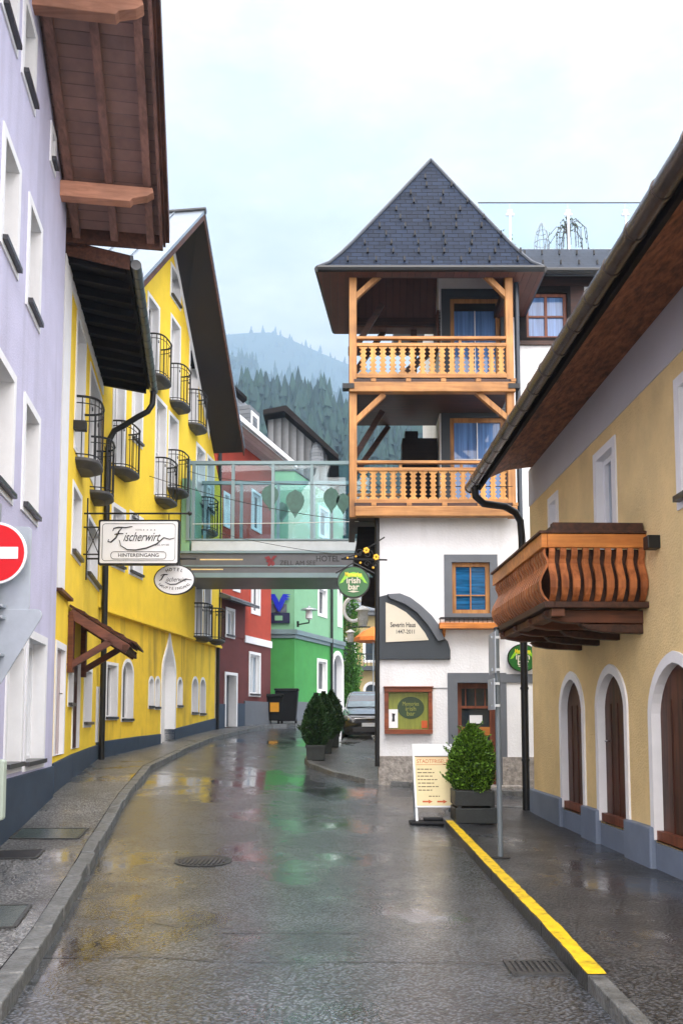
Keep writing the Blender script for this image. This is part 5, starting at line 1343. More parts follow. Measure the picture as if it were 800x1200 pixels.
def terrace_things():
    Y = 21.2
    W = Wall((0, Y, 0), (1, 0, 0), (0, -1, 0))
    zb = W.px(650, 291)[1] - .1; z1 = W.px(650, 238)[1]
    r = thing('glass_balustrade', 'clear glass balustrade with thin posts on the roof terrace', 'balustrade', W.P(W.px(650, 270)[0], zb, 0))
    xs_ = [W.px(x, 260)[0] for x in (560, 597, 665, 732, 800)]
    for a, b in zip(xs_, xs_[1:]):
        g_ = MB(); W.box(g_, a + .02, b - .02, zb + .1, z1, -.006, .006); g_.build('glass_pane', M['rail_glass'], r)
    t = MB(); W.box(t, xs_[0], xs_[-1], z1, z1 + .018, -.012, .012); t.build('top_rail', M['metal_dark'], r)
    for x in xs_[1:4]:
        p = MB(); W.box(p, x - .025, x + .025, zb - .25, z1 - .25, .008, .05); W.box(p, x - .10, x + .10, z1 - .36, z1 - .30, .01, .045); W.box(p, x - .06, x + .06, z1 - .30, z1 - .2, .01, .04); p.build('post', M['galv'], r)
    # obelisk plant frame
    c = W.P(W.px(643, 270)[0], zb, -.8); o = MB()
    for k in range(6):
        a = k * math.pi / 3; o.tube([c + Vector((.2 * math.cos(a), .2 * math.sin(a), 0)), c + Vector((.2 * math.cos(a), .2 * math.sin(a), .7)), c + Vector((.14 * math.cos(a), .14 * math.sin(a), 1.0)), c + Vector((0, 0, 1.3))], .012, 5)
    for h, q in ((.3, .2), (.7, .2), (1.0, .14)): o.tube([c + Vector((q * math.cos(k * .524), q * math.sin(k * .524), h)) for k in range(13)], .010, 5)
    tag(o.build('plant_obelisk', M['metal_grey']), 'slim metal plant obelisk on the roof terrace behind the glass', 'plant support')
    # weeping tree
    c = W.P(W.px(675, 270)[0], zb, -.9); rt = thing('weeping_tree', 'small weeping tree with sparse hanging twigs on the roof terrace', 'tree', c)
    k = MB(); k.tube([c, c + Vector((.02, 0, .7)), c + Vector((-.02, 0, 1.3))], [.03, .025, .015], 6); tw = MB(); lv = MB()
    for i in range(22):
        a = rnd.uniform(0, 6.28); L = rnd.uniform(.25, .6); z0 = rnd.uniform(1.0, 1.32)
        pts = [c + Vector((0, 0, z0)), c + Vector((L * .5 * math.cos(a), L * .5 * math.sin(a), z0 + .14)), c + Vector((L * math.cos(a), L * math.sin(a), z0 - .12)), c + Vector((L * 1.1 * math.cos(a), L * 1.1 * math.sin(a), z0 - rnd.uniform(.4, .9)))]
        tw.tube(pts, .008, 4)
        for q in range(14):
            f = rnd.uniform(.5, 2.99); j = int(f); lv.leaf(pts[j].lerp(pts[j + 1], f - j) + Vector((rnd.gauss(0, .015), rnd.gauss(0, .015), 0)), .035)
    k.build('trunk', M['bark'], rt); tw.build('twigs', M['bark'], rt); lv.build('crown', M['conifer'], rt, recalc=False)
    c = W.P(W.px(596, 280)[0], zb, -.7); rt = thing('terrace_shrub', 'low leafy shrub on the terrace beside the pointed roof', 'plant', c)
    k = MB(); k.tube([c, c + Vector((0, 0, .6))], .02, 5); k.build('stem', M['bark'], rt); lv = MB()
    for i in range(260): lv.leaf(c + Vector((rnd.gauss(0, .14), rnd.gauss(0, .14), abs(rnd.gauss(.4, .2)))), .04)
    lv.build('foliage', M['shrub'], rt, recalc=False)
    c = at_y(728, 276, 22.5); ch = thing('chimney', 'small square grey chimney on the terrace roof beside the gutter', 'chimney', Vector((c.x, 22.5, zb)))
    m = MB(); m.box((c.x, 22.5, zb + .35), (.34, .34, .8)); m.build('shaft', M['mid_grey'], ch, bevel=.02); m = MB(); m.box((c.x, 22.5, zb + .78), (.42, .42, .06)); m.build('cap', M['metal_dark'], ch)
terrace_things()

def display_case():
    W = WT; a, b = W.px(450, 806), W.px(506, 860)
    cx, cz = (a[0] + b[0]) / 2, (a[1] + b[1]) / 2; w, h = b[0] - a[0], a[1] - b[1]
    r = thing('display_case', 'brown wooden display case with an olive pub poster on the white wall', 'display case', W.P(cx, cz, 0))
    f = MB()
    W.box(f, a[0], b[0], a[1] - .09, a[1], .002, .14); W.box(f, a[0], b[0], b[1], b[1] + .09, .002, .13); W.box(f, a[0], a[0] + .08, b[1] + .092, a[1] - .092, .002, .125); W.box(f, b[0] - .08, b[0], b[1] + .092, a[1] - .092, .002, .125)
    W.box(f, a[0] - .02, b[0] + .02, a[1] + .001, a[1] + .025, .002, .17)
    f.build('frame', M['case_wood'], r, bevel=.006)
    k = MB(); W.box(k, a[0] + .081, b[0] - .081, b[1] + .093, a[1] - .093, .004, .04); bk = k.build('back_panel', M['case_green'], r)
    el = lambda s, q=36: [(w * .28 * s * math.cos(2 * math.pi * i / q), h * .24 * s * math.sin(2 * math.pi * i / q)) for i in range(q)]
    e = MB(); plate(e, W.P(cx + .05, cz + .06, .048), el(1), .004); e.build('oval', M['case_oval'], bk)
    t = MB(); put_text(t, 'Memories', .12, W.P(cx + .05, cz + .14, .052), X1, Z1, width=w * .34); put_text(t, 'irish', .13, W.P(cx + .05, cz + .04, .052), X1, Z1); put_text(t, 'bar', .13, W.P(cx + .05, cz - .06, .052), X1, Z1); t.build('lettering', M['case_letter'], bk)
    n = MB(); W.box(n, a[0] + .085, a[0] + .27, b[1] + .12, b[1] + .50, .045, .055); nn = n.build('notice', M['sign_white'], bk)
    g_ = MB(); c = W.P(a[0] + .18, b[1] + .33, .058); plate(g_, c, [(-.03, -.08), (.03, -.08), (.025, .02), (.04, .08), (-.03, .09), (-.02, .0)], .002); g_.build('figure', M['ink'], nn)
    n = MB(); W.box(n, b[0] - .22, b[0] - .10, b[1] + .12, b[1] + .27, .045, .055); n.build('sticker', M['orange_ink'], bk)
M['case_oval'] = mat('dark_green_oval', (.018, .045, .012), rough=.4, bump=0); M['case_letter'] = mat('olive_lettering', (.25, .27, .04), rough=.5, bump=0, var=0)
display_case()

def pub_sign(x, y, rx, ry, Y, label, hang):
    c = at_y(x, y, Y); a = rx * Y / 1000; b = ry * Y / 1000
    r = thing('pub_sign', label, 'sign', c)
    el = lambda s, q=36: [(a * s * math.cos(2 * math.pi * i / q), b * s * math.sin(2 * math.pi * i / q)) for i in range(q)]
    th = .10 if hang else .03
    m = MB(); plate(m, c, el(1), th); m.build('rim', M['metal_dark'], r)
    m = MB(); plate(m, c - Vector((0, .006, 0)), el(.93), .005); fc = m.build('face', M['bar_green'], r)
    q = c - Vector((0, .011, 0)); m = MB()
    rib = [(-.62, .28), (-.5, .5), (0, .62), (.5, .5), (.62, .28), (.84, -.1), (.62, -.02), (.56, .12), (.3, .28), (0, .33), (-.3, .28), (-.56, .12), (-.62, -.02), (-.84, -.1)]
    plate(m, q, [(p * a, s * b) for p, s in rib], .004); m.build('ribbon', M['bar_lime'], fc)
    t = MB(); put_text(t, 'Memories', .13, q + Vector((0, -.004, b * .46)), X1, Z1, width=a * 1.0, bold=.015); t.build('ribbon_lettering', M['bar_yellow'], fc)
    t = MB(); put_text(t, 'irish', .17, q + Vector((0, -.004, b * .08)), X1, Z1, bold=.02); put_text(t, 'bar', .17, q + Vector((0, -.004, -b * .32)), X1, Z1, bold=.02)
    plate(t, q + Vector((0, -.002, -b * .60)), [(-a * .36, .0), (0, -.02), (a * .36, 0), (0, .02)], .003); t.build('lettering', M['cream'], fc)
    if hang:
        br = MB(); xw = WT.px(444, 650)[0]; z1 = at_y(414, 655, Y).z; z2 = at_y(414, 657, Y).z
        br.tube([(xw + .15, Y, z1 - .02), (c.x - .25, Y, z1)], .018, 6); br.tube([(xw + .1, Y, z1 + .45), (c.x + .1, Y, z1 + .1), (c.x - .2, Y, z1 + .02)], .014, 6)
        br.tube([(c.x, Y, z1), (c.x, Y, c.z + b)], .012, 5)
        for k, (ox, oz, rr) in enumerate(((.12, .12, .09), (.3, .1, .10), (.28, -.1, .07), (.44, -.12, .06))): br.tube([(c.x + ox + rr * math.cos(i * .7) * (1 - i / 14), Y, z1 + oz + rr * math.sin(i * .7) * (1 - i / 14)) for i in range(12)], .010, 5)
        br.tube([(c.x - .36, Y, c.z + b * .55), (c.x, Y, c.z + b + .07), (c.x + .42, Y, c.z + b * .55)], .015, 5)
        br.build('bracket', M['metal_dark'], r)
        gl = MB()
        for ox, oz in ((.26, .17), (.46, .03)):
            p = Vector((c.x + ox, Y - .03, z1 + oz))
            for k in range(6):
                an = k * 1.05 + .3; d = Vector((math.cos(an) * .07, -.02, math.sin(an) * .075)); gl.ball(p + d * .55, .028, 6, sx=1.1, sy=.5)
        for ox, oz in ((.14, -.08), (.4, -.18), (.05, .05), (-.12, .02)): gl.ball((c.x + ox, Y, z1 + oz), .028, 6)
        gl.build('gilded_flower', M['gold'], r)
pub_sign(414, 682, 19.5, 19, 17.2, 'round green irish bar sign with lime ribbon hanging from a scrolled iron bracket', True)
pub_sign(612, 771, 18, 16.5, 17.4, 'oval green irish bar sign flat on the wall, half hidden by a downpipe', False)

# ------------------------------------------------------------------ tan house on the right
def tan_house():
    W = WR
    uc = W.px(626, 940)[0]; un = 1.2
    root = thing('tan_house', 'tan rendered house on the right with arched openings, wooden balcony and long brown gutter', 'house', W.P(9, 0, 0))
    zb = W.px(760, 455)[1]; zt = W.px(700, 455)[1] + .02
    zp = W.px(700, 948)[1]
    wins = [dict(a=(642.5, 600), b=(655, 640), z1=W.px(655, 573)[1]), dict(a=(696, 560), b=(724.5, 640), z1=W.px(724.5, 506)[1]), dict(a=(790, 446), b=(824, 610))]
    for w in wins:
        u0, u1, z0, z1 = from_px(W, w['a'], w['b']); w['r'] = (u0 + .11, u1 - .11, z0 + .11, w.get('z1', z1) - .11)
    wins[0]['r'] = wins[0]['r'][:2] + (wins[0]['r'][3] - .62, wins[0]['r'][3])
    wins[1]['r'] = wins[1]['r'][:2] + (wins[1]['r'][3] - 1.15, wins[1]['r'][3])
    z_lo = W.px(793, 602)[1]; wins[2]['r'] = wins[2]['r'][:2] + (z_lo + .13, wins[2]['r'][3])
    # balcony door hides behind the balcony
    arches = []
    for xl, xr, ytop, xa in ((657, 686, 787, 669), (699.5, 737, 778.5, 715), (762, 829, 763, 790)):
        ua, ub = W.px(xl, 880)[0], W.px(xr, 880)[0]; z1 = W.px(xa, ytop)[1]
        arches.append((min(ua, ub) + .10, max(ua, ub) - .10, zp - .13, z1 - .11))
    mb = MB(); facade(W, (un, uc), (-.2, zt), [w['r'] + (None,) for w in wins] + [a + ('pointed',) for a in arches], mb, back=6); mb.build('wall', M['tan'], root)
    bd = MB(); W.box(bd, un, uc + .004, W.px(700, 512)[1], zt - .02, -.04, .012); bd.build('eaves_band', M['grey_band'], root)
    for w in wins: opening(W, root, *w['r'], sur=.11, depth=.14, proud=.02, grid=(2, 1), fw=.07, pane='pane_pale', sill='sill' if w is wins[2] else None)
    for i, a in enumerate(arches):
        o = opening(W, root, *a, kind='pointed', name='arched_door', sur=.10, depth=.11, proud=.025, leaf='door_wood', sill=None, foot=False, label=['narrow arched opening with dark shutter beside the downpipe', 'arched opening with dark timber door and handle', 'wide arched opening with dark brown board door'][i], handle=(i == 1))
        s = MB(); W.box(s, a[0] + .005, a[1] - .005, a[2] - .02, a[2] + .10, -.10, .0); s.build('sill', M['door_wood_red'], o)
    # stepped blue-grey plinth: piers stand proud, bays under the arches lie back
    cuts = sorted([un, uc] + [x for a in arches for x in (a[0] - .13, a[1] + .02)])
    pb = MB(); edges = [(un, cuts[1], .075)]
    us_ = sorted((a[0] - .02, a[1] + .02) for a in arches)
    segs = []; cur = un
    for a, b in us_:
        segs.append((cur, a, .07)); segs.append((a, b, .012)); cur = b
    segs.append((cur, uc + .06, .07))
    for a, b, o in segs:
        W.box(pb, a, b, -.3, zp - (.0 if o > .05 else .15), -.3, o)
    pb.build('plinth', M['pier'], root, bevel=.02)
    # eaves
    g1 = None
    best = None
    for k in range(20, 160):
        o = k / 100; (ua, za), (ub, z_) = W.px(655, 398, o), W.px(798, 166, o)
        if best is None or abs(za - z_) < best[0]: best = (abs(za - z_), o, (za + z_) / 2)
    go = .95; gz_ = W.px(662, 398, go + .06)[1]
    ug = W.px(556, 572, go)[0]
    zs = W.px(690, 467)[1]; zs = zt - .03
    sf = MB(); prof = [(-.02, zs), (.15, zs - .015), (.45, zs - .06), (.75, (zs + gz_) / 2 - .05), (go - .08, gz_ - .06), (go - .08, gz_ + .10), (.3, gz_ + .42), (-.02, gz_ + .56)]
    sf.prism([W.P(un, z, o) for o, z in prof], W.d * (ug - .12 - un)); soff = sf.build('soffit', M['thatch'], root)
    rf = MB(); rf.hexa([W.P(un, gz_ + .13, go + .03), W.P(ug, gz_ + .13, go + .03), W.P(ug, gz_ + 2.4, -5), W.P(un, gz_ + 2.4, -5)], [W.P(un, gz_ + .2, go + .03), W.P(ug, gz_ + .2, go + .03), W.P(ug, gz_ + 2.5, -5), W.P(un, gz_ + 2.5, -5)])
    rf.build('roof', M['slate_far'], root)
    ft = MB(); W.box(ft, un, ug - .1, gz_ - .10, gz_ + .12, go - .078, go - .03); ft.build('fascia_board', M['black_wood'], soff)
    gt = MB(); n = 24; L = (ug + .1 - un) / n
    for i in range(n):
        a = un + i * L; gt.tube([W.P(a, gz_, go + .06), W.P(a + L - .02, gz_, go + .06)], .088, 14); gt.tube([W.P(a + L - .021, gz_, go + .06), W.P(a + L + .012, gz_, go + .06)], .097, 14)
    gt.build('gutter', M['brown_gutter'], root, smooth=True)
    dp = MB(); zc = W.px(612, 600, .12)[1]
    dp.tube([W.P(ug - .18, gz_ - .04, go + .04), W.P(ug - .17, gz_ - .22, go + .02), W.P(ug - .12, gz_ - .33, go - .12), W.P(uc - .02, zc + .09, .42), W.P(uc + .10, zc + .02, .22), W.P(uc + .16, zc - .12, .12), W.P(uc + .16, zc - .4, .10), W.P(uc + .16, .1, .10)], .062, 12)
    dpp = dp.build('downpipe', M['metal_dark'], root, smooth=True)
    cl = MB()
    for z in (1.0, 2.2, 3.0, 4.2): cl.tube([W.P(uc + .16, z - .02, .10), W.P(uc + .16, z + .02, .10)], .072, 12)
    cl.build('pipe_clamp', M['metal_dark'], dpp)
    lm = MB(); u, z = W.px(770, 636); W.box(lm, u - .07, u + .07, z - .07, z + .07, -.01, .13); lm.build('wall_lamp', M['metal_dark'], root, bevel=.01)
    return root
tan = tan_house()

def chalet_balcony(root):
    W = WR
    u_n = W.px(757, 640)[0]                       # near end
    # outward reach: where the near end face meets the ray through the front corner
    P0 = W.P(u_n, 0, 0); d = ray(636.5, 625); t = (P0 - CAM).dot(W.d) / d.dot(W.d); q = CAM + d * t
    out = (q - P0).dot(W.n); zt = q.z
    u_f = W.px(578.6, 667, out)[0]
    h_rail = .155; zb = zt - .745
    root_b = MB(); W.box(root_b, u_n + .02, u_f - .02, zb - .05, zb, -.02, out - .05); bal = root_b.build('balcony', M['chalet_dark'], root)
    r = MB(); W.box(r, u_n, u_f, zt - h_rail, zt, out - .04, out + .025); W.box(r, u_n - .003, u_n + .06, zt - h_rail + .002, zt - .002, .0, out - .042); W.box(r, u_f - .06, u_f + .003, zt - h_rail + .002, zt - .002, 0, out - .042)
    r.build('top_rail', M['chalet_rail'], bal, bevel=.006)
    c = MB(); W.box(c, u_n - .02, u_f + .02, zt + .002, zt + .03, out - .09, out + .05); W.box(c, u_n - .02, u_n + .09, zt + .002, zt + .03, 0, out - .092); W.box(c, u_n + .05, u_f - .05, zt - .06, zt + .10, out - .30, out - .10); W.box(c, u_n + .03, u_n + .14, zt + .031, zt + .13, .02, out - .11)
    c.build('capping', M['chalet_dark'], bal, bevel=.004)
    prof = [(.02, 1.0), (.03, .93), (.02, .86), (.0, .80), (-.01, .72), (.02, .62), (.06, .50), (.085, .38), (.08, .25), (.05, .13), (.0, .03), (-.03, .0)]
    H = zt - h_rail - zb
    sl = MB()
    def slat(p, along, outv, w):
        for k, wid in ((0, w),):
            n = len(prof); vs_ = []
            for s in (-.5, .5):
                for th in (0, -.028):
                    for o, f in prof:
                        ww = wid * (1 if .15 < f < .8 else .82)
                        vs_.append(p + along * (ww * s) + outv * (o + th) + Vector((0, 0, zb + H * f - p.z)))
            b = [0, n, 2 * n, 3 * n]; fs = []
            for i in range(n - 1):
                fs += [[b[0] + i, b[0] + i + 1, b[2] + i + 1, b[2] + i], [b[1] + i + 1, b[1] + i, b[3] + i, b[3] + i + 1], [b[0] + i + 1, b[0] + i, b[1] + i, b[1] + i + 1], [b[2] + i, b[2] + i + 1, b[3] + i + 1, b[3] + i]]
            sl.add(vs_, fs)
    nn = int((u_f - u_n - .1) / .115)
    for i in range(nn): slat(W.P(u_n + .08 + (u_f - u_n - .16) * i / (nn - 1), zb, out - .03), W.d, W.n, .082)
    m = 9
    for i in range(m):
        o = .05 + (out - .14) * i / (m - 1)
        slat(W.P(u_n + .03, zb, o), W.n, -W.d, .078); slat(W.P(u_f - .03, zb, o), W.n, W.d, .078)
    sl.build('slats', M['chalet'], bal)
    ln = MB(); W.box(ln, u_n + .10, u_n + .12, zb, zt - h_rail, .0, out - .14); W.box(ln, u_f - .12, u_f - .10, zb, zt - h_rail, .0, out - .14); W.box(ln, u_n + .121, u_f - .121, zb, zt - h_rail, out - .16, out - .14); ln.build('gap_shade_boards', M['chalet_dark'], bal)  # dark sheets added so the gaps between slats look like shaded interior
    br = MB(); W.box(br, u_n - .03, u_f + .03, zb - .07, zb - .0, out - .10, out + .01); W.box(br, u_n - .03, u_n + .06, zb - .068, zb - .002, 0, out - .102); W.box(br, u_f - .06, u_f + .03, zb - .068, zb - .002, 0, out - .102); br.build('bottom_rail', M['chalet_dark'], bal, bevel=.006)
    b2 = MB(); W.box(b2, u_n + .0, u_f - .0, zb - .16, zb - .072, out - .22, out - .07); b2.build('edge_beam', M['chalet_beam'], bal, bevel=.01)
    for k in range(4):
        u = u_n + .22 + (u_f - u_n - .44) * k / 3
        p = [(-.02, -.072), (out - .05, -.072), (out - .03, -.12), (out - .12, -.18), (out - .28, -.21), (-.02, -.22)]
        j = MB(); j.prism([W.P(u - .07, zb + z, o) for o, z in p], W.d * .14); j.build('joist', M['chalet_beam'], bal, bevel=.01)
        p = [(-.02, -.223), (out * .62, -.223), (out * .55, -.28), (out * .4, -.31), (-.02, -.33)]
        j = MB(); j.prism([W.P(u - .06, zb + z, o) for o, z in p], W.d * .12); j.build('bracket', M['chalet_dark'], bal, bevel=.01)
M['chalet_beam'] = wood('brown_balcony_beam', (.15, .05, .022), (.07, .025, .012), 'x')
chalet_balcony(tan)

# ------------------------------------------------------------------ things on the street
def a_board():
    Lp, Rp = ghit(487, 965), ghit(531, 963)
    Y = Lp.y; w = Rp.x - Lp.x; zg = min(Lp.z, Rp.z); H = at_y(505, 873, Y).z - zg
    c = Vector(((Lp.x + Rp.x) / 2, Y, zg))
    root = thing('a_board', 'white A-board with a cream STADTFRISEUR poster and orange arrows at the corner', 'sign', c)
    lean = .30; top = c + Vector((-.03, lean, H))
    X = X1; up = (top - c).normalized(); nb = X.cross(up); nb = nb if nb.y < 0 else -nb
    def bar(s0, t0, s1, t1, wd, dp=.03, off=0, back=False):
        a = c + X * s0 + up * t0 + nb * off; b = c + X * s1 + up * t1 + nb * off; return a, b, wd, dp
    L = (top - c).length
    for s in (-1, 1):
        m = MB(); m.beam(c + X * (s * (w / 2 - .02)), c + X * (s * (w / 2 - .02)) + up * L, .035, .03, side=X); m.build('leg', M['galv'], root)
        m = MB(); m.beam(c + X * (s * (w / 2 - .03)) + Vector((0, 2 * lean, 0)), c + X * (s * (w / 2 - .03)) + up * (L - .02) + Vector((0, .03, 0)), .03, .03, side=X); m.build('leg', M['galv'], root)
    def panel(s0, s1, t0, t1, o0, o1, mb): mb.hexa([c + X * s0 + up * t0 + nb * o0, c + X * s1 + up * t0 + nb * o0, c + X * s1 + up * t0 + nb * o1, c + X * s0 + up * t0 + nb * o1], [c + X * s0 + up * t1 + nb * o0, c + X * s1 + up * t1 + nb * o0, c + X * s1 + up * t1 + nb * o1, c + X * s0 + up * t1 + nb * o1])
    k = L / 92
    m = MB(); panel(-w / 2, w / 2, 19 * k, L + .0, .017, .030, m); bd = m.build('board', M['sign_white'], root, bevel=.004)
    m = MB(); panel(-w / 2 + .03, w / 2 - .02, 21 * k, L - 15 * k, .031, .034, m); po = m.build('poster', M['poster'], bd)
    m = MB(); panel(-w / 2 + .03, w / 2 - .02, L - 15 * k, L - 14 * k, .031, .036, m); m.build('rule', M['ink'], po)
    P = lambda s, t: c + X * s + up * t + nb * .037
    t = MB(); put_text(t, 'STADTFRISEUR', .085, P(.005, L - 20.5 * k), X, up, width=w * .82)
    for y_, hh in ((L - 16.5 * k, .006), (L - 24.5 * k, .006)):
        t.quad(P(-w * .42, y_), P(w * .43, y_), P(w * .43, y_ + hh), P(-w * .42, y_ + hh))
    for s in (-.12, .10):
        z_ = 25.5 * k; t.add([P(s - .07, z_ - .012), P(s + .02, z_ - .012), P(s + .02, z_ - .03), P(s + .08, z_), P(s + .02, z_ + .03), P(s + .02, z_ + .012), P(s - .07, z_ + .012)], [list(range(7))])
    t.build('orange_lettering', M['orange_ink'], po)
    t = MB()
    for i, (ln, s0, s1) in enumerate(((30, -.40, -.04), (34, -.40, .02), (38, -.40, -.02), (42, -.40, .10), (46, -.40, 0), (50, -.40, .12), (54, -.40, -.06), (61, -.15, .12))):
        x = s0
        while x < s1 - .02:
            l_ = rnd.uniform(.05, .12); e_ = min(x + l_, s1); y_ = L - ln * k
            t.quad(P(x * w, y_), P(e_ * w, y_), P(e_ * w, y_ + .014), P(x * w, y_ + .014)); x = e_ + .02
    for y_ in (30, 38, 42): t.quad(P(.34 * w, L - y_ * k), P(.37 * w, L - y_ * k), P(.37 * w, L - y_ * k + .014), P(.34 * w, L - y_ * k + .014))
    t.build('fine_print', M['poster_ink'], po)
    ft = MB(); ft.box(c + Vector((-.02, -.02, .035)), (w * 1.25, .32, .05)); ft.box(c + Vector((0.02, .03, .08)), (w * .7, .14, .05)); ft.build('weight', M['bin_black'], root, bevel=.02)
M['poster_ink'] = mat('brown_print', (.14, .10, .05), rough=.6, bump=0, var=0)
a_board()

def leaf_mass(mb, c, fn, n, size, shell=.75):
    """fn(h, a) -> radius at height fraction h, angle a; leaves spread through the outer volume"""
    k = 0
    while k < n:
        h = rnd.random() ** .9; a = rnd.uniform(0, 6.283); r = fn(h, a)
        if r <= 0: continue
        q = r * (shell + (1 - shell) * rnd.random()) * (1 + rnd.gauss(0, .035))
        p = c + Vector((q * math.cos(a), q * math.sin(a), 0)); p.z = c.z + h * fn.H
        out = Vector((math.cos(a) * .8, math.sin(a) * .8, .55 + rnd.gauss(0, .3))) + Vector((rnd.gauss(0, .45), rnd.gauss(0, .45), rnd.gauss(0, .35)))
        mb.leaf(p, size * rnd.uniform(.6, 1.3), out.normalized()); k += 1
def clumpy(H, R0, shape, seed, amp=.16):
    rr = random.Random(seed); bl = [(rr.uniform(0, 6.28), rr.uniform(0, 1), rr.uniform(.18, .5), rr.uniform(-.8, 1)) for _ in range(60)]
    def fn(h, a):
        s = shape(h) * R0
        for (ba, bh, bw, bs) in bl:
            da = abs((a - ba + math.pi) % (2 * math.pi) - math.pi); d = (da / bw) ** 2 + ((h - bh) / (bw * .22)) ** 2
            if d < 1: s *= 1 + amp * bs * (1 - d)
        return s
    fn.H = H; return fn

def corner_planter():
    p = ghit(553, 966, .10); Y = p.y + .3
    k = Y / 1000; w = 46 * k
    c = Vector((at_y(553.5, 900, Y).x, Y, gz(p.x, Y) + .10))
    root = thing('corner_planter', 'dark two tier wooden planter box on the pavement corner', 'planter', c)
    h = at_y(553, 925, Y).z - c.z
    for i, (z0, z1, s) in enumerate(((0, h * .47, 1.02), (h * .53, h, .96))):
        b = MB(); b.box(c + Vector((.0 if i == 0 else -.02, 0, (z0 + z1) / 2)), (w * s, w * s, z1 - z0))
        b.build('tier', M['planter'], root, bevel=.012)
    for sx, sy in ((-1, -1), (1, -1), (1, 1), (-1, 1)):
        b = MB(); b.box(c + Vector((sx * (w * .41), sy * (w * .41), h / 2)), (.06, .06, h - .02)); b.build('corner_post', M['planter'], root)
    s = MB(); s.box(c + Vector((-.02, 0, h + .004)), (w * .86, w * .86, .02)); s.build('soil', M['soil'], root)
    t0 = c + Vector((-.02, 0, h))
    tr = thing('thuja_bush', 'dense green thuja bush, rounded at the top, growing in the corner planter', 'plant', t0)
    Hh = at_y(551, 847, Y).z - t0.z
    st = MB(); st.tube([t0 - Vector((0, 0, .05)), t0 + Vector((0, 0, Hh * .8))], [.05, .02], 7); st.build('trunk', M['bark'], tr)
    f = clumpy(Hh, w * .52, lambda h: (.80 + .32 * math.sin(min(1, h * 3) * 1.57)) * (1 if h < .45 else max(.16, 1 - ((h - .45) / .57) ** 1.7)), 3, .42)
    m = MB(); leaf_mass(m, t0 + Vector((0, 0, -.02)), f, 15000, .027, .66)
    for i in range(70):                          # stray shoots
        h = rnd.uniform(.05, .97); a = rnd.uniform(0, 6.283); r = f(h, a); p = t0 + Vector((r * math.cos(a), r * math.sin(a), h * Hh)); d = Vector((math.cos(a), math.sin(a), rnd.uniform(.5, 1.6))).normalized()
        for k in range(7): m.leaf(p + d * (.018 * k) + Vector((rnd.gauss(0, .006), rnd.gauss(0, .006), 0)), .026, (d + Vector((rnd.gauss(0, .5), rnd.gauss(0, .5), rnd.gauss(0, .5)))).normalized())
    m.build('crown', M['bush'], tr, recalc=False)
    b = MB()
    for i in range(14):
        for jj in range(10):
            pass
    core = MB(); prof = [(f(h / 10, 0) * .62 if h < 10 else .01, Hh * h / 10.5) for h in range(11)]; core.lathe(t0, prof, 10); core.build('shade_core', M['core'], tr)
M['core'] = mat('crown_shade', (.012, .022, .008), rough=.9, bump=.3)  # near-black colour puts shade into the solid cores inside the crowns
corner_planter()

def conifers():
    spots = [(370, 892, 372, 811, 28), (379, 884, 381, 812, 23), (388, 876.5, 389, 815, 18)]
    first = None
    labs = ['nearest of the three dark dwarf conifers in planters at the kerb', 'middle one of the three dark dwarf conifers in planters at the kerb', 'rearmost of the three dark dwarf conifers, nearest the parked car']
    plabs = ['front square planter of the row of three at the kerb corner', 'middle square planter of the row of three at the kerb', 'rear square planter of the row of three beside the car']
    g0 = None
    for i, (x, yb, xt, yt, wpx) in enumerate(spots):
        p = ghit(x, yb, .09); Y = p.y + .25; c = Vector((at_y(x, yb, Y).x, Y, gz(p.x, Y) + .09))
        if first is None:
            k = Y / 1000; w = 22 * k; h = at_y(x, 873, Y).z - c.z; Hh = at_y(x, 811, Y).z - c.z - h
            pr = thing('square_planter', plabs[0], 'planter', c, 'square planters in a row at the kerb')
            b = MB(); b.hexa([c + Vector((sx * w * .46, sy * w * .46, 0)) for sx, sy in ((-1, -1), (1, -1), (1, 1), (-1, 1))], [c + Vector((sx * w * .5, sy * w * .5, h)) for sx, sy in ((-1, -1), (1, -1), (1, 1), (-1, 1))])
            b.build('box', M['planter'], pr, bevel=.012)
            b = MB()
            for sy in (-1, 1): b.box(c + Vector((0, sy * w * .5, h - .03)), (w * 1.04, .04, .07)); b.box(c + Vector((sy * w * .5, 0, h - .031)), (.04, w * .96, .068))
            b.build('rim', M['planter'], pr, bevel=.006)
            b = MB(); b.box(c + Vector((0, 0, h - .035)), (w * .9, w * .9, .02)); b.build('soil', M['soil'], pr)
            t0 = c + Vector((0, 0, h))
            tr = thing('dwarf_conifer', labs[0], 'plant', t0, 'dwarf conifers in the row of planters')
            st = MB(); st.tube([t0 - Vector((0, 0, .05)), t0 + Vector((0, 0, Hh * .8))], [.05, .02], 7); st.build('trunk', M['bark'], tr)
            f = clumpy(Hh, 15.5 * k, lambda h: (.70 + .42 * math.sin(min(1, h * 3.2) * 1.57)) * (1 if h < .35 else max(.10, 1 - ((h - .35) / .66) ** 1.7)), 5, .22)
            m = MB(); leaf_mass(m, t0 + Vector((0, 0, -.03)), f, 8000, .032, .7); m.build('crown', M['conifer'], tr, recalc=False)
            core = MB(); core.lathe(t0, [(f(q / 10, 0) * .6 if q < 10 else .01, Hh * q / 10.5) for q in range(11)], 10); core.build('shade_core', M['core'], tr)
            first = (pr, tr, h)
        else:
            for src, lab, z in ((first[0], plabs[i], 0), (first[1], labs[i], first[2])):
                o = src.copy(); COL.objects.link(o); o.location = c + Vector((0, 0, z)); o['label'] = lab; o.rotation_euler.z = i * 1.4 if src is first[1] else 0
                for ch in list(src.children):
                    q = ch.copy(); COL.objects.link(q); q.parent = o
conifers()

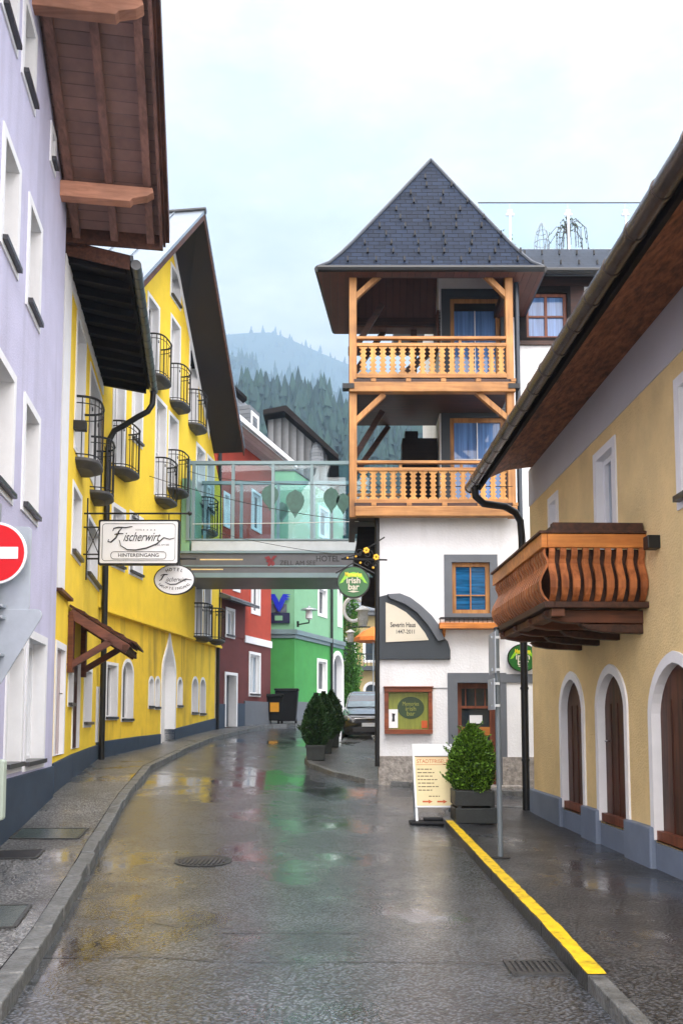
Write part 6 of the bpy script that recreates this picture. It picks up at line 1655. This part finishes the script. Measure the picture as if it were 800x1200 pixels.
M['pole_grey'] = mat('grey_painted_pole', (.13, .16, .18), rough=.4, var=.15, bump=.03)
def street_pole():
    p = ghit(586, 1005, .10); Y = p.y
    top = at_y(584.5, 738, Y).z
    root = thing('street_pole', 'thin grey steel sign pole on the right pavement with sign plates seen edge on', 'pole', p)
    m = MB(); m.tube([p, Vector((p.x - .01, Y, top))], .030, 12); m.build('shaft', M['pole_grey'], root, smooth=True)
    m = MB(); m.lathe(p, [(.11, 0), (.11, .008), (.05, .014)], 16); m.build('base_flange', M['metal_dark'], root)
    for z0, z1, dx in ((at_y(580, 790, Y).z, at_y(580, 742, Y).z, -.06), (at_y(580, 832, Y).z, at_y(580, 796, Y).z, -.075)):
        m = MB(); m.box((p.x + dx, Y, (z0 + z1) / 2), (.012, .42, z1 - z0)); m.build('sign_plate', M['sign_back'], root, bevel=.003)
        for z in (z0 + .05, z1 - .05):
            m = MB(); m.box((p.x + dx / 2, Y, z), (.10, .07, .03)); m.build('clamp', M['galv'], root)
    m = MB(); m.lathe(Vector((p.x - .01, Y, top)), [(.034, 0), (.034, .02), (.01, .035)], 12); m.build('cap', M['metal_dark'], root)
street_pole()

def ground_fittings():
    def on(px, py, up): p = ghit(px, py, up); return p
    # round manhole
    c = on(238, 1009.5, 0); r = (271 - 205) / 2 / 1000 * c.y
    root = thing('manhole_cover', 'round ribbed iron manhole cover in the wet road', 'manhole cover', c + Vector((0, 0, .003)))
    n = 32; m = MB(); z = lambda p: gz(p.x, p.y)
    def disc(r0, r1, up, mb):
        vs_ = []; 
        for k in range(n):
            a = 2 * math.pi * k / n
            for rr in (r0, r1):
                q = c + Vector((rr * math.cos(a), rr * math.sin(a), 0)); vs_.append(Vector((q.x, q.y, z(q) + up)))
        mb.add(vs_, [[2 * k, 2 * k + 1, (2 * k + 3) % (2 * n), (2 * k + 2) % (2 * n)] for k in range(n)])
    disc(r * .86, r, .010, m); m.build('rim', M['drain'], root, recalc=False)
    m = MB(); disc(.001, r * .86, .004, m); m.build('cover', M['sill'], root, recalc=False)
    m = MB()
    for k in range(11):
        x = -r * .75 + r * 1.5 * k / 10; h = math.sqrt(max(.001, (r * .82) ** 2 - x * x)); m.box(c + Vector((x, 0, .010)), (r * .07, 2 * h, .010))
    m.build('rib', M['drain'], root)
    # gully grate by the yellow kerb
    a, b, d = on(592, 1127.5, 0), on(652, 1127.5, 0), on(605, 1142, 0)
    g0 = (a + b) / 2; g0.y = (a.y + d.y) / 2; g0.z = gz(g0.x, g0.y); w, l = b.x - a.x, a.y - d.y
    root = thing('gully_grate', 'rectangular iron gully grate in the road beside the yellow kerb', 'drain', g0)
    m = MB(); m.box(g0 + Vector((0, 0, .003)), (w, l, .006)); m.build('pit_shade', M['ink'], root)  # flat black sheet under the bars stands for the dark of the pit
    m = MB()
    for s in (-1, 1): m.box(g0 + Vector((0, s * l / 2, .006)), (w + .03, .035, .016)); m.box(g0 + Vector((s * w / 2, 0, .006)), (.035, l - .036, .016))
    for k in range(1, 9): m.box(g0 + Vector((-w / 2 + w * k / 9, 0, .008)), (.022, l - .036, .012))
    m.build('grate', M['drain'], root)
    # plates in the left pavement
    for name, lab, cat, pts, mt in (('pavement_hatch', 'long dark steel hatch set in the left pavement by the lavender wall', 'hatch', ((26, 971), (103, 971), (92, 983), (12, 983)), 'plate'),
                                    ('light_well_grate', 'black grate let into the left pavement in front of the long hatch', 'drain', ((-10, 998), (52, 996), (42, 1006), (-20, 1007)), 'ink'),
                                    ('cellar_cover', 'greenish steel cellar cover nearest the viewer in the left pavement', 'hatch', ((-20, 1062), (36, 1061), (17, 1087), (-45, 1089)), 'plate')):
        P = [on(x, y, .117) for x, y in pts]; m = MB(); cc = sum(P, Vector()) / 4
        P = [Vector((q.x, q.y, gz(q.x, q.y) + .117)) for q in P]
        root = thing(name, lab, cat, cc)
        m.prism([q + Vector((0, 0, .0)) for q in P], (0, 0, .006)); m.build('cover', M[mt], root)
        m = MB()
        for i in range(4): m.beam(P[i] + Vector((0, 0, .004)), P[(i + 1) % 4] + Vector((0, 0, .004)), .03, .012)
        m.build('frame', M['drain'], root)
    # repaired patch and joint lines in the asphalt
    ln = MB()
    for pts in (((30, 1123), (180, 1122), (257, 1128), (440, 1128), (600, 1130)), ((257, 1128), (256, 1094)), ((256, 1094), (420, 1094)), ((420, 1094), (440, 1128)), ((300, 992), (330, 990), (352, 996)), ((396, 978), (420, 983), (446, 987)), ((180, 1082), (210, 1087))):
        if len(pts) < 2: continue
        for p0, p1 in zip(pts, pts[1:]):
            a, b = on(*p0, 0), on(*p1, 0)
            for i in range(6):
                s, e_ = a.lerp(b, i / 6), a.lerp(b, (i + 1) / 6); wd = rnd.uniform(.006, .016)
                ln.quad(*[Vector((q.x, q.y + o, gz(q.x, q.y) + .0045)) for q, o in ((s, 0), (e_, 0), (e_, wd), (s, wd))])
    struct(ln.build('road_joint', M['sill'], recalc=False))
M['patch'] = mat('asphalt_patch', (.085, .088, .092), rough=.22, var=.35, vscale=3, bump=.5, bscale=90, spec=.7)
ground_fittings()

# ------------------------------------------------------------------ parked car
def parked_car():
    Y0 = 27.0; x0 = at_y(400.5, 850, Y0).x; w = 1.78; cx = x0 + w / 2
    c = Vector((cx, Y0, gz(cx, Y0 + .4) + .01))
    root = thing('parked_car', 'dark car facing the viewer, parked beside the white house corner', 'car', c)
    sl = (gz(cx, Y0 + 3) - gz(cx, Y0)) / 3
    def ring(y, zb, zt, hw, top, r=.12):
        """half width hw at the waist, narrower at the top"""
        return [Vector((cx + s * a, Y0 + y, c.z + y * sl * .6 + z)) for s, a, z in ((-1, hw * .90, zb), (-1, hw, zb + .14), (-1, hw * .99, zt - .22), (-1, hw * top, zt - .04), (-1, hw * top * .80, zt), (1, hw * top * .80, zt), (1, hw * top, zt - .04), (1, hw * .99, zt - .22), (1, hw, zb + .14), (1, hw * .90, zb))]
    def loft(secs, mb):
        n = len(secs[0]); b = len(mb.v)
        for s in secs: mb.v += s
        for i in range(len(secs) - 1):
            for k in range(n): mb.f.append([b + i * n + k, b + i * n + (k + 1) % n, b + (i + 1) * n + (k + 1) % n, b + (i + 1) * n + k])
        mb.f += [[b + k for k in range(n)][::-1], [b + (len(secs) - 1) * n + k for k in range(n)]]
    m = MB(); loft([ring(0.02, .30, .72, .72, .9), ring(.10, .20, .80, .84, .9), ring(.35, .18, .86, .885, .92), ring(1.15, .18, 1.0, .89, .92), ring(3.6, .18, 1.02, .89, .92), ring(4.2, .24, .98, .84, .9), ring(4.3, .35, .90, .78, .9)], m)
    m.build('body', M['paint_black'], root, smooth=True, bevel=.02)
    def at(x, y, z): return Vector((cx + x, Y0 + y, c.z + y * sl * .6 + z))
    m = MB(); loft([[at(-.66, .16, .845), at(-.3, .12, .855), at(.3, .12, .855), at(.66, .16, .845), at(.66, .16, .80), at(-.66, .16, .80)], [at(-.74, .6, .945), at(-.3, .6, .965), at(.3, .6, .965), at(.74, .6, .945), at(.74, .6, .88), at(-.74, .6, .88)], [at(-.78, 1.22, 1.02), at(-.3, 1.2, 1.05), at(.3, 1.2, 1.05), at(.78, 1.22, 1.02), at(.78, 1.22, .95), at(-.78, 1.22, .95)]], m)
    m.build('bonnet', M['bonnet'], root, smooth=True)
    m = MB(); loft([[at(-.76, 1.2, .98), at(-.76, 3.9, .98), at(.76, 3.9, .98), at(.76, 1.2, .98)], [at(-.70, 1.6, 1.30), at(-.70, 3.7, 1.3), at(.70, 3.7, 1.3), at(.70, 1.6, 1.30)], [at(-.60, 1.95, 1.50), at(-.60, 3.4, 1.52), at(.60, 3.4, 1.52), at(.60, 1.95, 1.50)], [at(-.50, 2.15, 1.555), at(-.5, 3.2, 1.57), at(.5, 3.2, 1.57), at(.5, 2.15, 1.555)]], m); m.build('cabin', M['paint_black'], root, bevel=.03)
    m = MB(); m.add([at(-.71, 1.215, 1.045), at(.71, 1.215, 1.045), at(.60, 1.90, 1.475), at(-.60, 1.90, 1.475), at(-.71, 1.26, 1.03), at(.71, 1.26, 1.03), at(.60, 1.95, 1.46), at(-.60, 1.95, 1.46)], [[0, 1, 2, 3], [7, 6, 5, 4], [0, 4, 5, 1], [1, 5, 6, 2], [2, 6, 7, 3], [3, 7, 4, 0]]); m.build('windscreen', M['windscreen'], root)
    for s in (-1, 1):
        m = MB(); pts = [(.50, .60), (.60, .58), (.80, .70), (.84, .80), (.76, .82), (.60, .74)]
        m.prism([at(s * x, .0 + max(0, x - .5) * .30, z) for x, z in pts], (0, .25, 0)); hl = m.build('headlight', M['lamp_glass'], root, bevel=.01)
        m = MB(); m.ball(at(s * .66, .03, .68), .06, 8); m.build('lamp', M['chrome'], hl)
        m = MB(); m.ball(at(s * .98, 1.35, 1.05), .13, 8, 1, .5, .65); m.build('mirror', M['paint_black'], root, smooth=True)
        for y in (.78, 3.45):
            wc = at(s * .80, y, .31); m = MB(); m.lathe(wc, [(.20, -.1), (.31, -.1), (.325, 0), (.31, .1), (.20, .1)], 20, axis=(Vector((0, 1, 0)), Vector((0, 0, 1)), Vector((s, 0, 0)))); wh = m.build('wheel', M['rubber'], root)
            m = MB(); m.lathe(wc, [(.19, -.05), (.19, .085), (.05, .09)], 14, axis=(Vector((0, 1, 0)), Vector((0, 0, 1)), Vector((s, 0, 0)))); m.build('rim', M['galv'], wh)
    m = MB(); m.box(at(0, .03, .64), (.92, .06, .13)); m.box(at(0, .045, .36), (1.1, .06, .14)); m.build('grille', M['sill'], root, bevel=.015)
    m = MB(); m.box(at(0, .005, .715), (.98, .05, .022)); m.build('trim', M['chrome'], root)
    m = MB(); m.add([at(-.12, -.012, .685), at(-.04, -.012, .715), at(.04, -.012, .715), at(.12, -.012, .685), at(.04, -.012, .655), at(-.04, -.012, .655)], [list(range(6))]); m.prism([at(x, -.012, z) for x, z in ((-.12, .685), (-.04, .715), (.04, .715), (.12, .685), (.04, .655), (-.04, .655))], (0, .02, 0)); m.build('emblem', M['gold'], root)
    m = MB(); m.box(at(0, -.005, .52), (.52, .02, .12)); m.build('number_plate', M['sign_white'], root)
    m = MB(); m.tube([at(-.7, 1.17, 1.045), at(0, 1.12, 1.06), at(.7, 1.17, 1.045)], .014, 5); m.build('wiper', M['rubber'], root)
parked_car()

# ------------------------------------------------------------------ end of the street
M['ochre'] = mat('pale_ochre_render', (.40, .32, .15), rough=.9, var=.1)
def end_of_street():
    Y = 62
    a, b = at_y(385, 820, Y), at_y(470, 650, Y)
    r = thing('pale_building', 'ochre building with a dark balcony closing the far end of the street', 'building', Vector((a.x + 2, Y, 2.2)))
    W = Wall((a.x, Y, 0), (1, 0, 0), (0, -1, 0))
    wd = 7.5; zt = at_y(400, 722, Y).z
    hs = []
    for k in range(4):
        hs.append((.9 + k * 1.7, 1.9 + k * 1.7, 6.0, 7.6, None)); hs.append((.9 + k * 1.7, 1.9 + k * 1.7, 2.6, 4.4, 'round'))
    m = MB(); facade(W, (0, wd), (1, zt), hs, m, back=6); m.build('wall', M['ochre'], r)
    for h in hs: opening(W, r, *h[:4], kind=h[4], sur=.1, depth=.15, sill=None, fw=.08)
    m = MB(); W.box(m, -.3, wd + .3, zt, zt + .3, -6, .7); m.prism([W.P(-.4, zt + .3, .8), W.P(-.4, zt + .35, .8), W.P(-.4, zt + 1.9, -3), W.P(-.4, zt + .3, -6)], X1 * (wd + .8)); m.build('roof', M['slate_far'], r)
    m = MB(); W.box(m, -.1, wd + .1, 5.3, 5.6, 0, .9); bl = m.build('balcony', M['dark_grey'], r)
    m = MB(); W.box(m, -.1, wd + .1, 6.4, 6.5, .8, .9)
    for k in range(30): W.box(m, k * wd / 30, k * wd / 30 + .05, 5.6, 6.4, .83, .87)
    m.build('railing', M['metal_dark'], bl)
    # bushes beside the gateway
    for i, (x, yb, wpx, hpx, lab) in enumerate(((411, 835, 17, 68, 'tall dark green street tree between the green house and the pale building'), (408, 838, 12, 34, 'bright green low bush beside the green gateway'))):
        Yb = 47 - i * 3; p = at_y(x, yb, Yb); c = Vector((p.x, Yb, gz(p.x, Yb))); k = Yb / 1000
        t = thing('street_tree' if i == 0 else 'low_bush', lab, 'tree' if i == 0 else 'plant', c)
        H = at_y(x, yb - hpx, Yb).z - c.z
        m = MB(); m.tube([c, c + Vector((0, 0, H * .75))], [.1, .03], 7); m.build('trunk', M['bark'], t)
        m = MB(); f = clumpy(H, wpx * k * .6, lambda h: math.sin(max(.02, min(1, h * 1.05)) * 2.9) ** .6 if 0 < h * 1.05 * 2.9 < 3.14 else 0, 11 + i, .3)
        leaf_mass(m, c, f, 5000, .07, .45); m.build('crown', M['shrub'], t, recalc=False)
    # far tall tree behind
    c = at_y(409, 830, 52); c.z = gz(c.x, 52); t = thing('street_tree', 'light green tree crown showing behind the hanging ring sign', 'tree', c)
    m = MB(); m.tube([c, c + Vector((0, 0, 6))], [.2, .08], 7); m.build('trunk', M['bark'], t); m = MB()
    H = at_y(409, 692, 52).z - c.z; f = clumpy(H, .85, lambda h: math.sin(max(.05, min(.98, h)) * 3.0) ** .5, 21, .3); leaf_mass(m, c, f, 6000, .09, .35); m.build('crown', M['shrub'], t, recalc=False)
    # parasol
    Yp = 44; p = at_y(437, 760, Yp); c = Vector((p.x, Yp, gz(p.x, Yp))); t = thing('parasol', 'orange cafe parasol half hidden behind the white house corner', 'parasol', c)
    zt = at_y(437, 735, Yp).z; m = MB(); m.tube([c, Vector((c.x, Yp, zt))], .03, 6); m.build('pole', M['galv'], t); m = MB(); m.lathe(Vector((c.x, Yp, zt)), [(1.0, -.75), (.98, -.55), (.5, -.2), (.02, .02)], 8); m.build('canopy', M['orange_cloth'], t)
    # lanterns on brackets and a ring sign on the house flank
    xw = WT.px(444, 700)[0]
    for i, (x, y, Yl, s, lab) in enumerate(((425, 720, 20.5, 1, 'larger white lantern on a bracket of the white house flank under the bar sign'), (410.5, 744, 23, .72, 'smaller white lantern further along the white house flank'))):
        q = at_y(x, y, Yl); t = thing('wall_lantern', lab, 'lamp', q)
        m = MB(); m.lathe(q + Vector((0, 0, -.15 * s)), [(.10 * s, -.13 * s), (.13 * s, 0), (.12 * s, .24 * s)], 8); m.build('glass', M['lamp_glass'], t)
        m = MB(); m.lathe(q + Vector((0, 0, .09 * s)), [(.19 * s, 0), (.17 * s, .03 * s), (.03 * s, .12 * s)], 10); m.build('lamp_shade', M['sign_white'], t)
        m = MB(); m.tube([(xw, Yl, q.z + .3 * s), (q.x, Yl, q.z + .3 * s), (q.x, Yl, q.z + .16 * s)], .018, 6); m.build('bracket', M['metal_dark'], t)
    q = at_y(414, 714, 21.5); t = thing('ring_sign', 'white open ring sign hanging behind the green bar sign', 'sign', q)
    m = MB(); 
    m.tube([q + Vector((.24 * math.cos(R(40 + 280 * i / 24)), 0, .30 * math.sin(R(40 + 280 * i / 24)))) for i in range(25)], .045, 6); m.build('ring', M['sign_white'], t)
    m = MB(); m.tube([q + Vector((0, 0, .3)), q + Vector((0, 0, .42)), Vector((xw, q.y, q.z + .42))], .012, 5); m.build('bracket', M['metal_dark'], t)
end_of_street()

def wires():
    runs = [((160, 553, 22), (300, 592, 20), (443, 612, 17.4), 'thin black cable sagging across the glazed bridge to the bar sign'), ((226, 614, 23.5), (330, 613, 21), (420, 611, 17.4), 'pale taut wire in front of the lower bridge panes'),
            ((222, 552, 23.9), (320, 566, 21), (600, 570, 17.0), 'thin cable from the inn passing the bridge top to the loggia'), ((258, 625, 23.8), (330, 640, 23.6), (400, 650, 23.4), 'loose black cable along the bridge skirt')]
    for i, (a, m_, b, lab) in enumerate(runs):
        A, B_, C_ = at_y(*a), at_y(*m_), at_y(*b); pts = []
        for k in range(17):
            t = k / 16; pts.append(A * (1 - t) ** 2 + (B_ * 2 - (A + C_) / 2) * 2 * t * (1 - t) + C_ * t ** 2)
        w = MB(); w.tube(pts, .008, 5); tag(w.build('cable', M['sign_white'] if i == 1 else M['metal_dark']), lab, 'cable')
wires()

# ------------------------------------------------------------------ hills, forest and haze
def hills():
    ridges = [(1900, 1350, [(-400, 320), (-200, 330), (150, 365), (250, 386), (285, 383), (312, 382), (330, 387), (350, 396), (370, 404), (390, 413), (420, 424), (520, 440), (800, 470), (1600, 500)], 17, 900),
              (1200, 800, [(-400, 330), (0, 350), (200, 385), (270, 403), (310, 424), (360, 432), (400, 448), (470, 470), (560, 485), (800, 520), (1600, 560)], 21, 1100),
              (330, 150, [(-400, 400), (100, 430), (250, 440), (300, 452), (325, 458), (345, 451), (362, 463), (378, 457), (392, 474), (410, 484), (450, 490), (520, 500), (700, 530), (1600, 600)], 22, 1300)]
    fo = MB(); hm = MB()
    for D, D0, prof, th, cnt in ridges:
        n = 60; xs_ = [-250 + 1300 * i / n for i in range(n + 1)]; b = len(hm.v)
        rows = [(D0, None), (D * .5 + D0 * .5, .45), (D, 1.0), (D * 1.1, .8)]
        for x in xs_:
            crest = at_y(x, interp(x, prof) + th * 1000 / D * .8, D).z
            for yy, f in rows:
                X = (x - 400) / 1000 * yy; z = 3 if f is None else 3 + (crest - 3) * f
                hm.v.append(Vector((X, yy, z)))
        for i in range(n):
            for k in range(3): hm.f.append([b + i * 4 + k, b + i * 4 + k + 1, b + (i + 1) * 4 + k + 1, b + (i + 1) * 4 + k])
        for i in range(cnt):
            x = rnd.uniform(170, 640); f = 1 - abs(rnd.gauss(0, .16)) if rnd.random() < .55 else rnd.uniform(.25, 1)
            crest = at_y(x, interp(x, prof) + th * 1000 / D * .8, D).z
            if f > .45: g_ = (f - .45) / .55; yy = (D * .5 + D0 * .5) * (1 - g_) + D * g_
            else: g_ = f / .45; yy = D0 * (1 - g_) + (D * .5 + D0 * .5) * g_
            z = 3 + (crest - 3) * f; X = (x - 400) / 1000 * yy
            H = th * rnd.uniform(.75, 1.35); rw = H * rnd.uniform(.16, .24); c = Vector((X, yy, z - 1))
            tiers = 6 if D < 900 else 4 if D < 1500 else 2
            for k in range(tiers):
                z0 = H * (.08 + .8 * k / tiers); z1 = z0 + H * (1.0 / tiers) * 1.5; rr = rw * (1 - k / tiers * .86); m = 7; ph = rnd.uniform(0, 6)
                vs_ = [c + Vector((rr * (1 + (.22 if q % 2 else -.15)) * math.cos(ph + q * 2 * math.pi / m), rr * (1 + (.22 if q % 2 else -.15)) * math.sin(ph + q * 2 * math.pi / m), z0 + rnd.uniform(-.03, .02) * H)) for q in range(m)] + [c + Vector((0, 0, min(z1, H * 1.03)))]
                fo.add(vs_, [[q, (q + 1) % m, m] for q in range(m)])
    struct(hm.build('hills', M['hill'], smooth=True, recalc=False))
    f = fo.build('forest', M['forest'], recalc=False); f['kind'] = 'stuff'; f['label'] = 'misty spruce forest covering the hillsides behind the roofs'; f['category'] = 'forest'
hills()
def haze():
    m = bpy.data.materials.new('haze'); m.use_nodes = True; N, L = m.node_tree.nodes, m.node_tree.links; N.clear()
    o = N.new('ShaderNodeOutputMaterial'); v = N.new('ShaderNodeVolumePrincipled'); v.inputs['Color'].default_value = (.60, .80, 1, 1); v.inputs['Density'].default_value = .00055; v.inputs['Anisotropy'].default_value = .65
    L.new(v.outputs[0], o.inputs['Volume'])
    b = MB(); b.hexa([Vector(p) for p in ((-1350, -60, -2), (1350, -60, -2), (1350, 2130, -2), (-1350, 2130, -2))], [Vector(p) for p in ((-1350, -60, 1000), (1350, -60, 1000), (1350, 2130, 1000), (-1350, 2130, 1000))])
    h = b.build('haze', m); h['kind'] = 'stuff'; h['label'] = 'pale blue mist hanging over the wooded hills'; h['category'] = 'haze'
haze()
